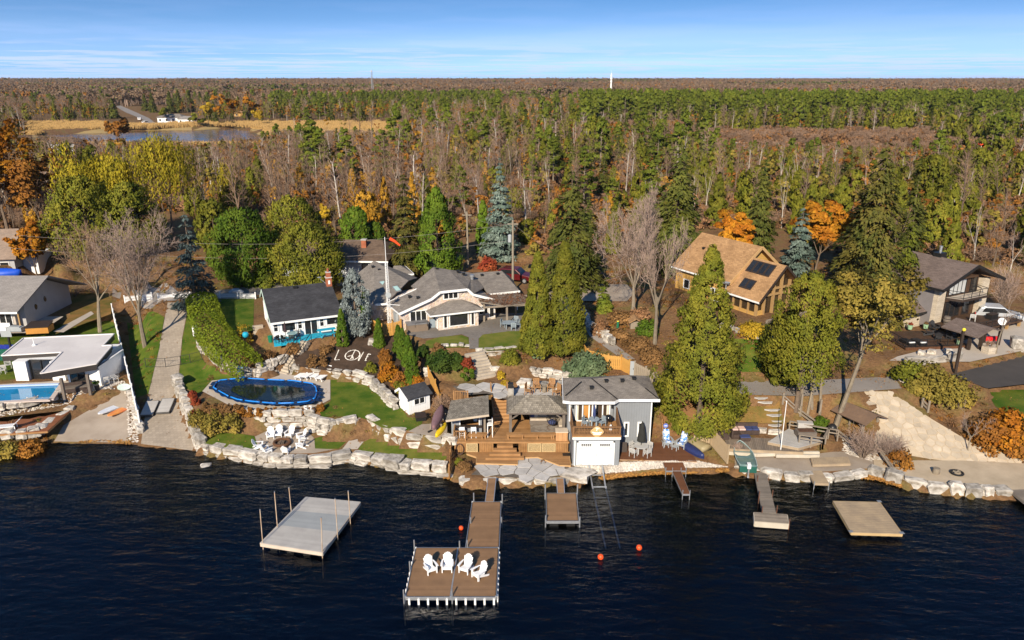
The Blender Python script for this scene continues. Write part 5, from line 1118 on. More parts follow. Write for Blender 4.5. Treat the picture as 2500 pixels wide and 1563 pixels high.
DKTRIM=mat('dark brown trim',(.045,.030,.022),(.030,.020,.015),3.,rough=.6); DKWOOD=mat('dark stained wood',(.085,.045,.024),(.055,.030,.016),1.3,5,.75,uv=('batten',.14,.6,.15),bump=.2)
MEMB=mat('white roof membrane',(.70,.665,.645),(.60,.565,.55),.35,7,.75,bump=.1,contrast=(.35,.6)); FASC=mat('bronze fascia metal',(.035,.030,.028),(.05,.043,.04),1.,rough=.4)
WOODIN=mat('warm pine interior',(.50,.24,.06),(.36,.16,.04),1.5,4,.6); CURT=plain('pale curtain',(.62,.56,.46),.9)
def window(root,pos,w,h,rz=0,nv=0,nh=0,fm=None,name='window',gm=None,f=.07,label=None):
    """frame proud of the wall, a pane for each light; local x along the wall, -y outwards"""
    fm=fm or WTRIM; b=MB(); d0,d1=-.06,.02
    b.box(-w/2-f,d0,-f,w/2+f,d1,0); b.box(-w/2-f,d0,h,w/2+f,d1,h+f); b.box(-w/2-f,d0,0,-w/2,d1,h); b.box(w/2,d0,0,w/2+f,d1,h); k=nv+1; pw=w/k
    for i in range(1,k): b.box(-w/2+i*pw-.035,d0+.01,0,-w/2+i*pw+.035,d1,h)
    for j in range(1,nh+1): b.box(-w/2,d0+.02,h*j/(nh+1)-.02,w/2,d1-.01,h*j/(nh+1)+.02)
    o=part(name,b,fm,root,pos,label=label); o.rotation_euler=(0,0,rz)
    for i in range(k):
        q=MB(); q.box(-w/2+i*pw+.03,-.022,.005,-w/2+(i+1)*pw-.03,-.012,h-.005); part('pane',q,gm or GLASS,o)
    return o
def roof(root,faces,m,t=.14,name='roof'):
    o=None
    for i,f in enumerate(faces):
        b=MB(); b.slab(f,t); o=part('roof_slope' if len(faces)>1 else name,b,m,root)
    return o
def trimline(root,pts,m=None,w=.05,h=.2,name='fascia'):
    b=MB()
    for i in range(len(pts)-1): b.bar(pts[i],pts[i+1],w,h)
    return part(name,b,m or WTRIM,root)
def vent(root,p,s=.16,name='roof_vent'):
    b=MB(); b.box(-s,-s,-.05,s,s,.14); b.box(-s-.03,-s-.03,.14,s+.03,s+.03,.18); return part(name,b,BLACKM,root,p)
# --- white cottage
O=P(669,827,4.75); yw=yaw(O,P(829,806,4.75))
c=thing('white_cottage','low white cottage with charcoal shingle roof above the covered pool','house',O,yw)
b=MB(); b.box(0,0,-.8,6.4,7.4,1.7); ext(b,[(0.01,0,1.7),(.01,5.3,3.45),(.01,7.4,2.3),(.01,7.4,1.7)],(6.38,0,0)); part('wall',b,LAPW,c)
roof(c,[[(-.22,-.4,1.74),(6.75,-.4,1.74),(6.75,5.3,3.66),(-.22,5.3,3.66)],[(-.22,5.32,3.66),(6.75,5.32,3.66),(6.75,7.75,2.3),(-.22,7.75,2.3)]],SH_DARK)
trimline(c,[(-.24,-.44,1.64),(6.77,-.44,1.64)]); trimline(c,[(-.25,-.4,1.64),(-.25,5.3,3.54),(-.25,7.75,2.2)],mat('pale green trim',(.55,.68,.58),(.5,.62,.53),2.))
for x,w,z,h,lv,lh in ((.27,.36,.72,.85,0,1),(1.47,1.25,.66,.98,0,0),(2.55,.36,.72,.85,0,1),(4.66,.36,.68,.85,0,1),(5.75,1.2,.74,.85,0,0)): window(c,(x,0,z),w,h,0,lv,lh,f=.09)
window(c,(3.6,0,.03),1.2,1.5,0,1,0,name='sliding_door',f=.06)
for y,w,z,h in ((.9,.45,.75,.85),(2.2,.4,.8,.9),(3.3,.4,.8,.95),(4.4,.4,.85,1.0),(5.3,.35,.9,1.)): window(c,(0,y,z),w,h,-math.pi/2,fm=WTRIM if y!=3.3 else BLACKM,f=.05)
window(c,(0,6.6,.15),.7,1.75,-math.pi/2,name='door',f=.06)
b=MB(); b.box(-.28,-.28,-1.2,.28,.28,1.0); b.m=1; b.box(-.33,-.33,1.0,.33,.33,1.08); b.m=0; b.box(-.22,-.22,1.08,.22,.22,1.55); b.m=1; b.box(-.26,-.26,1.55,.26,.26,1.62)
ch=part('chimney',b,[BRICK,FLAG],c,(6.45,4.75,3.3)); b=MB(); b.box(-.1,-.31,.35,.1,-.29,.75); part('white_panel',b,WHITE,ch); b=MB(); b.lathe([(.11,0),(.11,.3),(.14,.3),(.14,.34)],10,(0,0,1.62)); part('flue_cap',b,BRICK,ch)
b=MB(); b.tube((-.3,0,.4),(-.9,-.1,1.0),.03); b.lathe([(.02,0),(.2,.08),(.22,.1)],12,(-.95,-.15,1.05)); part('satellite_dish',b,GREYCH,ch)
vent(c,(3.05,4.9,3.5),.2)
# --- stone house
O=P(1071,807.5,5.2); yw=yaw(O,P(1168,795.6,5.2)); SH=(O,yw)
c=thing('stone_house','large fieldstone house with many grey roof slopes in the middle of the picture','house',O,yw)
b=MB(); ext(b,[(-3.4,1.5,-.6),(6.5,1.5,-.6),(6.5,1.5,2.0),(3.97,1.5,2.9),(3.3,1.5,3.46),(.6,1.5,3.46),(-.3,1.5,2.88),(-3.4,1.5,1.72)],(0,5.,0)); b.box(0,0,-.6,4.13,1.5,1.68); part('wall',b,FIELD,c,label='mottled fieldstone front with bay')
b=MB(); b.box(-6.3,5.4,-.8,-3.42,14,1.75); b.box(-3.41,6.2,-.8,6.4,9.,1.9); part('rear_wall',b,FIELD,c)
rf=[[(-3.6,1.15,1.85),(-.3,1.15,3.0),(-.75,5.2,2.95),(-4.0,4.9,1.95)],
 [(-.3,1.15,3.02),(.6,1.15,3.62),(2.0,8.5,4.3),(-1.0,6.6,2.95)],[(.6,1.15,3.62),(3.4,1.15,3.62),(3.5,7.7,4.05),(2.0,8.5,4.3)],
 [(3.4,1.15,3.62),(4.0,1.15,3.02),(6.3,4.4,2.6),(6.2,7.8,3.4),(3.5,7.7,4.05)],[(4.0,1.15,3.02),(6.75,1.15,2.05),(6.5,3.45,2.22)],
 [(6.4,3.3,2.2),(9.9,3.3,2.2),(9.5,7.5,3.4),(6.2,7.8,3.4)],[(9.9,3.3,2.2),(11.2,9.6,2.2),(9.5,7.5,3.4)],
 [(-6.6,14.4,1.9),(-5.2,5.0,1.9),(-3.0,15.6,3.85)],[(-5.2,5.0,1.9),(-4.05,4.8,1.93),(-.75,8.7,3.0),(-3.0,15.6,3.85)],[(-.75,8.7,3.0),(1.2,12.5,2.2),(-3.0,15.6,3.85)]]
for f in rf:
    b=MB(); b.slab(f,.13); part('roof_slope',b,SH_GREY,c)
roof(c,[[(-.85,-.32,1.74),(4.6,-.32,1.74),(2.9,1.48,2.5),(1.5,1.48,2.5)],[(-.85,-.32,1.735),(1.5,1.48,2.495),(-.85,1.48,1.735)],[(4.6,-.32,1.735),(4.6,1.48,1.735),(2.9,1.48,2.495)]],SH_GREY,.12)
trimline(c,[(-3.62,1.12,1.76),(-.3,1.12,2.93),(.6,1.12,3.54),(3.4,1.12,3.54),(4.0,1.12,2.94),(6.77,1.12,1.98)],h=.24,w=.07)
trimline(c,[(-.9,1.4,1.66),(-.9,-.36,1.66),(4.64,-.36,1.66),(4.64,1.4,1.66)],h=.15); trimline(c,[(6.4,3.26,2.12),(9.94,3.26,2.12)]); trimline(c,[(-5.2,4.96,1.82),(-4.05,4.76,1.84)]); trimline(c,[(-3.62,1.15,1.8),(-4.05,4.85,1.9),(-.75,5.2,2.98)],h=.14)
window(c,(2.1,0,.35),1.86,1.27,f=.08); window(c,(.72,0,.23),.3,1.42,f=.08); window(c,(3.53,0,.23),.28,1.42,f=.08); window(c,(0,.55,.2),.3,1.4,-math.pi/2,f=.1)
window(c,(-1.6,1.5,.78),1.6,.98,0,2,f=.07); window(c,(1.78,1.5,2.72),1.42,.62,0,2,f=.09); window(c,(5.2,1.5,.7),.9,.8,f=.08); window(c,(6.1,1.5,.3),.45,1.2,f=.08)
b=MB(); b.box(9.55,3.5,0,9.8,3.75,2.05); b.box(6.9,3.5,-.2,7.1,3.7,2.05); part('porch_post',b,WTRIM,c); b=MB(); b.box(6.7,6.2,-.6,10.,9.,2.05); part('porch_wall',b,DKWOOD,c)  # back wall coloured dark: the shade of the porch recess is painted in
b=MB(); b.box(-1.0,15.5,0,1.1,19,1.95); part('garage_wall',b,mat('cedar garage siding',(.42,.20,.06),(.33,.15,.045),1.,uv=('lap',.16,.6)),c); roof(c,[[(-1.3,15.1,2.05),(1.4,15.1,2.05),(.3,16.8,2.75),(-.5,16.8,2.75)],[(1.4,15.1,2.04),(1.4,19.2,2.04),(.3,16.8,2.74)]],SH_GREY); trimline(c,[(-1.3,15.05,1.97),(1.44,15.05,1.97),(1.44,19.,1.97)])
for p in ((2.2,7.8,4.15),(4.3,7.0,3.9),(4.7,6.3,3.75),(7.0,7.0,3.22),(8.8,6.9,3.22),(-3.5,13.8,3.55),(-3.0,12.9,3.35),(-2.4,12.0,3.15),(-1.9,3.6,2.65),(-1.3,2.6,2.75)): vent(c,p,.13)
b=MB(); b.lathe([(.16,-.2),(.16,.3),(.26,.32),(.26,.5),(.2,.52)],12); part('chimney_pipe',b,GALV,c,(5.4,5.6,3.3))
for p,rz in (((-3.3,9.3,2.67),.2),((-2.35,7.3,2.55),.15)):
    b=MB(); b.slab([(-.3,-.55,-.03),(.3,-.55,.0),(.3,.55,.25),(-.3,.55,.22)],.14); o=part('skylight',b,ALU,c,p); o.rotation_euler=(0,0,rz); b=MB(); b.slab([(-.23,-.47,.02),(.23,-.47,.04),(.23,.47,.25),(-.23,.47,.235)],.02); part('pane',b,mat('pale green skylight glass',(.42,.62,.58),(.38,.56,.53),2.,rough=.15),o)
b=MB(); b.box(-3.7,2.2,0,-3.45,3.3,1.5); part('meter_box',b,GREYCH,c)
# vine pergola
O=P(1182,786,5.2)
c=thing('vine_pergola','pergola roofed with a brown mat of bare vines beside the stone house','pergola',O,R(12))
for x,y in ((0,0),(2.0,-1.75),(4.6,-1.2),(3.6,1.4),(0.6,1.4)):
    b=MB(); b.box(x-.09,y-.09,-.2,x+.09,y+.09,2.0); part('post',b,OLDWOOD,c)
for y in (-1.7,.2,1.5):
    b=MB(); b.box(-.3,y-.07,1.98,4.8,y+.07,2.14); part('beam',b,OLDWOOD,c)
b=MB(); b.slab([(-.5,-.2,2.2),(1.8,-2.1,2.2),(4.9,-1.6,2.2),(4.0,1.8,2.26),(-.2,1.9,2.26)],.08); part('slat_roof',b,OLDWOOD,c)
n=1700; C=np.stack([RNG.uniform(-.6,4.9,n),RNG.uniform(-2.2,2.,n),RNG.uniform(2.2,2.42,n)],1); I=pip([(-.5,-.2),(1.8,-2.2),(5.,-1.7),(4.1,1.9),(-.3,2.)],C[:,0],C[:,1]); C=C[I]
link('vines',quads_obj_mesh('vines',leaves(C,np.tile([0,0,1.],(len(C),1)),.22,.12,.35),mat('brown vine stems',(.20,.085,.035),(.11,.05,.025),1.,4,.9,isl=.4)),c)
# --- tan house
O=P(1640+1035/5.04,540+1175/5.04,6.2); yw=R(30); TH=(O,yw)
c=thing('tan_house','honey coloured house with tan shingles and a glazed sun room among tall spruces','house',O,yw)
X1,EZ,RZ,XR,YE=6.2,1.75,4.95,3.0,3.9
roof(c,[[(-.35,-.6,EZ-.1),(XR,-.6,RZ),(XR,YE,RZ),(-.35,YE+.3,EZ-.1)],[(XR+.01,-.6,RZ),(X1+.35,-.6,EZ+.1),(X1+.35,YE,EZ+.1),(XR+.01,YE,RZ)]],SH_TAN,.16)
b=MB(); ext(b,[(.15,.35,-.4),(X1-.15,.35,-.4),(X1-.15,.35,1.8),(XR,.35,RZ-.35),(.15,.35,1.45)],(0,3.9,0)); part('sunroom_glazing',b,mat('sun room dark glass',(.022,.016,.011),(.05,.034,.02),.5,3,.07,spec=.7),c)
LOG=mat('honey timber posts',(.40,.25,.105),(.31,.19,.08),2.,rough=.7)
for x,z in ((.0,1.6),(1.0,2.55),(2.25,3.8),(3.3,4.5),(4.5,3.2),(6.0,1.7)):
    b=MB(); b.box(x,.02,-.4,x+.2,.3,z); part('post',b,LOG,c)
for z,x0,x1 in ((1.85,.5,5.8),(2.45,1.0,5.2)):
    b=MB(); b.box(x0,.06,z,x1,.27,z+.2); part('beam',b,LOG,c)
b=MB(); b.box(.2,.12,-.4,1.0,.3,.45); part('kick_panel',b,LAPT,c)
for y in (1.1,2.1,3.1,4.0):
    b=MB(); b.box(-.02,y,-.4,.18,y+.14,1.5); part('post',b,LOG,c)
b=MB(); b.box(.0,.3,-.4,.14,4.1,.35); part('kick_panel',b,LAPT,c)
trimline(c,[(-.38,-.62,EZ-.2),(XR,-.62,RZ-.08),(X1+.37,-.62,EZ)],DKTRIM,.08,.22); trimline(c,[(-.4,-.6,EZ-.16),(-.4,YE+.2,EZ-.16)],h=.16)
def sky(x0,x1,y0,y1):
    k=(RZ-EZ+.1)/(XR+.35); z=lambda x:EZ-.1+(x+.35)*k; b=MB(); b.slab([(x0,y0,z(x0)+.08),(x1,y0,z(x1)+.08),(x1,y1,z(x1)+.08),(x0,y1,z(x0)+.08)],.12); o=part('skylight',b,DKTRIM,c)
    m=.10; b=MB(); b.slab([(x0+m,y0+m,z(x0+m)+.1),(x1-m,y0+m,z(x1-m)+.1),(x1-m,y1-m,z(x1-m)+.1),(x0+m,y1-m,z(x0+m)+.1)],.02); part('pane',b,GLASS,o)
for i in range(4): sky(1.7,2.75,.45+i*.77,1.18+i*.77)
for i in range(2): sky(.3,1.15,1.35+i*.82,2.12+i*.82)
# main block behind, gable facing the same way
MX0,MX1,MP,MY=0.,8.6,4.3,4.5
b=MB(); ext(b,[(MX0+.45,MY,-.6),(MX1-.45,MY,-.6),(MX1-.45,MY,2.6),(MP,MY,5.6),(MX0+.45,MY,2.6)],(0,7.8,0)); part('wall',b,LAPT,c)
roof(c,[[(MX0,MY-.65,2.5),(MP,MY-.65,5.9),(MP,MY+8.2,5.9),(MX0,MY+8.2,2.5)],[(MP+.01,MY-.65,5.9),(MX1,MY-.65,2.5),(MX1,MY+8.2,2.5),(MP+.01,MY+8.2,5.9)]],SH_TAN,.2)
trimline(c,[(MX0,MY-.68,2.4),(MP,MY-.68,5.8),(MX1,MY-.68,2.4)],mat('tan fascia',(.50,.31,.14),(.42,.26,.11),2.),.08,.3); trimline(c,[(MX0-.06,MY-.65,2.42),(MX0-.06,MY+8.1,2.42)],h=.16)
window(c,(MX0+.45,5.95,.05),1.5,1.25,-math.pi/2,2,0,f=.09); window(c,(MX0+.45,10.5,.4),.8,.9,-math.pi/2,f=.08)
b=MB(); k=3.4/4.3; b.slab([(.9,6.6,2.5+.9*k+.1),(1.7,6.6,2.5+1.7*k+.1),(1.7,7.2,2.5+1.7*k+.1),(.9,7.2,2.5+.9*k+.1)],.1); part('skylight',b,GLASS,c); vent(c,(2.6,10.5,4.6),.12)
b=MB(); b.tube((-.4,3.9,1.6),(-.4,3.9,2.5),.04); b.lathe([(.03,0),(.33,.16),(.36,.2)],16,(-.45,3.8,2.5)); o=part('satellite_dish',b,GREYCH,c)
b=MB(); b.box(-2.6,-2.4,-.55,5.8,4.6,-.35); part('deck',b,OLDWOOD,c)
for i in range(9):
    b=MB(); x=-1.2+i*.85; b.box(x,-2.4,-.35,x+.12,-2.28,.45); part('rail_post',b,OLDWOOD,c)
b=MB(); b.box(-1.2,-2.38,.4,5.8,-2.3,.5); b.box(-1.2,-2.38,-.25,5.8,-2.3,-.17); [b.box(-1.15+i*.14,-2.36,-.2,-1.12+i*.14,-2.32,.42) for i in range(49)]; stuff(part('railing_balusters',b,OLDWOOD,c))
# --- black trimmed house
O=P(2160+715/5.4,600+1005/5.4,5.); yw=yaw(O,P(2160+1265/5.4,600+885/5.4,5.)); BH=(O,yw)
c=thing('modern_house','dark trimmed two storey house with pale stone pillars and balcony at the right','house',O,yw)
b=MB(); ext(b,[(-.5,.6,-1),(7.6,.6,-1),(7.6,.6,3.75),(3.7,.6,5.2),(-.5,.6,3.75)],(0,6.6,0)); part('wall',b,DKWOOD,c)
for x0,x1,z in ((-.7,.45,3.85),(6.4,7.6,3.8)):
    b=MB(); b.box(x0,.1,-.6,x1,.62,z); part('stone_pillar',b,LEDGE,c)
b=MB(); b.box(-.75,.6,-.6,-.52,7.2,3.7); part('side_wall',b,mat('grey side shingles',(.22,.20,.20),(.18,.165,.165),1.,uv=('lap',.16,.7)),c)
roof(c,[[(-1.35,-.7,3.75),(3.75,-.7,5.72),(3.75,7.6,5.72),(-1.35,7.6,3.75)],[(3.76,-.7,5.72),(8.8,-.7,3.75),(8.8,7.6,3.75),(3.76,7.6,5.72)]],SH_MOD,.16)
trimline(c,[(-1.37,-.73,3.62),(3.75,-.73,5.6),(8.82,-.73,3.62)],BLACKM,.08,.3); trimline(c,[(-1.4,-.7,3.62),(-1.4,7.5,3.62)],BLACKM,.1,.22)
window(c,(3.0,.6,2.5),2.6,1.55,0,3,fm=BLACKM,f=.08,gm=mat('window with blinds',(.50,.51,.50),(.40,.41,.41),.5,2,.15)); window(c,(.95,.6,2.3),.6,1.6,fm=BLACKM); window(c,(5.6,.6,2.3),.9,1.9,fm=BLACKM)
window(c,(2.7,.6,.05),2.4,1.7,0,2,fm=DKTRIM,name='patio_door'); window(c,(5.,.6,.05),1.1,1.7,0,0,fm=DKTRIM,name='patio_door'); window(c,(1.0,.6,.1),.6,1.5,fm=DKTRIM)
b=MB(); b.box(.4,.3,1.9,6.4,.62,2.1); b.box(.7,.2,4.1,5.6,.6,4.3); part('timber_beam',b,DKWOOD,c)
b=MB(); b.prism([(1.2,.5),(1.9,-.9),(5.9,-.9),(6.3,.5)],2.05,2.3); part('balcony',b,DKTRIM,c); b=MB(); b.prism([(1.25,.5),(1.93,-.85),(5.87,-.85),(6.25,.5)],2.305,2.33); part('balcony_floor',b,CONC,c)
def rail(root,pts,h=.75,m=None):
    pts=[Vector(p) for p in pts]; m=m or BLACKM
    for i in range(len(pts)-1):
        p,q=pts[i],pts[i+1]; k=max(1,int((q-p).length/1.0))
        for j in range(k+(i==len(pts)-2)): b=MB(); a=p.lerp(q,j/k); b.bar(a,a+Vector((0,0,h)),.045); part('rail_post',b,m,root)
        for z,w in ((h,.05),(.12,.035)): b=MB(); b.bar(p+Vector((0,0,z)),q+Vector((0,0,z)),w); part('rail',b,m,root)
rail(c,[(1.25,.5,2.33),(1.95,-.85,2.33),(5.85,-.85,2.33),(6.2,.5,2.33)])
b=MB(); b.box(-.5,-.45,0,.5,.45,.7); ch=part('chimney',b,BLACKM,c,(4.1,3.8,5.4)); b=MB(); b.lathe([(.14,.7),(.14,1.3),(.18,1.3),(.18,1.4)],12); part('flue',b,GALV,ch)
b=MB(); b.box(-2.6,1.6,-1,-.6,6.5,1.1); part('wing_wall',b,LEDGE,c); b=MB(); b.box(-3.8,2.2,-1,-2.6,6.5,1.1); part('wing_wall',b,DKWOOD,c); roof(c,[[(-4.6,1.0,.95),(-.45,1.0,.95),(-.8,3.2,2.3),(-4.2,3.2,2.3)],[(-4.6,3.2,2.31),(-.75,3.2,2.31),(-.75,7,2.31),(-4.6,7,2.31)]],SH_MOD)
trimline(c,[(-4.6,.97,.86),(-.42,.97,.86)],BLACKM,.08,.2); window(c,(-3.1,2.2,-.7),.9,1.6,fm=DKTRIM,name='door')
b=MB(); b.box(-.6,-3.4,-.25,8.6,.55,-.08); part('upper_deck',b,DKWOOD,c)
for x in (6.2,8.3):
    b=MB(); b.box(x,-3.3,-1.3,x+.22,-3.08,-.25); part('deck_post',b,LOG,c)
rail(c,[(1.3,-3.35,-.08),(8.5,-3.35,-.08),(8.5,.4,-.08)])
o=P(2160+270/5.4,600+1360/5.4,4.35); d=thing('lower_deck','dark lower deck with black railing and charcoal furniture at the right','deck',o,yaw(o,P(2160+1110/5.4,600+1330/5.4,4.35)))
b=MB(); b.box(0,0,-.02,6.4,4.6,.12); part('deck_floor',b,DKWOOD,d)
for i in range(32):
    q=MB(); q.box(i*.2,-.06,-.85,i*.2+.185,-.02,.1); part('skirt_board',q,mat('rust stained skirt',(.12,.05,.022),(.085,.036,.017),1.3,isl=.2,ob=.15),d)
rail(d,[(0,3.8,.12),(0,0,.12),(6.3,0,.12)])
# little roofed entry on posts in front
o=P(2160+1245/5.4,600+1380/5.4,4.1); d=thing('entry_shelter','dark shingled entry roof on thick posts in front of the right hand house','shelter',o,R(27))
for x,y in ((0,0),(-1.1,.4),(2.2,1.0),(2.4,2.6)):
    b=MB(); b.box(x-.13,y-.13,-.2,x+.13,y+.13,1.85); part('post',b,DKTRIM,d)
roof(d,[[(-1.7,-.6,1.75),(.45,-.6,2.35),(.45,3.,2.35),(-1.7,3.,1.75)],[(.46,-.6,2.35),(2.2,-.6,1.85),(2.2,3.,1.85),(.46,3.,2.35)]],SH_MOD)
# --- brown roofed house behind
O=P(620+140/3.4725,580+310/3.4725,5.6); c=thing('brown_roof_house','long low house with brown roof and brick chimney behind the shaggy juniper','house',O,R(-3))
b=MB(); b.box(0,0,-.3,14.5,7,2.0); part('wall',b,mat('pale grey siding',(.56,.58,.60),(.50,.52,.54),1.,uv=('lap',.18,.8)),c)
roof(c,[[(-.5,-.6,1.95),(15,-.6,1.95),(13.4,4.2,3.6),(1.5,4.2,3.6)],[(15,-.6,1.94),(15.2,8,1.94),(13.4,4.2,3.6)]],SH_BRN); trimline(c,[(-.5,-.65,1.86),(15.05,-.65,1.86)])
for x in (.9,2.3,7.5,12.): window(c,(x,0,.6),.9,1.0,f=.08)
b=MB(); b.box(-.3,-.3,-.8,.3,.3,.6); b.m=1; b.box(-.35,-.35,.6,.35,.35,.72); part('chimney',b,[BRICK,FLAG],c,(11.4,2.6,3.3))
# --- bungalow at the left
O=P(320/5.498,540+1420/5.498,3.0); c=thing('grey_bungalow','grey bungalow with grey brown roof cut by the left picture edge','house',O,0)
b=MB(); b.box(-12,-.2,-.5,-.6,3,1.9); part('wall',b,mat('pale brown wall',(.50,.44,.38),(.42,.37,.32),1.),c)
b=MB(); ext(b,[(0,.6,-.6),(0,9.2,-.6),(0,9.2,2.2),(0,4.9,4.1),(0,.6,2.1)],(-11.5,0,0)); part('gable_wall',b,LAPG,c)
roof(c,[[(-14,-1.2,2.05),(.45,-1.2,2.05),(.75,4.7,4.55),(-14,4.7,4.55)],[(-14,4.72,4.55),(.75,4.72,4.55),(2.0,9.8,2.2),(-14,9.8,2.2)]],SH_SIDE); trimline(c,[(-14,-1.25,1.97),(.47,-1.25,1.97)])
for y,z in ((2.6,1.5),(4.4,1.9)):
    b=MB(); b.lathe([(.02,0),(.26,0),(.26,.06),(.02,.06)],16); o=part('oval_window',b,GLASS,c,(.0,y,z)); o.rotation_euler=(0,math.pi/2,0); o.scale=(1.25,.8,1)
window(c,(-1.6,-.2,.1),1.3,1.6,0,1,name='sliding_door'); window(c,(-4.,-.2,.1),1.5,1.6,0,1,name='sliding_door'); vent(c,(-5.2,2.5,3.65),.2)
# --- house with a brown roof at the far left, cut by the edge
O=GQ(40,648); c=thing('brown_roof_house','house with tall light brown roof at the far left edge behind the orange maple','house',O,R(8))
b=MB(); b.box(-9,0,-.5,0,7,2.2); part('wall',b,LAPG,c); roof(c,[[(-9.5,-.5,2.1),(.5,-.5,2.1),(-.6,4.,5.2),(-9.5,4.,5.2)],[(.5,-.5,2.09),(.5,8.,2.09),(-.6,4.,5.19)]],mat('light brown shingles',(.30,.22,.165),(.23,.17,.13),1.,6,.95,uv=('brick',.3,.15,.008,.65,.12))); window(c,(-1.2,0,.5),1.,1.1)
b=MB(); b.box(.05,2,-.5,1.8,6,2.); part('porch',b,WHITE,c); 
# --- flat roofed pool house
R3=lambda X,Y,z:P(X/4.725,800+Y/4.725,z)
OZ=4.25; FP=[R3(20,325,OZ),R3(715,285,OZ),R3(470,530,OZ),R3(1110,420,OZ),R3(1295,205,OZ),R3(1185,210,OZ),R3(1315,75,OZ),R3(270,125,OZ)]
O=Vector((FP[2].x,FP[2].y,2.0)); c=thing('pool_house','white pool house with flat pale roof and broad bronze fascia','pool house',O)
L=[(p.x-O.x,p.y-O.y) for p in FP]
b=MB(); b.prism(L,OZ-2.0-.55,OZ-2.02); part('fascia',b,FASC,c)
b=MB(); b.prism([(x+(.06 if x<1 else -.06),y+.05) for x,y in L],OZ-2.02,OZ-2.0); part('roof',b,MEMB,c)
b=MB(); n=len(L)
for i in range(n): b.bar((*L[i],OZ-1.98),(*L[(i+1)%n],OZ-1.98),.14,.10)
part('parapet',b,mat('white parapet cap',(.74,.70,.68),(.68,.64,.62),2.),c)
def blk(x0,y0,x1,y1,m,name='wall',z1=1.88): b=MB(); b.box(x0,y0,-.1,x1,y1,z1); return part(name,b,m,c)
blk(-5.0,3.75,-3.8,4.4,WHITE); blk(-1.6,3.8,-.4,4.4,WHITE); blk(-3.8,4.2,-1.6,4.4,GLASS,'glass_wall'); blk(-5,4.41,2.6,8.6,WHITE); blk(.6,2.6,3.6,4.4,WHITE); blk(3.45,2.5,3.62,7.,WHITE)
for x in (-3.75,-2.7,-1.7): blk(x,4.1,x+.1,4.19,BLACKM,'mullion')
window(c,(1.55,2.6,.2),1.3,1.3,0,1,fm=BLACKM,f=.05)
for x,y in ((1.8,-.2),(3.55,.75)):
    b=MB(); b.box(x-.11,y-.11,-.1,x+.11,y+.11,1.88); part('post',b,TIMBER,c)
b=MB(); b.lathe([(.22,0),(.05,.22),(.04,.25),(.04,.7),(.06,.7)],10); part('roof_pipe',b,WHITE,c,(-5.,7.2,2.24))
# --- boathouse
A=P(1397.4,1134.8,.6); GY=A.y; c=thing('boathouse','grey two level boathouse with white door, balcony and rails into the lake','boathouse',A)
gx1=3.54; up=52.7-GY; ry=53.0-GY; bk=57.4-GY; x8=8.4-A.x; xr=11.2-A.x
b=MB(); b.box(0,0,-.3,gx1,up+.1,2.16); part('lower_wall',b,BATTG,c); b=MB(); b.box(-.25,up,-.3,x8-.5,bk-.3,4.25); b.box(x8-.49,ry,-.3,xr-.2,bk-.6,4.1); part('upper_wall',b,BATTG,c)
b=MB(); b.box(-.06,-.08,2.17,gx1+.06,-.005,2.36); part('trim_band',b,WTRIM,c)
# garage door with window lights and hinges
dx0,dx1=.42,3.05; b=MB(); b.box(dx0-.12,-.05,0,dx0,-.0,2.0); b.box(dx1,-.05,0,dx1+.12,0,2.0); b.box(dx0-.12,-.05,1.9,dx1+.12,0,2.0); d=part('door_frame',b,WTRIM,c)
for x0,x1 in ((dx0,(dx0+dx1)/2-.008),((dx0+dx1)/2+.008,dx1)):
    b=MB(); b.box(x0,-.03,.0,x1,-.005,1.88); q=part('door_leaf',b,WHITE,c); w=(x1-x0); xs=x0+(.22 if x0==dx0 else w-.22-.78)
    for i in range(5):
        for j in range(2):
            b=MB(); b.box(xs+i*.157,-.036,1.58+j*.12,xs+i*.157+.125,-.031,1.67+j*.12); part('window_light',b,GLASS,q)
    b=MB(); hx=x1-.13 if x0==dx0 else x0+.07; b.box(hx,-.07,.72,hx+.035,-.032,.98); part('handle',b,GALV,q)
    for z in (.06,1.42):
        b=MB(); hx=x0+.02 if x0==dx0 else x1-.34; b.box(hx,-.04,z,hx+.32,-.031,z+.035); part('hinge_strap',b,BLACKM,q)
# balcony
b=MB(); b.box(-.08,-.1,2.37,gx1+.08,up,2.50); part('balcony_floor',b,CEDARW,c)
RAILW=mat('brown balcony rail',(.24,.125,.055),(.17,.088,.038),1.5,isl=.15)
b=MB(); b.box(-.06,-.08,3.16,gx1+.06,.04,3.24); part('rail',b,RAILW,c); b=MB(); b.box(-.02,-.05,2.56,gx1+.02,.0,2.62); part('rail',b,RAILW,c)
for x in (-.02,gx1-.08):
    b=MB(); b.box(x,-.06,2.5,x+.1,.04,3.2); part('rail_post',b,RAILW,c)
b=MB(); [b.box(.12+i*.115,-.035,2.6,.155+i*.115,-.01,3.16) for i in range(29)]; stuff(part('balusters',b,RAILW,c))
for x in (-.06,gx1-.02):
    for i in range(12):
        b=MB(); y=.02+i*.205; b.box(x,y,2.5,x+.06,y+.19,3.24+.0*i+(.45*(i/11)**1.5)); part('side_board',b,RAILW,c)
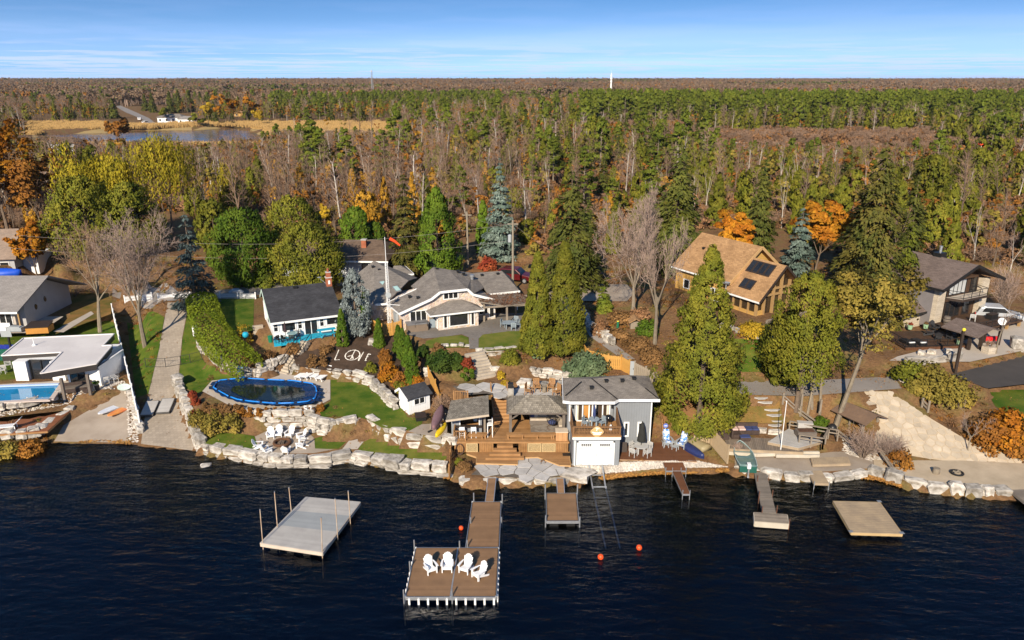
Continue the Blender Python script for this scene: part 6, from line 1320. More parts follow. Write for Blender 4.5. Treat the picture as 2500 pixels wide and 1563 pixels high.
# round painted sign hung on the rail
b=MB(); n=24; b.prism([(.46*math.cos(k*2*math.pi/n)*(1+.10*math.cos(4*k*2*math.pi/n)),.42*math.sin(k*2*math.pi/n)*(1+.08*math.cos(4*k*2*math.pi/n))) for k in range(n)],0,.03)
s=tag(part('painted_sign',b,mat('sign wood',(.62,.42,.20),(.5,.33,.15),5.),None,(A.x+1.77,A.y-.13,A.z+2.86)),'oval painted lake sign hung on the boathouse balcony rail','sign'); s.rotation_euler=(math.pi/2,0,0)
def flatp(root,pts,z,m,name): b=MB(); b.slab([(x,y,z) for x,y in pts],.006); return part(name,b,m,root)
PW=plain('sign white',(.85,.85,.87),.5); PG=plain('sign green',(.10,.38,.24),.6); PT=plain('sign tan',(.66,.36,.14),.6)
flatp(s,[(-.36,.0),(-.1,-.06),(.1,-.06),(.36,.0),(.34,-.09),(0,-.16),(-.34,-.09)],.036,PW,'painted_band'); flatp(s,[(-.36,.12),(-.22,.2),(-.1,.12),(-.1,.05),(-.36,.06)],.036,PT,'painted_band'); flatp(s,[(.1,.12),(.22,.24),(.36,.14),(.36,.06),(.1,.05)],.036,PT,'painted_band')
flatp(s,[(-.30,.05),(-.25,.13),(-.2,.05)],.044,PG,'painted_tree'); flatp(s,[(.03,.02),(.1,.14),(.17,.02)],.044,PG,'painted_tree'); flatp(s,[(-.3,-.17),(.3,-.17),(.26,-.23),(-.26,-.23)],.036,PW,'painted_band'); flatp(s,[(-.12,.34),(.06,.34),(-.02,.1),(-.09,.1),(0,.28),(-.12,.28)],.044,PW,'painted_emblem'); flatp(s,[(.1,.34),(.15,.34),(.15,.22),(.1,.22)],.044,PW,'painted_emblem')
# sliding doors with a glimpse of the pine room
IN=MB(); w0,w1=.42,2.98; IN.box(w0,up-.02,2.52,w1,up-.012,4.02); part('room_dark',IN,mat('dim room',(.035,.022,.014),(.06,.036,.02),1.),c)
b=MB(); b.box(1.0,up-.03,2.8,1.5,up-.021,3.85); part('pine_wall_glimpse',b,WOODIN,c); b=MB(); b.box(.46,up-.03,2.53,.58,up-.021,4.0); b.box(2.78,up-.03,2.53,2.94,up-.021,4.0); part('curtain',b,CURT,c)
b=MB()
for x in (.36,.86,1.36,1.62,1.86,2.42,2.96): b.box(x,up-.09,2.5,x+.09,up-.035,4.08)
b.box(.36,up-.09,4.02,3.05,up-.035,4.12); b.box(.36,up-.09,2.5,3.05,up-.035,2.58); part('sliding_door',b,WTRIM,c)
b=MB(); b.box(1.92,up-.04,2.58,2.12,up-.031,3.95); part('pane',b,GLASS,c)
for x in (.14,3.2):
    b=MB(); b.box(-.07,-.14,-.14,.07,0,.14); b.lathe([(.03,.14),(.1,.18),(.02,.26)],8,(0,-.07,0)); part('wall_lantern',b,BLACKM,c,(x,up-.002,3.75))
for x,w in ((9.06-A.x,.2),(10.15-A.x,.2)): window(c,(x,ry,1.1),w,1.05,f=.12)
b=MB(); ey=52.5-GY
def pp(x,y,z): return (x-A.x,y-GY,z-A.z)
V_=[pp(3.95,52.35,4.88),pp(4.5,52.1,4.9),pp(7.9,52.1,4.9),pp(8.3,52.55,4.9),pp(11.5,52.55,4.9),pp(11.5,57.6,4.9),pp(9.5,56.1,5.58),pp(6.45,55.3,5.58),pp(4.2,57.,4.95),pp(6.3,55.35,5.56)]
roof(c,[[V_[1],V_[2],V_[7]],[V_[2],V_[3],V_[7]],[V_[3],V_[4],V_[6],V_[7]],[V_[4],V_[5],V_[6]],[V_[0],V_[1],V_[7],V_[8]],[V_[5],V_[6],V_[7],V_[8]]],SH_GREY,.12)
b=MB(); b.bar(Vector(V_[7])+Vector((0,0,.03)),Vector(V_[3])+Vector((0,0,.03)),.09,.03); b.bar(pp(5.6,55.0,5.47),pp(4.2,53.2,5.03),.09,.03); b.bar(pp(10.6,54.2,5.27),Vector(V_[4])+Vector((0,.1,.03)),.08,.03); part('ridge_flashing',b,BLACKM,c)
trimline(c,[V_[0],V_[1],V_[2],V_[3],V_[4]],h=.22,w=.06); trimline(c,[V_[0],V_[8]],h=.2)
for x,y,z in ((6.3,53.9,5.36),(7.6,55.0,5.46),(8.9,55.1,5.46),(9.9,55.5,5.48)): vent(c,pp(x,y,z),.13)
b=MB()
for x,y0,z0,z1 in ((xr-.3,ry-.06,.2,4.1),(.1,-.06,.0,2.1),(-.15,up-.06,2.5,4.15)): b.box(x,y0-.06,z0,x+.09,y0+.03,z1)
part('downspout',b,WTRIM,c)
# --- bar hut
O=Vector((-4.84,53.35,1.6)); c=thing('bar_hut','small grey bar hut with slanted shake roof and serving hatch on the wooden deck','hut',O)
b=MB(); b.box(0,0,0,.7,.1,1.75); b.box(2.25,0,0,2.43,.1,1.9); b.box(.7,0,0,2.25,.1,.72); b.box(.7,0,1.62,2.25,.1,1.85); b.box(0,.1,0,.1,2.2,1.8); b.box(2.33,.1,0,2.43,2.2,1.95); b.box(0,2.2,0,2.43,2.3,1.9); part('wall',b,BATTG,c)
b=MB(); b.box(.3,-.35,.74,2.5,.12,.8); part('counter',b,DKTRIM,c); b=MB(); b.box(.66,-.04,.82,.72,.0,1.6); b.box(2.2,-.04,.82,2.26,0,1.6); part('hatch_frame',b,WTRIM,c)
b=MB(); b.box(.15,1.4,0,2.3,2.15,.9); part('back_bar',b,CEDARV,c); b=MB(); b.box(1.75,.7,.8,2.05,1.0,1.0); part('ice_bin',b,WHITE,c)
b=MB(); b.box(2.58,-.06,0,2.74,.1,2.15); part('post',b,OLDWOOD,c)
roof(c,[[(-.3,-1.3,1.87),(3.05,-1.3,2.36),(2.9,2.4,2.36),(-.2,2.4,1.87)]],SH_CED,.1); trimline(c,[(-.3,-1.33,1.8),(3.06,-1.33,2.29)],mat('raw pine fascia',(.52,.43,.33),(.44,.36,.27),2.),.06,.16)
# --- gazebo
O=Vector((0,53.5,1.6)); c=thing('gazebo','square gazebo with hipped shake roof sheltering a grey sofa on the wooden deck','gazebo',O)
for x,y in ((-.12,-.1),(4.12,-.1),(-.12,2.3),(4.12,2.3)):
    b=MB(); b.box(x-.11,y-.11,0,x+.11,y+.11,1.98); part('post',b,TIMBER,c)
for z in ((-.25,-.2,1.85,4.25,-.02,2.02),(-.25,2.2,1.85,4.25,2.4,2.02)):
    b=MB(); b.box(*z); part('beam',b,TIMBER,c)
for x0,x1,y in ((.1,.7,-.1),(3.9,3.3,-.1),(.1,.7,2.3),(3.9,3.3,2.3)):
    b=MB(); b.bar((x0-.1 if x0<1 else x0+.1,y,1.35),(x1,y,1.88),.1); part('brace',b,TIMBER,c)
e=[(-.42,-.6,2.02),(4.42,-.6,2.02),(4.42,2.75,2.02),(-.42,2.75,2.02)]; r1,r2=(1.2,1.05,2.9),(2.8,1.05,2.9)
roof(c,[[e[0],e[1],r2,r1],[e[2],e[3],r1,r2],[e[3],e[0],r1],[e[1],e[2],r2]],SH_CED,.1); trimline(c,[e[0],e[1],e[2],e[3],e[0]],TIMBER,.06,.12)
# --- white shed
O=P(820+905/5.04,860+795/5.04,1.95); c=thing('garden_shed','little white shed with dark roof and slider window at the end of the lawn','shed',O,yaw(O,P(820+1160/5.04,860+720/5.04,1.95)))
b=MB(); b.box(0,0,.12,2.0,1.7,1.62); ext(b,[(.0,0,1.62),(.0,1.1,2.1),(.0,1.7,1.75),(.0,1.7,1.62)],(2.0,0,0)); part('wall',b,mat('white board and batten',(.82,.82,.82),(.77,.77,.77),1.,uv=('batten',.22,.8),bump=.2),c)
roof(c,[[(-.2,-.2,1.62),(2.2,-.2,1.62),(2.2,1.15,2.24),(-.2,1.15,2.24)],[(-.2,1.16,2.24),(2.2,1.16,2.24),(2.2,1.95,1.72),(-.2,1.95,1.72)]],SH_DARK,.09); trimline(c,[(-.22,-.2,1.56),(-.22,1.15,2.18),(-.22,1.95,1.66)])
window(c,(1.0,0,.95),.95,.48,0,1,f=.06); b=MB(); b.box(-.45,.2,-.15,-.1,1.3,.1); part('door_step',b,OLDWOOD,c)
for x in (.1,1.75):
    b=MB(); b.box(x,-.02,-.25,x+.2,.3,.12); part('foundation_block',b,CONC,c)
# --- old shelter on the right
O=GQ(2035,1032); c=thing('old_shelter','old grey board shelter with sagging brown roof on the right slope','shelter',O,R(28))
for x,y in ((0,0),(1.7,0),(0,2.2),(1.7,2.2)):
    b=MB(); b.box(x-.07,y-.07,-.2,x+.07,y+.07,1.5); part('post',b,OLDWOOD,c)
for i in range(9):
    b=MB(); b.box(.12+i*.17,1.4,-.2,.27+i*.17,1.45,1.35); part('board',b,OLDWOOD,c)
roof(c,[[(-.5,-.5,1.35),(.85,-.5,1.95),(.85,2.8,1.95),(-.5,2.8,1.35)],[(.86,-.5,1.95),(2.3,-.5,1.35),(2.3,2.8,1.35),(.86,2.8,1.95)]],mat('leafy brown roof',(.20,.125,.08),(.13,.085,.06),1.2,6,.95,bump=.5),.08)
# --- far buildings
def farhouse(label,u,v,w,d,h,wm,rm,name='farmhouse',rz=0,hip=True,cat='house',group=None):
    p=Q(u,v,5.9); c=thing(name,label,cat,p,rz,group); b=MB(); b.box(-w/2,0,-1,w/2,d,h); part('wall',b,wm,c); z=h+d*.22
    if hip: roof(c,[[(-w/2-.5,-.5,h),(w/2+.5,-.5,h),(w/2-d*.35,d/2,z),(-w/2+d*.35,d/2,z)],[(w/2+.5,-.5,h),(w/2+.5,d+.5,h),(w/2-d*.35,d/2,z)],[(-w/2-.5,d+.5,h),(-w/2-.5,-.5,h),(-w/2+d*.35,d/2,z)],[(w/2+.5,d+.5,h),(-w/2-.5,d+.5,h),(-w/2+d*.35,d/2,z),(w/2-d*.35,d/2,z)]],rm,.2)
    for x in np.linspace(-w/2+1.5,w/2-1.5,max(2,int(w/3.5))): window(c,(float(x),0,h*.35),1.,h*.35,f=.12)
    return c
farhouse('white bungalow with grey hip roof across the marsh pond',402,291,14,8,3.2,WHITE,SH_GREY); farhouse('small white garage beside the bungalow across the pond',438,293,8,6,2.8,WHITE,SH_SIDE,'garage')
farhouse('tan cabin among golden trees across the pond',568,277,8,6,2.8,LAPT,SH_TAN,'cabin'); farhouse('dark brown house on the rise left of the far road',305,238,13,9,4,DKWOOD,SH_BRN)
farhouse('grey gabled house roof between the left edge and the willows',150,372,8,7,4.5,LAPG,SH_BRN)
for l,u,v,w in (('long white barn left of centre on the horizon fields, nearest the silo',52,205,70),('second long white barn on the far left fields',88,205,40),('low pale building on the far field left of centre',1065,214,40)): farhouse(l,u,v,w,14,5,WHITE,MEMB,'barn',cat='barn')
p=Q(12,209,7); c=thing('silo','round concrete silo on the far left skyline','silo',p); b=MB(); b.lathe([(4.5,0),(4.5,22)],16); part('tower',b,CONC,c); b=MB(); b.lathe([(4.6,22),(4.2,24),(2.5,26),(.1,27)],16); part('dome',b,GALV,c)
farhouse('small green roofed hall below the lattice tower',878,214,45,15,5,mat('green metal siding',(.04,.30,.22),(.03,.25,.18),.2),mat('green metal roof',(.05,.34,.25),(.04,.28,.2),.2),'hall',cat='hall')
farhouse('white buildings behind the pines right of the tall mast',1490,214,60,16,6,WHITE,GALV,'hall',cat='hall')
# factory on the horizon
p=Q(2058,203,18); p=Vector((p.x,p.y,0)); y=3300.; p=QY(2058,193,y); c=thing('white_factory','long white industrial building on the right hand skyline','factory',(p.x,p.y,p.z-20)); b=MB(); b.box(-75,0,0,45,60,26); part('hall',b,WHITE,c); b=MB(); b.box(0,10,26,40,40,36); part('upper_block',b,mat('blue grey cladding',(.3,.4,.45),(.26,.35,.4),.05),c); b=MB(); b.box(55,0,0,95,50,24); part('annex',b,WHITE,c)
def lattice(b,h,w0,w1,n,r):
    cs=[(math.cos(k*2.094+.5),math.sin(k*2.094+.5)) for k in range(3)]
    f=lambda k,t:Vector((cs[k][0]*(w0+(w1-w0)*t),cs[k][1]*(w0+(w1-w0)*t),h*t))
    for k in range(3):
        b.tube(f(k,0),f(k,1),r,n=5)
        for i in range(n): b.tube(f(k,i/n),f((k+1)%3,(i+1)/n),r*.6,n=4); b.tube(f(k,i/n),f((k+1)%3,i/n),r*.6,n=4)
y=900.; p=QY(880,222,y); h=QY(880,166,y).z-p.z; c=thing('lattice_tower','thin grey lattice tower on the skyline left of centre','tower',p); b=MB(); lattice(b,h,1.6,.9,16,.16); part('mast',b,GALV,c); b=MB(); b.box(-.9,-.9,h-2,.9,.9,h); part('antenna_head',b,GALV,c)
y=620.; p=QY(1442,225,y); h=QY(1442,174,y).z-p.z; c=thing('cell_mast','white monopole mast right of centre on the skyline','tower',p); b=MB(); b.lathe([(.75,0),(.55,h)],12); part('pole',b,WHITE,c); b=MB(); b.lathe([(.9,h*.62),(.9,h*.66)],12); b.lathe([(1.,h*.74),(1.,h*.80)],12); b.lathe([(.8,h*.86),(.8,h*.92)],12); b.tube((0,0,h),(0,0,h+2.5),.08); part('antenna_ring',b,WHITE,c)
# far road and field strips seen between the woods
drape('far_road',[Q(u,v,6.3) for u,v in [(272,252),(296,266),(335,282),(352,296),(372,296),(352,280),(312,262),(284,250)]],ROADG,12.,.25)
FIELDY=mat('dry field grass',(.40,.27,.11),(.30,.22,.08),.05,5,.95); FIELDG=mat('green hay field',(.24,.20,.05),(.19,.17,.045),.05,5,.95)
for nm,pts,m in (('marsh_grass',[(60,345),(90,300),(420,290),(640,292),(930,296),(930,306),(640,316),(560,303),(430,307),(100,317)],FIELDY),('field_strip',[(1370,304),(1560,306),(1560,315),(1380,314)],FIELDG),('gravel_track',[(1690,336),(1800,338),(2000,344),(2170,350),(2170,353),(2000,347),(1690,339)],SAND),('field_strip',[(2190,376),(2330,380),(2330,390),(2190,386)],FIELDY)): drape(nm,[Q(u,v,6.2) for u,v in pts],m,9.,.2)
drape('hay_field',[Q(u,v,7.) for u,v in [(1122,219),(1150,212),(1215,212),(1238,216),(1200,219)]],FIELDG,60.,1.5)
# ---------------------------------------------------------------- docks and decks
def planks(root,q,n,m,th=.04,gap=.006,sep=False,name='plank'):
    """boards filling the quad q = front left, front right, back right, back left"""
    A,B_,C_,D_=[Vector(p) for p in q]; b=MB()
    for i in range(n):
        s0,s1=(i+gap*2)/n,(i+1-gap*2)/n
        pts=[A.lerp(D_,s0),B_.lerp(C_,s0),B_.lerp(C_,s1),A.lerp(D_,s1)]
        if sep: b=MB()
        b.slab(pts,th)
        if sep: part(name,b,m,root)
    if not sep: stuff(part(name+'s',b,m,root))
def rim(root,q,m,w=.08,h=.22,dz=-.11,name='frame'):
    b=MB(); q=[Vector(p)+Vector((0,0,dz)) for p in q]
    for i in range(4): b.bar(q[i],q[(i+1)%4],w,h)
    return part(name,b,m,root)
def post(root,p,z0,z1,r=.035,m=None,name='post'):
    b=MB(); b.tube((p[0],p[1],z0),(p[0],p[1],z1),r,n=8); return part(name,b,m or GALV,root)
def rel(o,pts): return [Vector(p)-o for p in pts]
R5=lambda X,Y,z=.5:P(960+X/4.32,1150+Y/4.32,z)
# main T dock
O=R5(130,1325); c=thing('t_dock','long brown T shaped dock with four white chairs on its end platform','dock',O)
pf=rel(O,[R5(130,1325),R5(1085,1325),R5(1110,812),R5(240,808)]); m0=(pf[0]*.505+pf[1]*.495); m1=pf[3]*.49+pf[2]*.51
planks(c,[pf[0],m0+Vector((-.04,0,0)),m1+Vector((-.04,0,0)),pf[3]],34,DECKBR); planks(c,[m0+Vector((.04,0,0)),pf[1],pf[2],m1+Vector((.04,0,0))],34,DECKBR)
b=MB(); b.bar(m0+Vector((0,0,-.03)),m1+Vector((0,0,-.03)),.075,.075); part('centre_rail',b,GALV,c); rim(c,pf,ALU)
wk=rel(O,[R5(765,803),R5(1115,803),R5(1135,325),R5(835,325)]); planks(c,wk,44,DECKBR); rim(c,wk,ALU)
g=rel(O,[R5(970,322,.52),R5(1060,322,.52),R5(1085,75,.85),R5(1000,75,.85)]); planks(c,g,24,DECKBR); rim(c,g,ALU,.05,.12,-.06,'gangway_frame')
for i in range(10):
    b=MB(); p=pf[0].lerp(pf[1],.04+i*.104); b.box(p.x-.055,p.y-.10,-.85,p.x+.055,p.y-.03,-.10); part('bumper',b,WTRIM,c)
for i in range(9):
    for a,d in ((0,3),(1,2)):
        b=MB(); p=pf[a].lerp(pf[d],.04+i*.11); sx=-.08 if a==0 else .08; b.box(p.x+sx-.03,p.y-.05,-.75,p.x+sx+.03,p.y+.05,-.04); part('bumper',b,WTRIM,c)
for p,h in ((pf[0],.45),(m0,.5),(pf[3],.55),(m1,.5),(pf[0].lerp(pf[3],.55),.5),(wk[3],.7),(wk[2],.6),(wk[0],.5),(wk[0].lerp(wk[3],.5),.45),(wk[1].lerp(wk[2],.55),.3)): post(c,(p.x+(-.1 if p.x<2 else .1),p.y,0),-2,h,.045)
for p in (pf[0],pf[1],pf[2],pf[3],wk[3],wk[2]):
    b=MB(); b.box(p.x-.05,p.y-.03,.0,p.x+.05,p.y+.03,.06); part('cleat',b,GALV,c)
# short dock
O=R5(1620,525); c=thing('short_dock','short square brown dock with gangway, right of the T dock','dock',O); q=rel(O,[R5(1620,525),R5(1955,525),R5(1930,235),R5(1615,235)]); planks(c,q,24,DECKBR); rim(c,q,ALU,.09,.2,-.1)
g=rel(O,[R5(1733,232,.52),R5(1808,232,.52),R5(1798,78,.85),R5(1720,78,.85)]); planks(c,g,14,DECKBR); rim(c,g,ALU,.05,.12,-.06,'gangway_frame')
for p,h in zip(q,(.4,.3,.7,.7)): post(c,(p.x+(-.08 if p.x<1 else .08),p.y),-2,h,.05)
for x in (q[0].x+.5,q[1].x-.5):
    b=MB(); b.tube((x,q[0].y+.1,-.5),(x,q[3].y-.1,-.5),.3,n=12); part('float',b,BLACKM,c)
# grey raft with six poles
R6=lambda X,Y,z=.5:P(600+X/6.047,1150+Y/6.047,z)
O=R6(215,1060); c=thing('grey_dock','pale grey floating dock with six tall poles, left of the T dock','dock',O); q=rel(O,[R6(215,1060),R6(1130,1200),R6(1690,455),R6(885,380)])
t1=[q[0].lerp(q[3],.36),q[1].lerp(q[2],.38)]; t2=[q[0].lerp(q[3],.68),q[1].lerp(q[2],.70)]
planks(c,[q[0],q[1],t1[1],t1[0]],16,GREYDECK,gap=.002); planks(c,[t1[0],t1[1],t2[1],t2[0]],14,mat('blue grey decking',(.31,.325,.33),(.27,.285,.29),1.,rough=.8,isl=.05),gap=.002,name='middle_plank'); planks(c,[t2[0],t2[1],q[2],q[3]],14,GREYDECK,gap=.002); rim(c,q,mat('pale dock fascia',(.58,.49,.40),(.5,.42,.34),1.),.08,.24,-.14)
for (X,Y),(X2,Y2) in (((235,1062),(210,575)),((457,830),(424,315)),((670,590),(637,250)),((1107,1190),(1112,690)),((1350,930),(1318,412)),((1537,690),(1512,300))):
    a=R6(X,Y); e=PY(600+X2/6.047,1150+Y2/6.047,a.y+.05); b=MB(); b.tube(Vector((a.x,a.y,-1.5))-O,e-O,.032,n=8); b.m=1; b.tube(e-O,e-O+Vector((0,0,.05)),.036,n=8); part('pole',b,[mat('rusty pale pole',(.50,.42,.33),(.38,.24,.14),2.),ALU],c)
for i in range(3):
    b=MB(); p=q[0].lerp(q[1],.2+i*.27); b.box(p.x-.22,p.y+.1,-.5,p.x+.22,p.y+1.2,-.22); part('float',b,BLACKM,c)
# swim raft
R4=lambda X,Y,z=.45:P(1660+X/4.17,1060+Y/4.17,z)
O=R4(1745,1000); c=thing('swim_raft','square wooden swim raft floating at the right','raft',O); q=rel(O,[R4(1745,1000),R4(2265,1015),R4(2035,693),R4(1560,682)]); planks(c,q,18,RAFTW,gap=.02,sep=True); rim(c,rel(O,[R4(1745,1000,.40),R4(2265,1015,.40),R4(2035,693,.40),R4(1560,682,.40)]),mat('raw raft fascia',(.50,.36,.18),(.42,.29,.14),1.),.06,.2,-.1)
for p in q[:3]:
    b=MB(); b.box(p.x-.14,p.y-.02,.0,p.x+.14,p.y+.2,.03); part('corner_bracket',b,GALV,c)
for i in range(5):
    b=MB(); p=q[0].lerp(q[1],.12+i*.19); e=q[3].lerp(q[2],.12+i*.19); b.tube((p.x,p.y+.25,-.35),(e.x,e.y-.2,-.35),.2,n=10); part('float',b,BLACKM,c)
# old dock with square end
OLDD=mat('old brown grey dock boards',(.22,.185,.15),(.16,.135,.11),1.2,rough=.85,isl=.15)
O=R4(845,800,.5); c=thing('old_dock','narrow weathered dock with concrete looking end block beside the green boat','dock',O); q=rel(O,[R4(845,800,.5),R4(975,800,.5),R4(875,385,.5),R4(760,385,.5)])
for i in range(3): a,d=[(0,.33),(.335,.66),(.665,1)][i]; planks(c,[q[0].lerp(q[3],a),q[1].lerp(q[2],a),q[1].lerp(q[2],d),q[0].lerp(q[3],d)],22,OLDD)
rim(c,q,OLDD,.06,.16,-.1); e=rel(O,[R4(765,885,.5),R4(1105,910,.5),R4(1090,818,.5),R4(755,795,.5)]); planks(c,e,9,OLDWOOD); rim(c,e,mat('pale end block',(.52,.46,.37),(.42,.37,.29),1.),.1,.4,-.22,'end_block')
for p,h in ((q[0],.5),(q[1],.55),(q[0].lerp(q[3],.35),.5),(q[1].lerp(q[2],.4),.45),(q[0].lerp(q[3],.75),.5),(q[1].lerp(q[2],.8),.4),(e[1],.35)): post(c,(p.x+(-.06 if p.x<.5 else .06),p.y),-1.5,h,.03,mat('rusty pipe',(.16,.07,.04),(.1,.05,.03),4.))
O=R4(1370,497,.55); c=thing('landing_step','small plank landing on two steel legs at the right beach edge','landing',O); q=rel(O,[R4(1370,497,.55),R4(1520,502,.55),R4(1440,370,.6),R4(1300,372,.6)]); planks(c,q,9,RAFTW,gap=.02,sep=True); rim(c,q,RAFTW,.05,.14,-.11); post(c,q[0],-1.4,.12,.035); post(c,q[1],-1.4,.12,.035)
O=R4(1355,310,.75); c=thing('wooden_ramp','wooden plank ramp section lying on the right beach','ramp',O); q=rel(O,[R4(1355,308,.78),R4(1735,298,.78),R4(1710,230,.85),R4(1335,240,.85)]); A,B_,C_,D_=q; planks(c,[D_,A,B_,C_],22,RAFTW,gap=.02,sep=True); rim(c,q,RAFTW,.06,.16,-.12)
# red-brown ramp and narrow walkway
R9=lambda X,Y,z:P(1560+X/4.342,1000+Y/4.342,z)
O=R9(280,650,.5); c=thing('brown_walkway','narrow red brown walkway dock in front of the red brown deck','dock',O); q=rel(O,[R9(285,645,.55),R9(500,645,.55),R9(465,560,.75),R9(255,560,.75)]); planks(c,q,11,DECKRED); rim(c,q,ALU,.05,.12,-.08)
w=rel(O,[P(1612*DS,1166*DS,.5),P(1629*DS,1166*DS,.5),P(1608*DS,1113*DS,.5),P(1588*DS,1113*DS,.5)]); planks(c,w,26,DECKRED); rim(c,w,ALU,.05,.14,-.08)
for p in (w[0],w[1],w[2],w[3],q[0],q[1]): post(c,(p.x,p.y),-1.2,.3,.03)
O=Q(2390,1158,.6); c=thing('edge_dock','grey brown dock cut by the right picture edge','dock',O); q=rel(O,[Q(2440,1200,.5),Q(2600,1200,.5),Q(2560,1150,.55),Q(2386,1157,.55)]); planks(c,q,12,OLDD); rim(c,q,OLDD,.08,.2,-.12)
# red-brown deck beside the boathouse
c=thing('red_brown_deck','red brown composite deck with grey chairs beside the boathouse','deck',R9(0,545,.75)); O=c.location.copy()
Z=.80; pts=[Vector((8.25,50.75,Z)),R9(612,548,Z),R9(505,330,Z),Vector((8.25,53.0,Z))]; q=rel(O,pts); planks(c,q,20,DECKRED); rim(c,q,mat('pale deck fascia',(.46,.33,.22),(.4,.28,.18),1.),.05,.16,-.12)
# stained cedar decks by the gazebo
YF=52.1; O=Vector((-4.55,YF,1.6)); c=thing('cedar_deck','two level stained cedar deck with wide steps between bar hut and boathouse','deck',O)
b=MB(); q=[(0,0,0),(9.0,0,0),(9.0,3.9,0),(0,3.9,0)]; planks(c,q,32,CEDARW,th=.05)
b=MB(); b.box(-.05,-.06,-.14,9.05,-.005,.0); part('front_edge',b,CEDARW,c)
LAT=mat('pale lattice',(.60,.45,.24),(.50,.37,.19),12.,rough=.8); vx=0
for i in range(64):
    x=.02+i*.14
    if 3.05<x<4.95 or .93<x<1.85 or 5.75<x<7.95: continue
    b=MB(); b.box(x,-.03,-.92,x+.125,.0,-.14); part('skirt_board',b,CEDARV,c)
for x0,x1 in ((.95,1.85),(5.78,6.85),(6.9,7.97)):
    b=MB(); b.box(x0,-.04,-.9,x0+.05,.01,-.14); b.box(x1-.05,-.04,-.9,x1,.01,-.14); b.box(x0+.05,-.04,-.2,x1-.05,.01,-.14); b.box(x0+.05,-.04,-.9,x1-.05,.01,-.86)
    for k in range(-6,12):
        for sg in (1,-1):
            xa=x0+k*.1; a=[(xa,-.88),(xa+.68*sg,-.2)] if sg>0 else [(xa,-.2),(xa+.68,-.88)]
            (p0,z0),(p1,z1)=a; 
            if p0<x0+.05: z0+=(z1-z0)*(x0+.05-p0)/(p1-p0); p0=x0+.05
            if p1>x1-.05: z1-=(z1-z0)*(p1-x1+.05)/(p1-p0); p1=x1-.05
            if p1-p0>.05: b.bar((p0,-.02-.004*sg,z0),(p1,-.02-.004*sg,z1),.025,.008,up=(0,1,0))
    stuff(part('lattice_panel',b,LAT,c))
for i in range(4):
    hw=.62+.29*i; z=-.2-.17*i; b=MB(); b.box(4.0-hw,-.34*(i+1),z-.06,4.0+hw,-.34*i-.0,z); b.box(4.0-hw,-.34*(i+1),z-.17,4.0+hw,-.34*(i+1)+.03,z-.062); part('step',b,CEDARW,c)
lo=[P(1139.4,1108,.72),P(1163,1116,.72),P(1163,1131,.72),P(1263,1134,.72),P(1264.4,1118,.72),P(1313,1116,.72),P(1366,1136,.72),P(1393,1137,.72),Vector((4.5,YF-.02,.72)),Vector((-3.6,YF-.02,.72))]
b=MB(); b.prism([(p.x-O.x,p.y-O.y) for p in lo],-.98,-.89); part('lower_platform',b,mat('stained cedar platform',(.37,.20,.083),(.29,.15,.06),1.2,rough=.65,uv=('lap',.14,.6,.14)),c)
b=MB()
for i in range(8): b.bar(lo[i]-O+Vector((0,0,-.05)),lo[i+1]-O+Vector((0,0,-.05)),.05,.13)
part('platform_edge',b,mat('raw cedar edge',(.52,.32,.15),(.45,.27,.12),1.),c)
# bench, planter, rails
def bench(label,x0,x1,y):
    t=thing('deck_bench',label,'bench',(x0,YF+y,1.6)); b=MB(); w=x1-x0
    for k in range(3): b.box(-.1,k*.15,.36,w+.1,k*.15+.14,.41)
    part('seat',b,CEDARW,t)
    for k in range(int(w/1.1)+2):
        b=MB(); x=min(k*1.15,w-.1); b.box(x,.05,0,x+.09,.38,.36); part('leg',b,CEDARW,t)
    b=MB(); b.box(0,.18,.15,w,.22,.24); part('stretcher',b,CEDARW,t)
bench('short cedar bench in front of the bar hut',-3.55,-2.05,.35); bench('long cedar bench in front of the gazebo',-.35,3.35,.35)
t=thing('planter_box','tall cedar planter box at the right end of the long bench','planter',(3.45,YF+.1,1.6)); b=MB(); [b.box(i*.115,0,0,i*.115+.108,.7,.72) for i in range(8)]; part('box',b,mat('planter boards',(.50,.28,.13),(.42,.22,.095),1.2,isl=.15),t); b=MB(); b.box(-.04,-.04,.72,.96,.74,.78); part('cap',b,mat('pale planter cap',(.62,.52,.40),(.5,.42,.33),2.),t)
def balrail(label,p,q,h=.85,m=CEDARW,step=.13,name='deck_railing'):
    p,q=Vector(p),Vector(q); t=thing(name,label,'railing',p); d=q-p; n=max(2,int(d.length/step)); b=MB(); b.bar((0,0,h),d+Vector((0,0,h)),.10,.05); part('rail',b,m,t); b=MB(); b.bar((0,0,.1),d+Vector((0,0,.1)),.05,.04); part('rail',b,m,t)
    for e in (Vector((0,0,0)),d):
        b=MB(); b.box(e.x-.05,e.y-.05,0,e.x+.05,e.y+.05,h+.05); part('post',b,m,t)
    b=MB(); [b.bar(d*(i/n)+Vector((0,0,.1)),d*(i/n)+Vector((0,0,h)),.035) for i in range(1,n)]; stuff(part('balusters',b,m,t)); return t
balrail('cedar railing at the left front corner of the deck',(-4.5,YF+.1,1.6),(-3.65,YF+.1,1.6)); balrail('cedar railing down the left side of the deck',(-4.55,YF+.1,1.6),(-4.55,YF+1.8,1.6))
balrail('cedar railing of the little landing above the canoe',P(1080+215/7.56,940+290/7.56,3.4),P(1080+470/7.56,940+290/7.56,3.4))
s=steps('cedar_stairs','wide cedar stairs from the deck up to the flagstone patio',(-.80,55.5,1.6),(-1.12,58.0,3.55),1.3,10,mat('cedar treads',(.46,.26,.115),(.33,.175,.072),1.5,rough=.65,ob=.15))
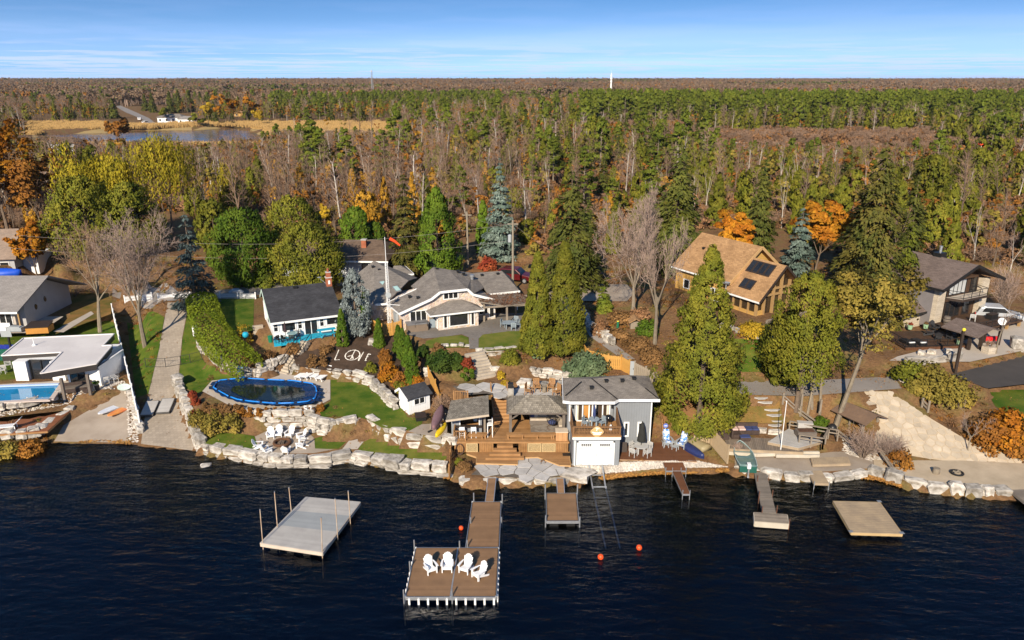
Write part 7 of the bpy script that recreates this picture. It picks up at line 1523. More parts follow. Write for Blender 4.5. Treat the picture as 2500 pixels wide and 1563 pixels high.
for x in (-.7,.7):
    b=MB(); b.bar((x,0,.55),(x,2.6,2.55),.09,.12); b.bar((x,0,-.0),(x,2.6,1.9),.05,.2); part('stringer_rail',b,CEDARV,s)
    for y in (.05,2.5):
        b=MB(); b.box(x-.05,y-.05,y*.77-.2,x+.05,y+.05,y*.77+.68); part('post',b,CEDARV,s)
# grey weathered deck and sitting area on the right
OLDP=mat('weathered deck plank',(.26,.205,.155),(.18,.145,.115),1.3,rough=.85,ob=.18)
R1=lambda X,Y,z:P(1640+X/4.448,800+Y/4.448,z)
O=R1(610,1310,1.1); c=thing('weathered_deck','weathered grey plank deck with the brown wicker corner sofa','deck',O)
q=rel(O,[R1(610,1310,1.1),R1(1430,1350,1.1),R1(1430,1220,1.1),R1(560,1180,1.1)]); A,B_,C_,D_=q; planks(c,[A,D_,C_,B_],44,OLDP,gap=.03,sep=True); b=MB(); b.bar(A+Vector((0,-.03,-.12)),B_+Vector((0,-.03,-.12)),.06,.22); part('front_beam',b,RAFTW,c)
O=R1(1045,1240,1.35); c=thing('raised_deck','raised grey deck with built in bench and fire table beside the flagpole','deck',O)
q=rel(O,[R1(1045,1240,1.35),R1(1380,1305,1.35),R1(1640,1230,1.35),R1(1270,1095,1.35)]); planks(c,q,20,GREYDECK,gap=.02); rim(c,q,RAFTW,.06,.2,-.13)
for (X0,Y0),(X1,Y1) in (((1275,1090),(1560,1150)),((1560,1150),(1800,1190)),((1380,1240),(1640,1280)),((1640,1280),(1700,1165))):
    p,e=R1(X0,Y0,1.4)-O,R1(X1,Y1,1.4)-O; 
    for z,w,h in ((.62,.16,.06),(.3,.04,.09)): b=MB(); b.bar(p+Vector((0,0,z)),e+Vector((0,0,z)),w,h); part('bench_rail',b,OLDWOOD,c)
    for k in (0,.5,1):
        b=MB(); a=p.lerp(e,k); b.box(a.x-.05,a.y-.05,-.3,a.x+.05,a.y+.05,.65); part('post',b,OLDWOOD,c)
p=R1(1450,1170,1.4)-O; b=MB(); b.box(p.x-.75,p.y-.4,.0,p.x+.75,p.y+.4,.5); ft=part('fire_table',b,TIMBER,c); b=MB(); b.box(p.x-.6,p.y-.3,.505,p.x+.6,p.y+.3,.53); part('burner_tray',b,mat('rusty tray',(.12,.06,.035),(.08,.04,.025),4.),ft)
c=thing('timber_sleeper_wall','low wall of pale sleepers below the weathered deck','retaining wall',R1(620,1350,.55)); O=c.location.copy()
for (X0,Y0),(X1,Y1) in (((620,1360),(920,1382)),((920,1382),(1130,1375)),((1130,1390),(1600,1395)),((1130,1362),(1600,1362))):
    b=MB(); b.bar(R1(X0,Y0,.75)-O,R1(X1,Y1,.75)-O,.2,.26); part('sleeper',b,mat('pale sleeper',(.56,.50,.41),(.45,.40,.32),1.2,ob=.1),c)
# little terracotta deck at the left
c=thing('brown_platform','red brown plank platform with white lounger at the left edge','deck',Q(0,1030,1.2)); O=c.location.copy(); q=rel(O,[Q(-150,1035,1.2),Q(112,1018,1.2),Q(168,968,1.2),Q(-150,1002,1.2)]); planks(c,q,22,mat('red brown planks',(.27,.10,.04),(.20,.07,.028),1.2,isl=.1)); rim(c,q,CEDARW,.05,.14,-.1)
# ---------------------------------------------------------------- fences, poles, wires
def bfence(name,label,pts,h,m,bw=.14,post_m=None,cap=None,group=None,cat='fence',gap=.012,sep=True,th=.025,every=2.2,rails=None):
    """vertical board fence standing on ground points"""
    o=Vector(pts[0]); t=thing(name,label,cat,o,0,group); me={}
    for i in range(len(pts)-1):
        a,b2=Vector(pts[i])-o,Vector(pts[i+1])-o; d=b2-a; hd=Vector((d.x,d.y,0)); n=max(1,int(hd.length/(bw+gap))); rz=math.atan2(d.y,d.x); bb=MB()
        for k in range(n):
            p=a.lerp(b2,(k+.5)/n)
            if sep:
                if 'b' not in me: q=MB(); q.box(-bw/2,-th/2,-.15,bw/2,th/2,h); me['b']=mk('board',q.v,q.f,m)
                e=link('board',me['b'],t,p); e.rotation_euler=(0,0,rz); e.scale=(1,1,1+RNG.normal()*.006)
            else: bb.cbox(p+Vector((0,0,h/2-.05)),(bw,th,h+.1),rz)
        if not sep: stuff(part('pickets',bb,m,t))
        np_=max(1,int(round(hd.length/every)))
        for k in range(np_+(1 if i==len(pts)-2 else 0)):
            p=a.lerp(b2,k/np_); bb=MB(); bb.cbox(p+Vector((0,0,h/2)),(.11,.11,h+.22),rz); bb.cbox(p+Vector((0,0,h+.14)),(.15,.15,.06),rz); part('post',bb,post_m or m,t)
        nrm=Vector((-hd.y,hd.x,0)).normalized()*.04
        for z in rails or (.25,h-.2): bb=MB(); bb.bar(a+nrm+Vector((0,0,z)),b2+nrm+Vector((0,0,z)),.04,.09); part('rail',bb,post_m or m,t)
    return t
VW=mat('white vinyl',(.82,.82,.83),(.78,.78,.79),1.,rough=.4)
bfence('vinyl_fence','tall white vinyl fence stepping down between pool house and driveway to the lake',[GQ(u,v) for u,v in [(268,748),(284,815),(300,880),(316,945),(331,1010)]],1.45,VW,.16,every=2.0)
bfence('picket_fence','long white picket fence along the road behind the blue spruce',[GQ(u,v) for u,v in [(374,708),(450,705),(520,705),(604,706)]],.62,VW,.05,gap=.07,sep=False,every=2.3)
bfence('picket_fence','short white gate fence at the left end of the road fence',[GQ(u,v) for u,v in [(296,716),(330,712),(360,709)]],.8,VW,.05,gap=.05,sep=False)
R5h=lambda X,Y,z:P(820+X/5.04,620+Y/5.04,z)
bfence('cedar_fence','orange cedar fence with gate beside the stone house hot tub',[R5h(452,945,4.95),R5h(590,1000,4.95),R5h(700,985,5.0),R5h(805,960,5.1)],1.15,FENCEW,.14,every=1.4)
R6f=lambda X,Y,z:G(1360+X/3.338,680+Y/3.338)
bfence('cedar_fence','bright orange cedar fence behind the spreading juniper',[R6f(190,600,4.6),R6f(250,690,4.3),R6f(415,735,3.9),R6f(520,745,3.75),R6f(588,782,3.6)],1.25,FENCEW,.14,every=1.5)
a,b_=R6f(592,788,3.6),R6f(628,792,3.6); c=thing('garden_door','grey painted garden door between the orange and weathered fences','door',a,yaw(a,b_)); q=MB(); w=(b_-a).length; q.box(0,-.03,0,w,.03,1.3); part('door_leaf',q,GREYCH,c); q=MB(); q.box(w-.12,-.07,.55,w-.08,-.03,.68); part('handle',q,BLACKM,c)
bfence('weathered_fence','grey weathered fence descending behind the boathouse roof',[R6f(630,795,3.6),R6f(720,840,3.3),R6f(800,890,3.0),R6f(880,950,2.5)],1.25,FENCEO,.15,every=1.6)
bfence('cedar_fence','cedar fence running down beside the four emerald cones to the shed',[GQ(u,v) for u,v in [(1012,893),(1028,925),(1040,960)]],1.0,FENCEW,.14)
bfence('pale_fence','pale board fence between the stored boats and the wicker sofa',[R9(590,290,1.6),R9(755,345,1.4),R9(765,360,1.35),R9(935,560,.75)],1.35,FENCEL,.15,every=1.8)
c=thing('post_fence','tall cedar privacy post line at the left edge of the wooden deck','fence',Q(1062,1118,.5)); O=c.location.copy()
for i,(u,v,h) in enumerate(((1061,1118,.9),(1064,1090,1.2),(1066,1066,1.4))):
    q=MB(); p=Q(u,v,.6)-O; q.box(p.x-.06,p.y-.06,-.3,p.x+.06,p.y+.06,h); part('post',q,CEDARV,c)
for k in range(9):
    q=MB(); p=(Q(1061,1118,.6)-O).lerp(Q(1066,1066,.6)-O,k/8); q.box(p.x-.02,p.y-.11,-.3,p.x+.02,p.y+.11,.75+.05*k); part('board',q,CEDARV,c)
def split_rail(label,pts,h=.75):
    o=Vector(pts[0]); t=thing('rail_fence',label,'fence',o,0,'split rail fences by the old deck')
    for p in pts: q=MB(); p=Vector(p)-o; q.box(p.x-.07,p.y-.07,-.2,p.x+.07,p.y+.07,h+.1); part('post',q,OLDWOOD,t)
    for i in range(len(pts)-1):
        for z in (h*.45,h*.85):
            q=MB(); q.bar(Vector(pts[i])-o+Vector((0,0,z)),Vector(pts[i+1])-o+Vector((0,0,z+RNG.normal()*.03)),.09,.11); part('rail',q,OLDWOOD,t)
split_rail('split rail fence running down from the side road to the leaning trunk',[GQ(u,v) for u,v in [(1848,950),(1888,985),(1930,1015)]]); split_rail('split rail fence below the thick leaning trunk',[GQ(u,v) for u,v in [(1972,1030),(2010,1060),(2062,1080)]]); split_rail('two grey posts with rails at the top of the right slope',[GQ(u,v) for u,v in [(2176,962),(2190,975)]])
c=thing('leaning_planks','grey planks leaning down from the rail fence to the sand beach','planks',GQ(2068,1075)); 
for dx in (0,.18): q=MB(); q.bar((dx,0,.7),GQ(2118,1128,.1)-c.location+Vector((dx,0,0)),.14,.05); part('plank',q,OLDWOOD,c)
# chain link gate across the driveway
c=thing('chain_gate','dark chain link fence and gate crossing the paver driveway','gate',GQ(350,868)); O=c.location.copy(); gp=[GQ(u,v)-O for u,v in [(345,868),(392,868),(428,862),(450,858),(478,850)]]
MESH=mat('dark steel mesh',(.03,.035,.03),(.05,.05,.05),5.,rough=.5)
for i,p in enumerate(gp): q=MB(); q.tube(p,p+Vector((0,0,.95)),.03,n=6); part('post',q,MESH,c)
q=MB()
for i in range(4):
    a,e=gp[i],gp[i+1]; q.bar(a+Vector((0,0,.92)),e+Vector((0,0,.92)),.03); q.bar(a+Vector((0,0,.08)),e+Vector((0,0,.08)),.025); n=int((e-a).length/.22)
    for k in range(1,n): q.bar(a.lerp(e,k/n)+Vector((0,0,.08)),a.lerp(e,k/n)+Vector((0,0,.92)),.007)
stuff(part('wire_mesh',q,MESH,c))
# railing along the cottage stairs, railing gate at the cottage side
s0,s1=Q(656,884,2.5),Q(710,806,4.75); c=thing('stair_railing','black iron railing on the stone stairs to the turquoise deck','railing',s0)
for dx in (0,1.05):
    d=s1-s0; off=Vector((dx,0,0))
    for z,w in ((.85,.05),(.45,.03)): q=MB(); q.bar(off+Vector((0,0,z)),off+d+Vector((0,0,z)),w); part('handrail',q,BLACKM,c)
    for k in (0,.33,.66,1): q=MB(); p=off+d*k; q.bar(p,p+Vector((0,0,.85)),.045); part('post',q,BLACKM,c)
# utility poles and wires
POLE=mat('weathered pole wood',(.30,.255,.19),(.22,.185,.14),2.,rough=.9); WIRE=mat('cable',(.30,.27,.24),(.25,.22,.2),1.)
R5b=lambda X,Y:(1020+X/3.02,480+Y/3.02)
poles={}
def upole(key,label,u,v,vt,y=None,tr=False):
    b0=GQ(u,v); h=QY(u,vt,b0.y).z-b0.z; c=thing('utility_pole',label,'utility pole',b0,0,'utility poles along the lane'); q=MB(); q.lathe([(.15,-.3),(.11,h)],10); part('pole',q,POLE,c); q=MB(); q.box(-.6,-.05,h-.5,.6,.05,h-.38); part('cross_arm',q,POLE,c)
    if tr: q=MB(); q.lathe([(.22,0),(.22,.8),(.12,.88)],12,(-.35,-.1,h*.70)); part('transformer',q,GREYCH,c)
    poles[key]=b0+Vector((0,0,h-.4)); return c
upole('a','tall grey utility pole with a transformer can behind the stone house',1211,688,520,tr=True); upole('b','utility pole among the trees left of the tall blue spruce',1105,632,500); upole('c','old utility pole standing inside the bare bushy tree at the left',305,690,558)
def wire(a,b_,sag,label):
    a,b_=Vector(a),Vector(b_); t=[k/24 for k in range(25)]; q=MB(); q.path([a.lerp(b_,k)-a-Vector((0,0,sag*4*k*(1-k))) for k in t],.013,n=4); tag(part('overhead_wire',q,WIRE,None,a),label,'wire','overhead wires')
L0=QY(-40,546,poles['c'].y-3)
wire(poles['a'],poles['c'],1.3,'upper long wire from the transformer pole to the old pole at the left'); wire(poles['a']-Vector((0,0,1.9)),poles['c']-Vector((0,0,1.6)),1.3,'lower long wire from the transformer pole to the old pole at the left')
wire(poles['c'],L0,.3,'upper wire from the old pole to the left edge'); wire(poles['c']-Vector((0,0,1.6)),L0-Vector((0,0,1.6)),.3,'lower wire from the old pole to the left edge'); wire(poles['a'],QY(1420,640,poles['a'].y+4),.8,'wire from the transformer pole into the dark spruce'); wire(poles['a'],poles['b'],.5,'short wire between the two poles behind the stone house')
b0=R5h(660,900,5.1); top=PY(820+650/5.04,620+110/5.04,b0.y); tip=QY(917,560,b0.y); h=top.z-b0.z; c=thing('antenna_tower','slim white lattice antenna tower rising beside the stone house','antenna tower',b0); q=MB(); lattice(q,h,.2,.13,14,.028); part('lattice',q,WTRIM,c); q=MB(); q.tube((0,0,h-.2),(0,0,tip.z-b0.z),.03); part('mast',q,WTRIM,c)
q=MB(); q.lathe([(.03,0),(.22,.06),(.28,.14)],14); e=part('satellite_dish',q,GREYCH,c,(.12,-.25,h*.52)); e.rotation_euler=(math.pi/2,0,0); q=MB(); q.bar((-.35,0,h*.36),(1.5,.3,h*.33),.05); part('side_arm',q,WTRIM,c)
SOCK=mat('orange windsock',(.85,.10,.02),(.75,.07,.015),2.,rough=.8)
def sock(label,p,L,r,az):
    q=MB(); q.path([(0,0,0),(L*.5,0,-L*.3),(L,0,-L*.75)],[r,r*.8,r*.55],10); o=tag(part('windsock',q,SOCK,None,p),label,'windsock'); o.rotation_euler=(0,0,az)
sock('orange windsock at the top of the white antenna tower',tip+Vector((.12,0,-.15)),.95,.17,.2)
b0=Q(2310,385,6.); tp=QY(2310,338,b0.y); c=thing('windsock_mast','thin mast with orange windsock in the field at the far right','mast',b0); q=MB(); q.tube((0,0,0),(0,0,tp.z-b0.z),.12); part('pole',q,WTRIM,c); sock('orange windsock above the field at the far right',tp+Vector((.3,0,0)),2.3,.42,-.1)
b0=R1(1175,1385,.6); tp=PY(1640+1240/4.448,800+805/4.448,b0.y); c=thing('flagpole','white flagpole without a flag in front of the weathered deck','flagpole',b0); q=MB(); q.lathe([(.04,0),(.028,tp.z-b0.z)],10); part('pole',q,WHITE,c); q=MB(); q.ball((0,0,tp.z-b0.z+.04),.05); part('finial',q,WHITE,c)
b0=GQ(2255,882); h=QY(2262,782,b0.y).z-b0.z; c=thing('lamp_post','brown timber lamp post in front of the right hand lower deck','lamp post',b0); q=MB(); q.box(-.1,-.1,-.2,.1,.1,h); part('post',q,DKTRIM,c); q=MB(); q.bar((0,0,h*.55),(.3,0,h*.62),.04); part('arm',q,GREYCH,c); q=MB(); q.ball((0,-.05,h+.15),.16); part('lamp',q,plain('yellow lamp shade',(.75,.62,.05),.5),c)
# ---------------------------------------------------------------- furniture and small things
def adirondack(m,label,group,cushion=None,tall=0.):
    t=thing('adirondack_chair',label,'chair',(0,0,0),0,group); b=MB()
    for i in range(5): y=-.34+i*.125; z=.37-i*.028; b.box(-.26,y,z-.02,.26,y+.115,z)
    part('seat',b,m,t); b=MB()
    for i in range(7):
        x=(i-3)*.082; h=.74-.018*(i-3)**2+tall; b.bar((x*.8,.24,.24),(x*1.12,.24+h*.42,.24+h),.076,.022,up=(0,1,-.4))
    b.bar((-.27,.32,.42),(.27,.32,.42),.03,.07); part('backrest',b,m,t)
    for s in(-1,1):
        b=MB(); b.prism([(s*.27,-.40),(s*.42,-.38),(s*.43,-.1),(s*.36,.36),(s*.29,.36)],.54,.565); part('arm',b,m,t)
        b=MB(); b.box(s*.31-.03,-.36,0,s*.31+.03,-.24,.54); part('leg',b,m,t)
        b=MB(); b.bar((s*.27,-.33,.32),(s*.27,.62,.03),.035,.13); part('leg',b,m,t); 
    b=MB(); b.box(-.30,-.365,.24,.30,-.33,.36); part('apron',b,m,t)
    if cushion:
        b=MB(); b.bar((0,.22,.33),(0,.53,1.0+tall),.46,.07,up=(0,1,-.4)); b.bar((0,-.33,.42),(0,.2,.33),.46,.07); part('cushion',b,cushion,t)
    return t
AD=adirondack(WHITECH,'x','white chairs on the T dock')
for i,(X,Y,r,l) in enumerate(((395,1060,28,'white adirondack chair on the dock, first from the left'),(572,1040,0,'white adirondack chair on the dock, second from the left, facing the lake'),(765,1055,-24,'white adirondack chair on the dock, third from the left'),(905,1120,-48,'white adirondack chair on the dock, rightmost and nearest the lake'))): place(AD,i==0,R5(X,Y,.5),R(r),l,'white chairs on the T dock',.92)
R4p=lambda X,Y,z=None:G(420+X/5.498,880+Y/5.498) if z is None else P(420+X/5.498,880+Y/5.498,z)
for X,Y,r,l in ((1325,1040,14,'back left one'),(1435,1020,6,'back middle one'),(1585,1025,-14,'back right one'),(1735,1060,-55,'upper right one'),(1735,1165,-100,'right one pointing left'),(1530,1250,180,'front one seen from behind'),(1275,1245,140,'lower left one'),(1165,1185,95,'left one pointing right')): dup(AD,R4p(X,Y),R(r),'white adirondack chair at the fire pit ring, '+l,'white chairs round the fire pit',.86)
c=thing('fire_pit','rusty round fire pit in the circle of white chairs','fire pit',R4p(1480,1130)); b=MB(); n=20
RUST=mat('rusty iron',(.14,.065,.03),(.08,.04,.022),4.,rough=.9,bump=.3)
b.path([(.62*math.cos(k*.314),.62*math.sin(k*.314),.2) for k in range(n)],.12,8,closed=True); part('ring',b,RUST,c); b=MB(); b.lathe([(.55,.02),(.55,.1)],20); part('ash_bed',b,mat('ash',(.10,.07,.05),(.05,.04,.035),6.),c); b=MB(); [b.tube((-.3+i*.15,-.25,.14+.04*(i%2)),(-.2+i*.1,.3,.2),.05) for i in range(4)]; part('charred_log',b,BARK,c)
# loungers
def lounger(m,label,group):
    t=thing('sun_lounger',label,'sun lounger',(0,0,0),0,group); b=MB(); [b.box(-.3,-1.0+i*.125,.29,.3,-.9+i*.125,.32) for i in range(9)]; part('seat',b,m,t); b=MB(); [b.bar((-.3,.14+i*.085,.34+i*.075),(.3,.14+i*.085,.34+i*.075),.10,.025,up=(0,-.7,.75)) for i in range(8)]; part('backrest',b,m,t)
    for x in(-.27,.27):
        for y in(-.85,.25): b=MB(); b.box(x-.03,y-.03,0,x+.03,y+.03,.3); part('leg',b,m,t)
        b=MB(); b.box(x-.03,-1.0,.24,x+.03,.25,.29); part('side_rail',b,m,t)
    return t
LG=lounger(WHITECH,'x','white loungers at the pool')
for i,(X,Y,l) in enumerate(((1770,215,'white pool lounger, first from the left'),(1855,215,'white pool lounger, second from the left, beside the dark post'),(1975,212,'white pool lounger, third from the left'),(2050,235,'white pool lounger, rightmost, nearest the lawn'))): place(LG,i==0,R4p(X,Y,2.56),R(-20),l,'white loungers at the pool',1.05)
b=MB(); b.lathe([(.1,0),(.12,.2),(.05,.25),(.07,.6),(.19,1.2),(.03,1.5)],10); tag(part('folded_umbrella',b,mat('dark umbrella cloth',(.05,.04,.045),(.035,.03,.03),3.,rough=.9),None,R4p(1915,150,2.7)),'dark folded umbrella behind the white pool loungers','umbrella')
# pool with its winter cover
PC=[(560,395),(600,330),(655,298),(780,285),(935,268),(1110,278),(1290,290),(1470,297),(1640,305),(1770,325),(1880,342),(1935,395),(1945,470),(1920,540),(1820,585),(1640,604),(1470,610),(1320,606),(1180,594),(1020,578),(880,556),(760,512),(650,450)]
O=R4p(1270,440,2.45); c=thing('covered_pool','swimming pool under a dark blue winter cover ringed with bright blue water tubes','pool',O); ring=[R4p(X,Y,2.47)-O for X,Y in PC]; n=len(ring)
COVER=mat('dark blue tarp',(.005,.030,.105),(.003,.016,.06),1.2,5,.2,bump=1.,bscale=3.5,spec=.6); b=MB(); K=12; vs=[]; fs=[]
rr=[]
for i in range(n):
    for j in range(4): rr.append(ring[i].lerp(ring[(i+1)%n],j/4))
N=len(rr); sc=[1.09,1.05,1.0,.93,.86,.78,.7,.6,.5,.4,.25,.1]
for k,s in enumerate(sc):
    for i,p in enumerate(rr):
        w=RNG.normal()*(.035 if k<2 else .02)+.035*math.sin(i*1.9)*(1 if k in(1,3,4,5) else .2); z=.17+w-(0 if s>.95 else min(.13,.5*(.97-s)))
        vs.append((p.x*s*(1+(.03*math.sin(i*2.3) if k==0 else 0)),p.y*s*(1+(.05*math.sin(i*1.7) if k==0 else 0)),z))
fs=[(k*N+i,k*N+(i+1)%N,(k+1)*N+(i+1)%N,(k+1)*N+i) for k in range(K-1) for i in range(N)]+[tuple((K-1)*N+i for i in range(N))]
b.add(vs,fs); part('cover',b,COVER,c,smooth=True)
b=MB(); b.poly([(p.x*.72+.25,p.y*.66-.1,.075) for p in rr]); part('puddle',b,mat('puddle water',(.008,.012,.012),(.012,.02,.02),1.,rough=.04,bump=.1,bscale=3,spec=.8),c)
TUBE=mat('bright blue vinyl tube',(.02,.26,.78),(.015,.18,.62),2.,rough=.3)
i=0
while i<N:
    b=MB(); seg=[rr[(i+j)%N]+Vector((0,0,.24)) for j in range(6)]; b.path(seg,.06,8); part('water_tube',b,TUBE,c,smooth=True); i+=6
c=thing('pool_slide_hoop','blue poolside basketball hoop leaning at the stone wall','basketball hoop',R4p(930,230,2.5)); b=MB(); b.cbox((0,0,.85),(.5,.05,.55),.3); part('backboard',b,TUBE,c); b=MB(); b.box(-.04,.02,0,.04,.1,.8); b.box(-.2,-.1,0,.5,.3,.1); part('stand',b,TUBE,c); b=MB(); b.path([(.17*math.cos(k*.628),-.2+.17*math.sin(k*.628),.62) for k in range(10)],.02,5,closed=True); part('hoop',b,WHITE,c)
# numerals standing by the red shrubs
c=thing('house_number','white standing numerals 57 at the corner of the shrub row','number sign',P(752.5,1005,2.35)); W5=[(.0,.52),(.0,.27),(.17,.27),(.17,0),(-.08,0)]
b=MB(); b.bar((-.12,0,.5),(.12,0,.5),.07,.07); b.bar((-.1,0,.5),(-.1,0,.28),.07,.07); b.bar((-.12,0,.28),(.1,0,.28),.07,.07); b.bar((.1,0,.28),(.1,0,.03),.07,.07); b.bar((-.12,0,.04),(.12,0,.04),.07,.07); part('numeral_five',b,WHITE,c,(-.2,0,0)); b=MB(); b.bar((-.12,0,.5),(.14,0,.5),.07,.07); b.bar((.1,0,.5),(-.02,0,.02),.07,.07); part('numeral_seven',b,WHITE,c,(.2,0,0))
# LOVE in white pebbles on the mulch, with a peace sign for the O
def pebline(label,strokes,name='stone_letter'):
    t=None
    for st in strokes:
        pts=[G(820+X/5.04,620+Y/5.04) for X,Y in st]
        if t is None: t=thing(name,label,'stone letter',pts[0],0,'white stone letters on the mulch'); b=MB()
        L=sum((pts[i+1]-pts[i]).length for i in range(len(pts)-1)); n=int(L/.11)
        for k in range(n):
            p,d=along(pts,k*.11); r=.065*RNG.uniform(.8,1.2); p=p-t.location; b.add([(p.x+r,p.y,p.z+.03),(p.x,p.y+r,p.z+.03),(p.x-r,p.y,p.z+.03),(p.x,p.y-r,p.z+.03),(p.x,p.y,p.z+r*1.3)],[(0,1,4),(1,2,4),(2,3,4),(3,0,4)])
    o=part('pebbles',b,plain('white pebble',(.78,.74,.66),.8),t); stuff(o)
pebline('letter L of white stones on the mulch bed',[[(35,1190),(-15,1310),(65,1305)]]); 
circ=[(205+88*math.cos(a)+20*math.sin(a),1250-62*math.sin(a)) for a in np.linspace(0,6.28,20)]
pebline('letter O of white stones with a peace sign inside',[circ,[(235,1195),(180,1305)],[(205,1250),(125,1275)],[(205,1250),(215,1310)]]); pebline('letter V of white stones on the mulch bed',[[(300,1245),(275,1325)],[(340,1215),(278,1325)]]); pebline('letter E of white stones on the mulch bed',[[(400,1235),(360,1320),(400,1305)],[(400,1235),(440,1245)],[(385,1268),(420,1278)]])
# buoys
for X,Y,s,l in ((717,607,.15,'orange buoy left of the T dock walkway'),):
    b=MB(); b.ball((0,0,.1),.16,14); tag(part('buoy',b,plain('orange buoy skin',(.85,.09,.02),.35),None,R5(X,Y+8,0),smooth=True),l,'buoy','orange buoys')
for X,Y,l in ((1418,1222,'orange buoy at the right, farther out from the rails'),(974,1330,'orange buoy nearest the end of the boat rails')):
    b=MB(); b.ball((0,0,.13),.19,14); tag(part('buoy',b,plain('orange buoy skin',(.85,.09,.02),.35),None,P(1260+X/4.724,1080+(Y+12)/4.724,0),smooth=True),l,'buoy','orange buoys')
# boat rails
c=thing('boat_rails','pair of steel launching rails from the boathouse door down into the lake','rails',P(1437,1131,.62)); O=c.location.copy()
for u0,u1 in ((1437,1479),(1469,1514)):
    a,m_,e=P(u0,1131,.66)-O,P(u0+9,1188,.02)-O,P(u1,1340,-1.3)-O; b=MB(); b.bar(a,m_,.09,.1); part('rail',b,GALV,c); b=MB(); b.bar(m_,e,.09,.1); part('rail',b,GALV,c)
for v,z in ((1160,.25),(1189,.05),(1215,-.25)):
    k=(v-1131)/209; b=MB(); b.bar(P(1437+42*k,v,z)-O,P(1469+45*k,v,z)-O,.08,.06); part('cross_tie',b,GALV,c)
# boats
def hull(name,label,cat,L,w,d,m,loc,rz,flip=False,group=None,both=True,seats=None,stern=None,tilt=0.):
    """boat shell lofted from sections; pointed at the bow (and at the stern when both)"""
    t=thing(name,label,cat,loc,rz,group); n=15; k=7; vs=[]
    for i in range(n):
        s=i/(n-1); f=math.sin(math.pi*s)**.55 if both else min(1,(1-s)*2.4)**.6*(.86+.14*min(1,s*4)) if s<1 else .02
        f=max(f,.02); x=(s-.5)*L; sh=.22*abs(2*s-1)**2.4*d
        for j in range(k):
            a=math.pi*j/(k-1); vs.append((x,-math.cos(a)*w/2*f,d*(1-math.sin(a)**.7)+sh if not flip else d*(math.sin(a)**.7)*(.75+.25*f)))
    fs=[(i*k+j,i*k+j+1,(i+1)*k+j+1,(i+1)*k+j) for i in range(n-1) for j in range(k-1)]
    b=MB(); b.add(vs,fs)
    if not both: b.add([vs[j] for j in range(k)],[tuple(range(k))])
    h=part('hull',b,m,t,smooth=True); md=h.modifiers.new('shell','SOLIDIFY'); md.thickness=.03; md.offset=0
    b=MB(); b.path([vs[i*k] for i in range(n)],.03,6); b.path([vs[i*k+k-1] for i in range(n)],.03,6); part('gunwale',b,stern or m,t)
    for x in seats or ():
        b=MB(); b.box(x-.17,-w*.46,d*.62,x+.17,w*.46,d*.68); part('seat',b,m,t)
    return t
GB=mat('grey green boat paint',(.14,.22,.215),(.10,.165,.165),2.,rough=.45)
a,e=R4(690,395,.55),R4(605,118,.75); o=(a+e)/2; c=hull('rowing_boat','green aluminium rowing boat with outboard pulled up on the right beach','boat',(e-a).length,1.45,.55,GB,Vector((o.x,o.y,.56)),yaw(a,e),both=False,seats=(-1.2,-.2,.8),stern=mat('light boat rim',(.42,.5,.5),(.36,.44,.44),2.,rough=.4)); L=(e-a).length
b=MB(); b.box(-L/2-.06,-.62,.05,-L/2+.02,.62,.52); part('transom',b,mat('dark green transom',(.015,.10,.075),(.01,.08,.06),2.),c); b=MB(); b.box(-L/2-.32,-.13,.5,-L/2+.05,.13,.85); m_=part('outboard_motor',b,WHITE,c); b=MB(); b.box(-L/2-.25,-.05,-.25,-L/2-.1,.05,.5); b.ball((-L/2-.28,0,-.2),.1,8); part('motor_leg',b,GALV,m_)
a,e=R9(425,290,1.25),R9(690,490,1.05); o=(a+e)/2; c=hull('canoe','navy blue canoe lying upside down on the red brown deck','canoe',(e-a).length,.85,.42,mat('navy hull',(.02,.03,.10),(.03,.04,.13),3.,rough=.35),Vector((o.x,o.y,.80)),yaw(a,e),flip=True)
a,e=R9(720,415,1.1),R9(510,255,1.4); o=(a+e)/2; c=hull('upturned_boat','khaki aluminium boat lying upside down beside the navy canoe','boat',(e-a).length,1.25,.5,mat('khaki hull',(.33,.27,.15),(.27,.22,.12),2.,rough=.5),Vector((o.x,o.y,.9)),yaw(a,e),flip=True,both=False)
a,e=R6c(1300,1010) if False else P(820+1305/5.04,860+1005/5.04,1.95),P(820+1335/5.04,860+655/5.04,3.0); o=(a+e)/2; c=hull('canoe','faded maroon canoe stored upside down on a stand by the bar hut','canoe',4.2,.8,.4,mat('faded maroon hull',(.25,.15,.155),(.20,.11,.12),2.,rough=.6),Vector((-6.0,54.3,2.55)),R(86),flip=True)
for y in (-1.,1.):
    b=MB(); b.bar((y,-.5,-.05),(y,.5,-.05),.08); [b.bar((y,x,-.05),(y,x*1.1,-.7),.07) for x in(-.42,.42)]; part('trestle',b,OLDWOOD,c)
hull('kayak','small yellow kayak standing under the maroon canoe','kayak',2.3,.55,.3,plain('yellow plastic',(.80,.55,.02),.4),Vector((-5.65,53.2,1.98)),R(75),flip=True)
for l,X0,Y0,X1,Y1,c1,c2 in (('white paddle board lying on the gravel by the white fence',1130,990,1410,825,(.72,.75,.80),(.6,.62,.68)),('orange paddle board beside the white one',1240,1005,1505,840,(.80,.36,.08),(.70,.16,.06))):
    a,e=R3(X0,Y0,1.2),R3(X1,Y1,1.5); o=(a+e)/2; L=(e-a).length; b=MB(); b.prism([(L/2*math.cos(t),.36*math.sin(t)*(1+.12*math.cos(t))) for t in np.linspace(0,6.1,20)],0,.1); q=tag(part('paddle_board',b,mat(l,c1,c2,1.5,4,.4),None,Vector((o.x,o.y,gz(o.x,o.y)+.06))),l,'paddle board','boards at the beach'); q.rotation_euler=(.08,.06,yaw(a,e))
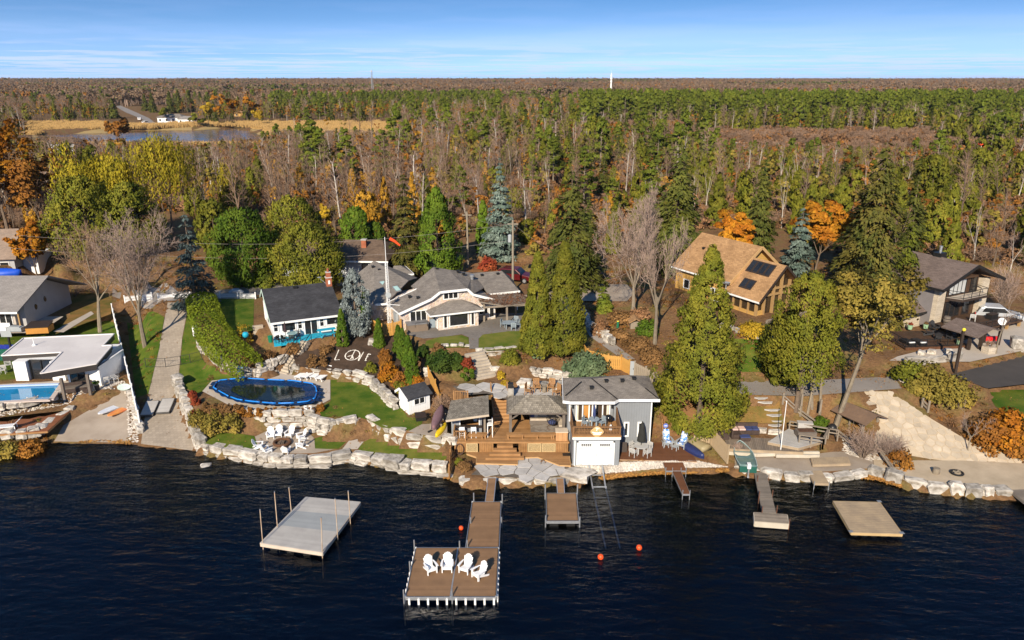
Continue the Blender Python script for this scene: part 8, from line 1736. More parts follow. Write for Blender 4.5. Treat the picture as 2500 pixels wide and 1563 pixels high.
b=MB(); b.prism([(.55*math.cos(t),.38*math.sin(t)) for t in np.linspace(0,6.,16)],0,.09); q=tag(part('paddle_board',b,plain('pale green board',(.52,.62,.56),.4),None,R3(1430,690,2.1)),'pale green board leaning at the white fence','paddle board'); q.rotation_euler=(.5,.1,.4)
for l,X,Y in (('left grey dock cart on the driveway ramp',1740,1000),('right grey dock cart on the driveway ramp',1925,980)):
    p=R3(X,Y,.75); p.z=gz(p.x,p.y); c=thing('dock_section',l,'dock section',p,R(8),'dock sections stored on the ramp'); c.rotation_euler=(R(13),0,R(8)); c.scale=(.70,.82,.8); q=[(-.75,-1.2,.4),(.75,-1.2,.4),(.75,1.25,.4),(-.75,1.25,.4)]; planks(c,q,16,GREYDECK); rim(c,q,mat('dark frame',(.10,.095,.09),(.08,.075,.07),3.),.07,.2,-.1)
    for x in(-.72,.72):
        b=MB(); b.lathe([(.16,0),(.16,.1)],14); w=part('wheel',b,BLACKM,c,(x,-.9,.18)); w.rotation_euler=(0,math.pi/2,0)
# chairs, tables
def chair(m,label,group,h=.95,name='garden_chair'):
    t=thing(name,label,'chair',(0,0,0),0,group); b=MB(); b.box(-.26,-.25,.42,.26,.25,.46); part('seat',b,m,t); b=MB(); [b.box(-.24+i*.1,.24,.5,-.17+i*.1,.27,h-.06) for i in range(5)]; b.box(-.27,.23,h-.07,.27,.28,h); part('backrest',b,m,t)
    for x in(-.26,.26):
        for y in(-.24,.25): b=MB(); b.box(x-.025,y-.025,0,x+.025,y+.025,.66 if y<0 else h-.07); part('leg',b,m,t)
        b=MB(); b.box(x-.04,-.28,.66,x+.04,.26,.69); part('arm',b,m,t)
    return t
def table(m,label,r,h=.72,loc=(0,0,0),sx=1.):
    t=thing('round_table',label,'table',loc); b=MB(); b.lathe([(r,h-.04),(r,h)],22); o=part('table_top',b,m,t); o.scale=(sx,1,1)
    for k in range(4): a=k*1.571+.78; b=MB(); b.box(r*.62*math.cos(a)-.035,r*.62*math.sin(a)-.035,0,r*.62*math.cos(a)+.035,r*.62*math.sin(a)+.035,h-.04); part('leg',b,m,t)
    return t
R8=lambda X,Y,z=.8:P(1380+X/7.56,1000+Y/7.56,z)
GRYL=mat('light grey resin',(.50,.49,.47),(.43,.42,.41),2.,rough=.6)
tp=R8(1395,800); table(GRYL,'round pale grey table under the folded black umbrella on the red brown deck',.56,.66,tp); CH_=chair(GRYL,'x','pale grey chairs around the umbrella table',.88)
for i,(X,Y,r,l) in enumerate(((1250,760,40,'back left pale grey chair at the umbrella table'),(1535,770,-40,'back right pale grey chair at the umbrella table'),(1255,860,140,'front left pale grey chair at the umbrella table, back turned'),(1510,865,-140,'front right pale grey chair at the umbrella table, back turned'))): place(CH_,i==0,R8(X,Y),R(r),l,'pale grey chairs around the umbrella table',.86)
c=thing('folded_umbrella','black folded umbrella standing in the round table by the grey wall','umbrella',tp+Vector((0,.05,.7))); b=MB(); b.tube((0,0,-.5),(0,0,2.0),.025); part('pole',b,BLACKM,c); b=MB(); b.lathe([(.06,.28),(.36,.34),(.30,.9),(.18,1.6),(.03,2.0)],10); part('canopy',b,mat('black umbrella cloth',(.018,.018,.016),(.03,.03,.027),3.,rough=.9),c)
BL=adirondack(GREYCH,'x','grey chairs with blue cushions',BLUESEAT,.12)
for i,(X,Y,r,l) in enumerate(((1880,650,5,'grey lounge chair with blue cushion near the boathouse steps'),(2150,690,-35,'grey lounge chair with blue cushion beside the navy canoe'))): place(BL,i==0,R8(X,Y),R(r),l,'grey chairs with blue cushions',1.0)
for X,Y,r,l in ((1850,690,5,'grey footrest in front of the left blue cushioned chair'),(2030,740,-40,'grey footrest in front of the right blue cushioned chair'),(1985,660,0,'small grey side table between the blue cushioned chairs')):
    c=thing('footrest' if 'foot' in l else 'side_table',l,'footrest' if 'foot' in l else 'table',R8(X,Y),R(r)); b=MB(); [b.box(-.22,-.22+i*.11,.30,.22,-.13+i*.11,.33) for i in range(4)]; part('top',b,GREYCH,c)
    for x in(-.19,.19):
        for y in(-.18,.16): b=MB(); b.box(x-.025,y-.025,0,x+.025,y+.025,.3); part('leg',b,GREYCH,c)
c=thing('lake_sign','round blue sign on a thin stake behind the blue cushioned chairs','sign',R8(1840,470,1.1)); b=MB(); b.tube((0,0,-.2),(0,0,.75),.02); part('stake',b,WTRIM,c); b=MB(); b.lathe([(.2,0),(.2,.03)],16); o=part('disc',b,plain('sign blue',(.14,.20,.55),.5),c,(0,-.02,.85)); o.rotation_euler=(math.pi/2,0,0); b=MB(); b.box(-.12,-.03,.032,.12,.03,.04); part('white_bar',b,WHITE,o)
b=MB(); b.slab([(-.35,0,0),(.35,0,0),(.35,.25,.75),(-.35,.25,.75)],.05); tag(part('notice_board',b,DKTRIM,None,R8(1060,790)),'dark panel leaning in the corner by the boathouse','panel')
# balcony set
B0=lambda X,Y,z=3.12:P(1380+X/7.56,1000+Y/7.56,z)
BLUEG=mat('blue grey resin',(.27,.325,.365),(.22,.27,.31),2.,rough=.6); bt=Vector((6.3,51.5,3.12)); table(BLUEG,'round blue grey table on the boathouse balcony',.42,.74,bt); bc=chair(BLUEG,'blue grey balcony chair left of the round table','blue grey balcony chairs',1.0); place(bc,True,bt+Vector((-.62,.1,0)),R(60),'blue grey balcony chair left of the round table',None,.85); dup(bc,bt+Vector((.62,.15,0)),R(-60),'blue grey balcony chair right of the round table','blue grey balcony chairs',.85)
c=thing('folded_umbrella','dark blue folded umbrella rising from the balcony table','umbrella',bt+Vector((0,0,.7))); b=MB(); b.lathe([(.03,0),(.03,.25),(.13,.3),(.09,.9),(.02,1.25)],10); part('canopy',b,NAVY,c)
c=thing('kettle_grill','black kettle barbecue at the right of the balcony','barbecue',Vector((7.45,51.7,3.12))); b=MB(); b.ball((0,0,.72),.3,14,.85); part('bowl',b,mat('black enamel',(.008,.008,.009),(.012,.012,.013),3.,rough=.15,spec=.6),c,smooth=True)
for k in range(3): b=MB(); a=k*2.1; b.bar((.12*math.cos(a),.12*math.sin(a),.5),(.28*math.cos(a),.28*math.sin(a),0),.03); part('leg',b,BLACKM,c)
c=thing('gas_bottle','small white gas bottle beside the balcony barbecue','gas bottle',Vector((7.55,51.1,3.12))); b=MB(); b.lathe([(.12,0),(.14,.05),(.14,.28),(.06,.36),(.06,.42)],12); part('body',b,WHITE,c)
# gazebo sofa, rug, egg chair
g=Vector((1.9,54.9,1.6)); b=MB(); b.box(-.4,-1.25,.01,2.35,.2,.03); tag(part('outdoor_rug',b,mat('grey taupe rug',(.20,.165,.135),(.27,.235,.20),2.,3,.95,contrast=(.48,.52)),None,g),'grey brown patterned rug under the gazebo','rug')
c=thing('corner_sofa','grey framed corner sofa with beige cushions under the gazebo','sofa',g); b=MB(); b.box(-.45,.25,0,2.4,.95,.32); b.box(1.85,-.9,0,2.4,.25,.32); b.box(-.45,.9,0,2.4,.98,.75); part('frame',b,TIMBER,c); b=MB(); b.box(-.4,.28,.32,2.35,.88,.45); b.box(1.88,-.85,.32,2.35,.28,.45); b.box(-.3,.78,.45,2.3,.9,.8); part('cushion',b,plain('beige cushion',(.50,.42,.33),.9),c)
for x,m_ in ((-.2,NAVY),(.1,GREYCH),(1.7,GREYCH),(2.0,NAVY)): b=MB(); b.cbox((x,.65,.62),(.32,.14,.32),0,.3); part('pillow',b,m_,c)
c=thing('egg_chair','black wicker hanging egg chair in front of the gazebo sofa','hanging chair',g+Vector((1.35,-.55,0))); WK=mat('black wicker',(.02,.018,.016),(.04,.03,.025),4.,rough=.7); b=MB()
for k in range(7): a=k*math.pi/7; b.path([(.45*math.cos(a)*math.sin(t),.45*math.sin(a)*math.sin(t),.95+.62*math.cos(t)) for t in np.linspace(.2,6.08,18)],.012,4)
for z in (.5,.7,.9,1.1,1.3): r=.45*math.sqrt(max(0,1-((z-.95)/.62)**2)); b.path([(r*math.cos(t),r*math.sin(t),z) for t in np.linspace(0,6.283,18)[:-1]],.012,4,closed=True)
part('basket',b,WK,c); b=MB(); b.ball((0,.05,.58),.36,10,.5); part('seat_pad',b,NAVY,c); b=MB(); b.path([(0,0,1.58),(0,.1,1.75),(.15,.35,1.6),(.3,.5,.8),(.3,.45,.05)],.03,6); b.path([(.5*math.cos(t)+.1,.5*math.sin(t)+.15,.03) for t in np.linspace(0,6.283,14)[:-1]],.025,5,closed=True); part('stand',b,RUST,c)
# bar stools
def stool(label,group):
    t=thing('bar_stool',label,'bar stool',(0,0,0),0,group); m=WHITECH; b=MB(); b.box(-.21,-.2,.68,.21,.2,.72); part('seat',b,m,t); b=MB(); b.box(-.21,-.22,.76,.21,-.18,1.05); part('backrest',b,m,t)
    for x in(-.2,.2):
        for y in(-.19,.19): b=MB(); b.box(x-.022,y-.022,0,x+.022,y+.022,.7 if y>0 else 1.0); part('leg',b,m,t)
        b=MB(); b.box(x-.03,-.2,.88,x+.03,.15,.9); part('arm',b,m,t)
    b=MB(); b.box(-.2,-.2,.22,.2,-.17,.25); b.box(-.2,.17,.22,.2,.2,.25); part('foot_rail',b,m,t); return t
st_=stool('x','white bar stools at the hut'); place(st_,True,(-3.95,52.85,1.6),0,'white bar stool at the left of the hut counter','white bar stools at the hut',.92); dup(st_,(-3.05,52.85,1.6),R(6),'white bar stool at the right of the hut counter','white bar stools at the hut',.92); dup(st_,(-1.75,53.0,1.6),R(95),'tall white stool turned sideways beside the hut post','white bar stools at the hut',(1.,1.,1.5))
# rocking chairs on the patio
TEAK=mat('teak chair wood',(.42,.225,.095),(.30,.155,.06),2.,rough=.7)
rk=chair(TEAK,'x','wooden chairs on the flagstone patio',1.15,'wooden_chair'); R7=lambda X,Y,z=3.62:P(1200+X/5.04,860+Y/5.04,z)
for i,(X,Y,r,l) in enumerate(((455,530,70,'leftmost wooden chair on the patio, turned right'),(555,480,12,'wooden chair second from left on the patio'),(735,480,-20,'wooden chair right of the stump table on the patio'),(800,540,-60,'wooden chair at the front right of the patio group'),(850,505,-80,'wooden chair nearest the boathouse roof'))): place(rk,i==0,R7(X,Y),R(r),l,'wooden chairs on the flagstone patio',.95)
b=MB(); b.lathe([(.2,0),(.17,.25),(.2,.45)],12); tag(part('stump_table',b,BARKP,None,R7(650,485)),'log stump table between the wooden patio chairs','table')
c=thing('patio_barbecue','dark grill standing on a stone base at the top of the cedar stairs','barbecue',R7(235,545)); b=MB(); b.box(-.25,-.2,0,.25,.3,.8); part('base',b,STONE,c); b=MB(); b.box(-.22,-.15,.8,.22,.2,1.2); part('grill_box',b,BLACKM,c)
c=thing('cloud_pruned_tree','small topiary tree with five green balls on the patio','topiary',Q(1103,900,3.6)); q=[(np.array([0,0,0.]),np.array([0,0,.5]),.05,.04)]; bl=[]
for x,y,z in ((-.4,0,.55),(-.1,.1,1.0),(.4,0,.95),(.45,-.1,.55),(-.05,-.15,.3)): q.append((np.array([0,0,.35]),np.array([x,y,z]),.03,.02)); bl.append(clumps(np.array([[x,y,z]]),np.array([.24]),260,.06,hemi=1.))
link('trunk',quads_obj_mesh('trunk',segmesh(q,5),BARK),c)
for k in bl: link('foliage_ball',quads_obj_mesh('foliage_ball',k,L_CYP),c)
# hot tub and shelf
c=thing('hot_tub','brown hot tub with grey folding cover on the stone house patio','hot tub',R5h(990,925,5.2),R(20)); b=MB(); b.box(-1.0,-.85,0,1.0,.85,.72); part('cabinet',b,mat('taupe cabinet',(.22,.165,.12),(.18,.135,.1),1.5,uv=('lap',.12,.8)),c)
for x0,x1 in ((-1.05,-.01),(.01,1.05)): b=MB(); b.box(x0,-.9,.72,x1,.9,.84); part('cover_half',b,mat('grey vinyl cover',(.20,.195,.20),(.17,.165,.17),2.,rough=.5),c)
b=MB(); b.path([(-.3,-.93,.5),(-.3,-.95,.95),(.9,-.95,.95),(.9,-.93,.5)],.02,5); part('cover_lifter',b,BLACKM,c)
c=thing('towel_cabinet','narrow grey cabinet beside the hot tub','cabinet',R5h(1190,905,5.2),R(20)); b=MB(); b.box(-.25,-.15,0,.25,.2,.95); part('body',b,BLUEG,c); b=MB(); b.box(-.28,-.18,.95,.28,.22,1.0); part('top',b,OLDWOOD,c)
dt=R5h(2130,920,5.2); table(BLUEG,'grey dining table under the vine pergola',.62,.68,dt); 
for X,Y,r,l in ((2185,940,180,'front grey dining chair under the vine pergola'),(2060,900,70,'left grey dining chair under the vine pergola'),(2210,870,-20,'back grey dining chair under the vine pergola'),(2235,905,-75,'right grey dining chair under the vine pergola')): dup(bc,R5h(X,Y,5.2),R(r),l,'grey dining chairs under the pergola',.85)
# cottage terrace
c=thing('turquoise_deck','turquoise painted deck along the front of the white cottage','deck',P(669,827,4.75),R(24.3)); TQ=mat('turquoise paint',(.015,.36,.52),(.012,.30,.45),2.,rough=.6,isl=.08); b=MB()
planks(c,[(-.2,-1.5,.03),(5.3,-1.35,.03),(5.6,-.05,.03),(-.1,-.05,.03)],12,TQ); b=MB(); b.box(-.2,-1.55,-.3,5.3,-1.5,.04); part('fascia',b,TQ,c)
R3c=lambda X,Y,z=4.8:P(420+X/5.498,660+Y/5.498,z)
table(mat('glass table top',(.30,.45,.45),(.25,.38,.4),2.,rough=.2),'round glass table on the turquoise deck',.5,.6,R3c(1620,920)); mc=chair(BLACKM,'black metal chair left on the turquoise deck','black metal chairs on the turquoise deck',.9)
for i,(X,Y,r,l) in enumerate(((1440,975,60,'black metal chair leftmost on the turquoise deck'),(1510,960,140,'black metal chair beside the folded umbrella on the turquoise deck'),(1610,955,180,'black metal chair in front of the glass table'),(1680,890,-70,'black metal chair right of the glass table'))): place(mc,i==0,R3c(X,Y),R(r),l,'black metal chairs on the turquoise deck',.8)
c=thing('folded_umbrella','brown folded umbrella on the turquoise deck','umbrella',R3c(1530,930)); b=MB(); b.tube((0,0,0),(0,0,1.8),.025); part('pole',b,BLACKM,c); b=MB(); b.lathe([(.03,.75),(.17,.8),(.13,1.3),(.03,1.75)],10); part('canopy',b,mat('brown umbrella cloth',(.06,.035,.04),(.04,.025,.03),3.,rough=.9),c)
c=thing('picnic_table','turquoise topped picnic table in front of the cottage','picnic table',R3c(2080,880),R(24)); b=MB(); [b.box(-.85,-.32+i*.22,.66,.85,-.12+i*.22,.7) for i in range(3)]; part('table_top',b,TQ,c)
for y in(-.62,.62): b=MB(); b.box(-.85,y-.12,.40,.85,y+.12,.44); part('bench_plank',b,TQ,c)
for x in(-.6,.6): b=MB(); b.bar((x,-.6,0),(x,-.1,.66),.07); b.bar((x,.6,0),(x,.1,.66),.07); b.bar((x,-.65,.38),(x,.65,.38),.07); part('leg_frame',b,TQ,c)
b=MB(); b.lathe([(.2,0),(.24,.6),(.26,.62),(.1,.68)],12); tag(part('green_bin',b,plain('green plastic',(.01,.17,.09),.5),None,R3c(1325,965,4.7)),'dark green bin at the cottage corner','bin')
c=thing('water_barrel','turquoise barrel behind the hedge at the cottage','barrel',R3c(990,900,4.6)); b=MB(); b.lathe([(.2,0),(.28,.15),(.3,.35),(.22,.52)],14); part('body',b,TQ,c,smooth=True)
c=thing('propane_tank','upright white propane tank with black valve at the end of the hedge','propane tank',R3c(322,885,4.2)); b=MB(); b.lathe([(.22,0),(.27,.1),(.27,.95),(.2,1.1),(.06,1.16)],16); part('body',b,WHITE,c,smooth=True); b=MB(); b.lathe([(.09,1.14),(.09,1.32)],10); part('valve_cap',b,BLACKM,c)
b=MB(); b.box(-.06,-.06,0,.06,.06,.5); tag(part('path_light',b,OLDWOOD,None,R4p(665,180,2.6)),'short wooden post light on the pool lawn','post light'); b=MB(); b.path([(-.6,0,0),(-.6,0,.45),(-.3,0,.62),(.3,0,.62),(.6,0,.45),(.6,0,0)],.33,8); tag(part('culvert_box',b,GREYCH,None,GQ(712*.785,700)),'grey rounded utility box beside the lane','utility box')
# shed corner things
c=thing('dog_house_box','black storage box beside the white shed','box',P(820+1045/5.04,860+850/5.04,1.95),R(15)); b=MB(); b.box(-.4,-.3,0,.4,.35,.5); part('body',b,BLACKM,c); b=MB(); b.slab([(-.45,-.36,.52),(.45,-.36,.52),(.45,.4,.66),(-.45,.4,.66)],.05); part('lid',b,DKTRIM,c)
b=MB(); b.box(-.1,-.08,.4,.1,0,.75); b.lathe([(.1,.4),(.14,.6),(.02,.9)],8); tag(part('garden_tool',b,plain('lime plastic',(.35,.65,.12),.5),None,P(820+965/5.04,860+740/5.04,1.95)),'green and white garden tool leaning on the white shed','tool')
for X,Y,r,l in ((1150,975,.9,'upper dark folded mat on the gravel patch'),(1190,925,.9,'lower dark folded mat on the gravel patch')): b=MB(); b.box(-.28,-.2,0,.28,.2,.06); b.box(-.3,-.25,.06,.1,-.1,.16); q=tag(part('folded_mat',b,BLACKM if 'upper' in l else BLUEG,None,P(820+X/5.04,860+Y/5.04,1.95)),l,'mat'); q.rotation_euler=(0,0,r)
c=thing('garden_hose','coiled dark hose hanging on the cedar deck skirt','hose',(-4.1,YF-.10,1.1)); b=MB(); [b.path([(.28*math.cos(t)*(1+.05*k),-.02*k,.42*math.sin(t)*(1+.06*k)-.1) for t in np.linspace(0,6.28,20)[:-1]],.022,5,closed=True) for k in range(4)]; part('coil',b,plain('brown hose',(.07,.04,.03),.6),c)
b=MB(); b.box(-.4,-.22,0,.4,.22,.03); tag(part('door_mat',b,BLACKM,None,P(1386,1110,.74)),'black door mat on the lower cedar platform','mat')
# wicker corner sofa
c=thing('wicker_sofa','dark brown wicker corner sofa with navy and pink cushions','sofa',R1(770,1180,1.15)); WB=mat('brown wicker',(.045,.03,.025),(.075,.05,.04),6.,rough=.8)
b=MB(); b.box(-.9,.25,0,1.45,1.0,.38); b.box(-.9,.9,.38,1.45,1.05,.75); b.box(-.95,-.5,0,-.25,.25,.38); b.box(-1.05,-.5,0,-.93,1.05,.7); part('frame',b,WB,c)
for x in (-.2,.35,.9): b=MB(); b.box(x,.3,.38,x+.5,.88,.48); part('cushion',b,NAVY if x>0 else plain('pink cushion',(.70,.48,.42),.9),c)
b=MB(); b.box(-.9,.3,.38,-.3,.85,.47); part('cushion',b,plain('pink cushion',(.70,.48,.42),.9),c)
c=thing('wicker_cabinet','tall brown wicker cabinet left of the corner sofa','cabinet',R1(555,1205,1.15)); b=MB(); b.box(-.45,-.2,0,.45,.5,.95); part('body',b,WB,c); c=thing('wicker_footstool','navy topped wicker footstool in front of the corner sofa','footstool',R1(790,1220,1.15)); b=MB(); b.box(-.4,-.25,0,.4,.25,.3); part('base',b,WB,c); b=MB(); b.box(-.4,-.25,.3,.4,.25,.37); part('cushion',b,NAVY,c)
c=thing('deck_box','pale storage chest behind the raised deck bench','storage box',R1(1440,1090,1.6),R(-8)); b=MB(); b.box(-.75,-.3,0,.75,.3,.6); part('body',b,GREYDECK,c); b=MB(); b.box(-.8,-.35,.6,.8,.35,.7); part('lid',b,GREYDECK,c); c.scale=(.75,.75,.75)
c=thing('kettle_grill','black covered smoker beside the thick leaning trunk','barbecue',R1(1735,1150,1.4)); b=MB(); b.ball((0,0,.5),.36,12); part('bowl',b,BLACKM,c,smooth=True); b=MB(); b.lathe([(.12,0),(.2,.15)],10); part('base',b,BLACKM,c)
b=MB(); b.box(-.5,-.18,0,.5,.18,.25); tag(part('white_step_box',b,WHITE,None,R1(1265,1400,.58)),'white box step below the pale sleeper wall','step')
c=thing('fire_ring','black iron fire ring with logs on the sand beach','fire pit',P(2060+1098/3.98,860+1185/3.98,.53)); b=MB(); b.path([(.42*math.cos(t),.42*math.sin(t),.12) for t in np.linspace(0,6.283,18)[:-1]],.07,6,closed=True); part('ring',b,BLACKM,c); b=MB(); b.tube((-.25,-.1,.15),(.2,.15,.25),.05); b.tube((-.2,.2,.15),(.2,-.1,.22),.05); part('log',b,BARKP,c)
b=MB(); b.lathe([(.26,0),(.24,.42)],14); tag(part('log_stump',b,BARKP,None,P(2060+895/3.98,860+1175/3.98,.53)),'cut log stump on the sand beach left of the fire ring','log')
# left yard
O=Vector((-44.5,60.4,2.0)); c=thing('swimming_pool','open blue swimming pool with pale coping at the left edge','pool',O); q=[R3(-260,880,2.)-O,R3(590,842,2.)-O,R3(722,655,2.)-O,R3(-260,690,2.)-O]
b=MB(); b.slab([p+Vector((0,0,.035)) for p in q],.05); part('water',b,mat('pool water',(.01,.20,.42),(.015,.26,.50),1.,rough=.04,spec=.8),c); b=MB()
for i in range(4): b.bar(q[i]+Vector((0,0,.06)),q[(i+1)%4]+Vector((0,0,.06)),.4,.1)
part('coping',b,mat('pink beige coping',(.60,.50,.44),(.52,.43,.38),2.),c); b=MB(); b.bar(q[2].lerp(q[3],.02)+Vector((0,-.25,.14)),q[3]+Vector((0,-.25,.14)),.26,.14); part('cover_roller',b,mat('pale blue roller',(.45,.55,.75),(.4,.5,.7),2.),c)
COURT=mat('green sport court',(.012,.17,.10),(.01,.14,.085),2.,rough=.6); sheet('sport_court',[R3(-120,380,2.05),R3(180,380,2.05),R3(240,250,2.05),R3(-120,250,2.05)],(2.,0),COURT,.05); sheet('sport_court_border',[R3(-120,246,2.05),R3(240,246,2.05),R3(262,195,2.05),R3(-120,200,2.05)],(2.,0),mat('blue sport court',(.02,.05,.42),(.02,.04,.35),2.,rough=.6),.05)
c=thing('basketball_hoop','dark basketball hoop beside the pool house roof','basketball hoop',R3(125,240,2.)); b=MB(); b.box(-.08,-.08,0,.08,.08,1.6); part('post',b,BLACKM,c); b=MB(); b.box(-.55,-.25,1.35,.55,-.2,2.0); part('backboard',b,GREYCH,c)
lc=dup(LG,Q(30,1012,1.25),R(-75),'white lounger on the red brown platform at the left edge','white loungers at the left yard',1.0)
for X,Y,r,l in ((100,470,40,'white garden chair standing on the left lawn, upper one'),(40,530,20,'white garden chair on the left lawn, lower one')): dup(CH_,R3(X,Y,2.03),R(r),l,'white chairs on the left lawn',.9)
c=thing('wicker_sofa','dark wicker sofa under the pool house roof','sofa',R3(900,740,2.02),R(22)); b=MB(); b.box(-1.1,0,0,1.1,.75,.35); b.box(-1.1,.65,.35,1.1,.8,.7); b.box(.5,-.6,0,1.1,0,.35); part('frame',b,WB,c); b=MB(); b.box(-1.05,.02,.35,1.05,.64,.44); part('cushion',b,TIMBER,c)
c=thing('potted_plant','green plant in a tall black pot at the pool house corner','plant',R3(1125,720,2.02)); b=MB(); b.lathe([(.17,0),(.22,.5)],12); part('pot',b,BLACKM,c); link('foliage',quads_obj_mesh('foliage',clumps(np.array([[0,0,.65]]),np.array([.28]),90,.1),L_CYP),c)
for X,Y,r,l in ((1235,660,30,'grey folding chair leaning beside the pool house'),(1330,630,60,'grey folding chair nearer the white fence')): dup(CH_,R3(X,Y,2.03),R(r),l,'folding chairs beside the pool house',.8)
c=thing('sauna_box','orange cedar hot tub with dark lid behind the pool house','hot tub',P(520/5.498,540+1500/5.498,3.),R(10)); b=MB(); b.box(-1.1,-.3,0,1.1,1.2,.7); part('cabinet',b,mat('orange cedar cabinet',(.55,.25,.05),(.45,.2,.04),1.5,uv=('batten',.12,.7)),c); b=MB(); b.slab([(-1.2,-.4,.75),(1.2,-.4,.75),(1.1,1.3,.95),(-1.1,1.3,.95)],.08); part('lid',b,DKTRIM,c)
for i,(X,l) in enumerate(((20,'white patio sofa leftmost in front of the grey bungalow'),(215,'grey covered table in front of the grey bungalow'))): b=MB(); b.box(-.8,-.35,0,.8,.35,.42); b.box(-.8,.3,.42,.8,.4,.75) if i==0 else b.box(-.6,-.3,.42,.6,.3,.5); tag(part('patio_sofa' if i==0 else 'covered_table',b,WHITE if i==0 else GREYCH,None,P(X/5.498,540+1470/5.498,3.05)),l,'sofa' if i==0 else 'table')
b=MB(); b.box(-.07,-.07,0,.07,.07,1.9); tag(part('cedar_post',b,LOG,None,P(290/5.498,540+1470/5.498,2.95)),'single orange wooden post in front of the bungalow','post')
hull('covered_boat','boat under a bright blue tarp on the lawn at the far left','boat',4.5,1.8,1.0,plain('blue tarp',(.01,.08,.55),.5),GQ(8,652),R(5),flip=True,both=False)
# black house terrace furniture
BD=Vector(P(2160+270/5.4,600+1360/5.4,4.47)); ad2=adirondack(mat('charcoal resin',(.03,.03,.033),(.04,.04,.043),3.,rough=.6),'x','charcoal chairs on the lower deck'); R8b=lambda X,Y,z=4.47:P(2160+X/5.4,600+Y/5.4,z)
for i,(X,Y,r,l) in enumerate(((590,1185,60,'charcoal chair at the left of the lower deck group'),(660,1105,20,'charcoal chair at the back of the lower deck group'),(700,1240,150,'charcoal chair at the front of the lower deck group'),(850,1140,-20,'charcoal chair upright at the right back of the lower deck'),(870,1230,-70,'charcoal chair at the right of the lower deck group'))): place(ad2,i==0,R8b(X,Y),R(r),l,'charcoal chairs on the lower deck',.9)
for X,l in ((290,'dark sun bed leftmost on the lower deck'),(440,'dark sun bed second on the lower deck')): c=thing('day_bed',l,'sun bed',R8b(X+30,1300),R(8)); b=MB(); b.box(-.35,-.5,0,.35,1.0,.28); part('base',b,BLACKM,c); b=MB(); b.bar((-.3,-.4,.33),(.3,-.4,.33),.16,.08); part('white_towel',b,WHITE,c)
for X,Y,l in ((330,1100,'pale green planter with flowers at the left of the lower deck'),(535,1090,'pale green planter beside the stone wing wall'),(975,1300,'round green planter at the lower deck railing')): c=thing('planter_pot',l,'planter',R8b(X,Y),0,'pale green planters'); b=MB(); b.lathe([(.2,0),(.26,.42)],14); part('pot',b,plain('pale green glaze',(.30,.46,.28),.4),c); link('plant',quads_obj_mesh('plant',clumps(np.array([[0,0,.5]]),np.array([.22]),60,.08),L_RED if X==330 else L_BRN),c)
BHo=Vector((math.cos(BH[1]),math.sin(BH[1]),0)); BHn=Vector((-BHo.y,BHo.x,0)); bp=lambda x,y,z=-.08:BH[0]+BHo*x+BHn*y+Vector((0,0,z))
c=thing('wooden_barrel','old wooden barrel beside the stone pillar','barrel',bp(.3,-.6)); b=MB(); b.lathe([(.28,0),(.36,.4),(.28,.8)],14); part('staves',b,TIMBER,c); b=MB(); b.lathe([(.34,.2),(.345,.26)],14); b.lathe([(.34,.55),(.345,.6)],14); part('hoop',b,BLACKM,c)
dup(CH_,bp(3.6,-1.2),R(150),'pale chair on the upper deck of the dark trimmed house','upper deck chairs',.9); c=thing('storage_chest','black storage chest on the upper deck','storage box',bp(6.2,-1.6),BH[1]); b=MB(); b.box(-.6,-.3,0,.6,.3,.5); part('body',b,BLACKM,c); b=MB(); b.box(-.63,-.33,.5,.63,.33,.56); part('lid',b,DKTRIM,c)
c=thing('satellite_dish','white satellite dish on a tall dark post by the right hand house','satellite dish',R8b(1490,1310,4.2)); b=MB(); b.box(-.12,-.12,0,.12,.12,2.3); part('post',b,DKTRIM,c); b=MB(); b.lathe([(.03,0),(.3,.08),(.36,.16)],16); o=part('dish',b,WHITE,c,(-.25,-.2,2.45)); o.rotation_euler=(math.pi/2-.4,0,-.3)
c=thing('red_canoe_bow','red kayak lying behind the entry shelter','kayak',R8b(1390,1245,4.2)); hull('kayak','red kayak lying behind the entry shelter posts','kayak',2.2,.7,.35,plain('red gelcoat',(.60,.02,.02),.35),R8b(1390,1240,4.25),R(8),flip=True); bpy.data.objects.remove(c)
c=thing('stone_planter','white stone block planter in front of the entry shelter','planter',R8b(1360,1425,4.1),R(15)); b=MB(); b.box(-.45,-.4,0,.45,.4,.7); part('block',b,LEDGE,c); q=g_twigbush(.9,.5,14,.01); link('bare_plant',quads_obj_mesh('bare_plant',q[1],TWIG),c,(0,0,.65))
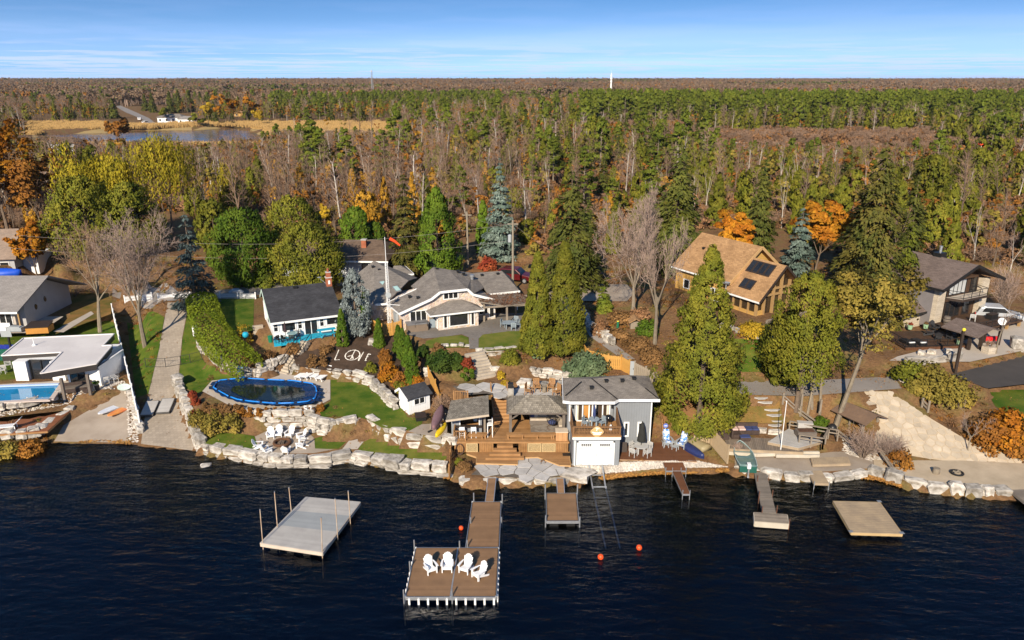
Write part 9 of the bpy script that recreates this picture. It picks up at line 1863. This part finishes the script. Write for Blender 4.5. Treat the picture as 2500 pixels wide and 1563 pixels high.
# vehicles
def car(label,paint,loc,rz):
    t=thing('parked_car',label,'car',loc,rz); prof=[(-2.3,.35),(-2.35,.75),(-2.2,1.0),(-1.9,1.55),(-1.5,1.68),(.3,1.68),(1.0,1.1),(2.0,.95),(2.3,.7),(2.3,.35)]; b=MB()
    ext(b,[(x,-.9,z) for x,z in prof],(0,1.8,0)); o=part('body',b,paint,t); md=o.modifiers.new('round','BEVEL'); md.width=.09; md.segments=2; md.limit_method='ANGLE'
    gl=[(-1.75,1.1),(-1.55,1.55),(.25,1.57),(.8,1.12)]
    for y in(-.915,.895): b=MB(); ext(b,[(x,y,z) for x,z in gl],(0,.02,0)); part('side_window',b,GLASS,t)
    b=MB(); b.slab([(.42,-.75,1.64),(.42,.75,1.64),(1.0,.8,1.14),(1.0,-.8,1.14)],.02); part('windscreen',b,GLASS,t); b=MB(); b.slab([(-2.18,-.72,1.1),(-2.18,.72,1.1),(-1.93,.7,1.52),(-1.93,-.7,1.52)],.02); part('rear_window',b,GLASS,t)
    for x in(-1.45,1.4):
        for y in(-.93,.73):
            b=MB(); b.lathe([(.2,0),(.36,0),(.36,.2),(.2,.2)],18); w=part('wheel',b,BLACKM,t,(x,y+.2,.36)); w.rotation_euler=(math.pi/2,0,0); b=MB(); b.lathe([(.2,-.01),(.21,.21)],12); part('rim',b,ALU,w)
    for y in(-.65,.65): b=MB(); b.box(2.22,y-.2,.68,2.33,y+.2,.82); part('headlight',b,WHITE,t)
    b=MB(); b.box(-2.37,-.8,.8,-2.3,-.5,.95); b.box(-2.37,.5,.8,-2.3,.8,.95); part('tail_lights',b,plain('red lamp',(.4,.01,.01),.3),t); return t
car('dark red car half hidden behind the stone house roof',mat('dark red car paint',(.10,.008,.010),(.08,.006,.008),1.,rough=.2,spec=.6),GQ(1218,664),R(-20)); car('silver car parked behind the young bare tree at the right edge',mat('silver car paint',(.55,.57,.60),(.5,.52,.55),1.,rough=.25,metal=.3),GQ(2352,757),R(-15))
car('white van on the far road beyond the pond',WHITE,Q(345,293,6.4),R(70)); car('white car further up the far road',WHITE,Q(330,284,6.5),R(110))
c=thing('patio_heater','dark pyramid patio heater on the tan house deck','patio heater',P(1640+655/5.04,540+1150/5.04,5.9)); b=MB(); b.lathe([(.36,0),(.12,1.3),(.12,1.45),(.2,1.5),(.02,1.56)],4); part('body',b,BLACKM,c)
c=thing('green_marker','green utility marker post on the bank','marker',GQ(1458,778)); b=MB(); b.box(-.1,-.06,0,.1,.06,.9); part('post',b,plain('marker green',(.015,.14,.07),.5),c); b=MB(); b.box(-.08,-.065,.8,.08,-.06,.9); part('yellow_band',b,plain('yellow band',(.8,.6,.03),.5),c)
c=thing('bank_shelter','little tan shingled roof shelter on the bank','shelter',GQ(1500,775)); roof(c,[[(-.7,-.5,.7),(0,-.5,1.1),(0,1.2,1.1),(-.7,1.2,.7)],[(0,-.5,1.1),(.7,-.5,.7),(.7,1.2,.7),(0,1.2,1.1)]],SH_TAN,.06); b=MB(); b.box(-.5,-.2,-.1,.5,1.,.7); part('base',b,OLDWOOD,c)
# ---------------------------------------------------------------- thin autumn air: far woods fade a little
def haze():
    b=MB(); b.box(float(XS[0])-60,-460,-5,float(XS[-1])+60,float(YS[-1])+60,62); o=part('haze',b,mat('air',(1,1,1))); o['kind']='stuff'
    m=bpy.data.materials.new('haze'); m.use_nodes=True; t=m.node_tree; t.nodes.clear(); out=nd(t,'ShaderNodeOutputMaterial'); v=nd(t,'ShaderNodeVolumePrincipled')
    v.inputs['Color'].default_value=(.80,.88,1,1); v.inputs['Density'].default_value=5e-5; v.inputs['Anisotropy'].default_value=.2; lk(t,v.outputs[0],out.inputs['Volume']); o.data.materials[0]=m
haze()
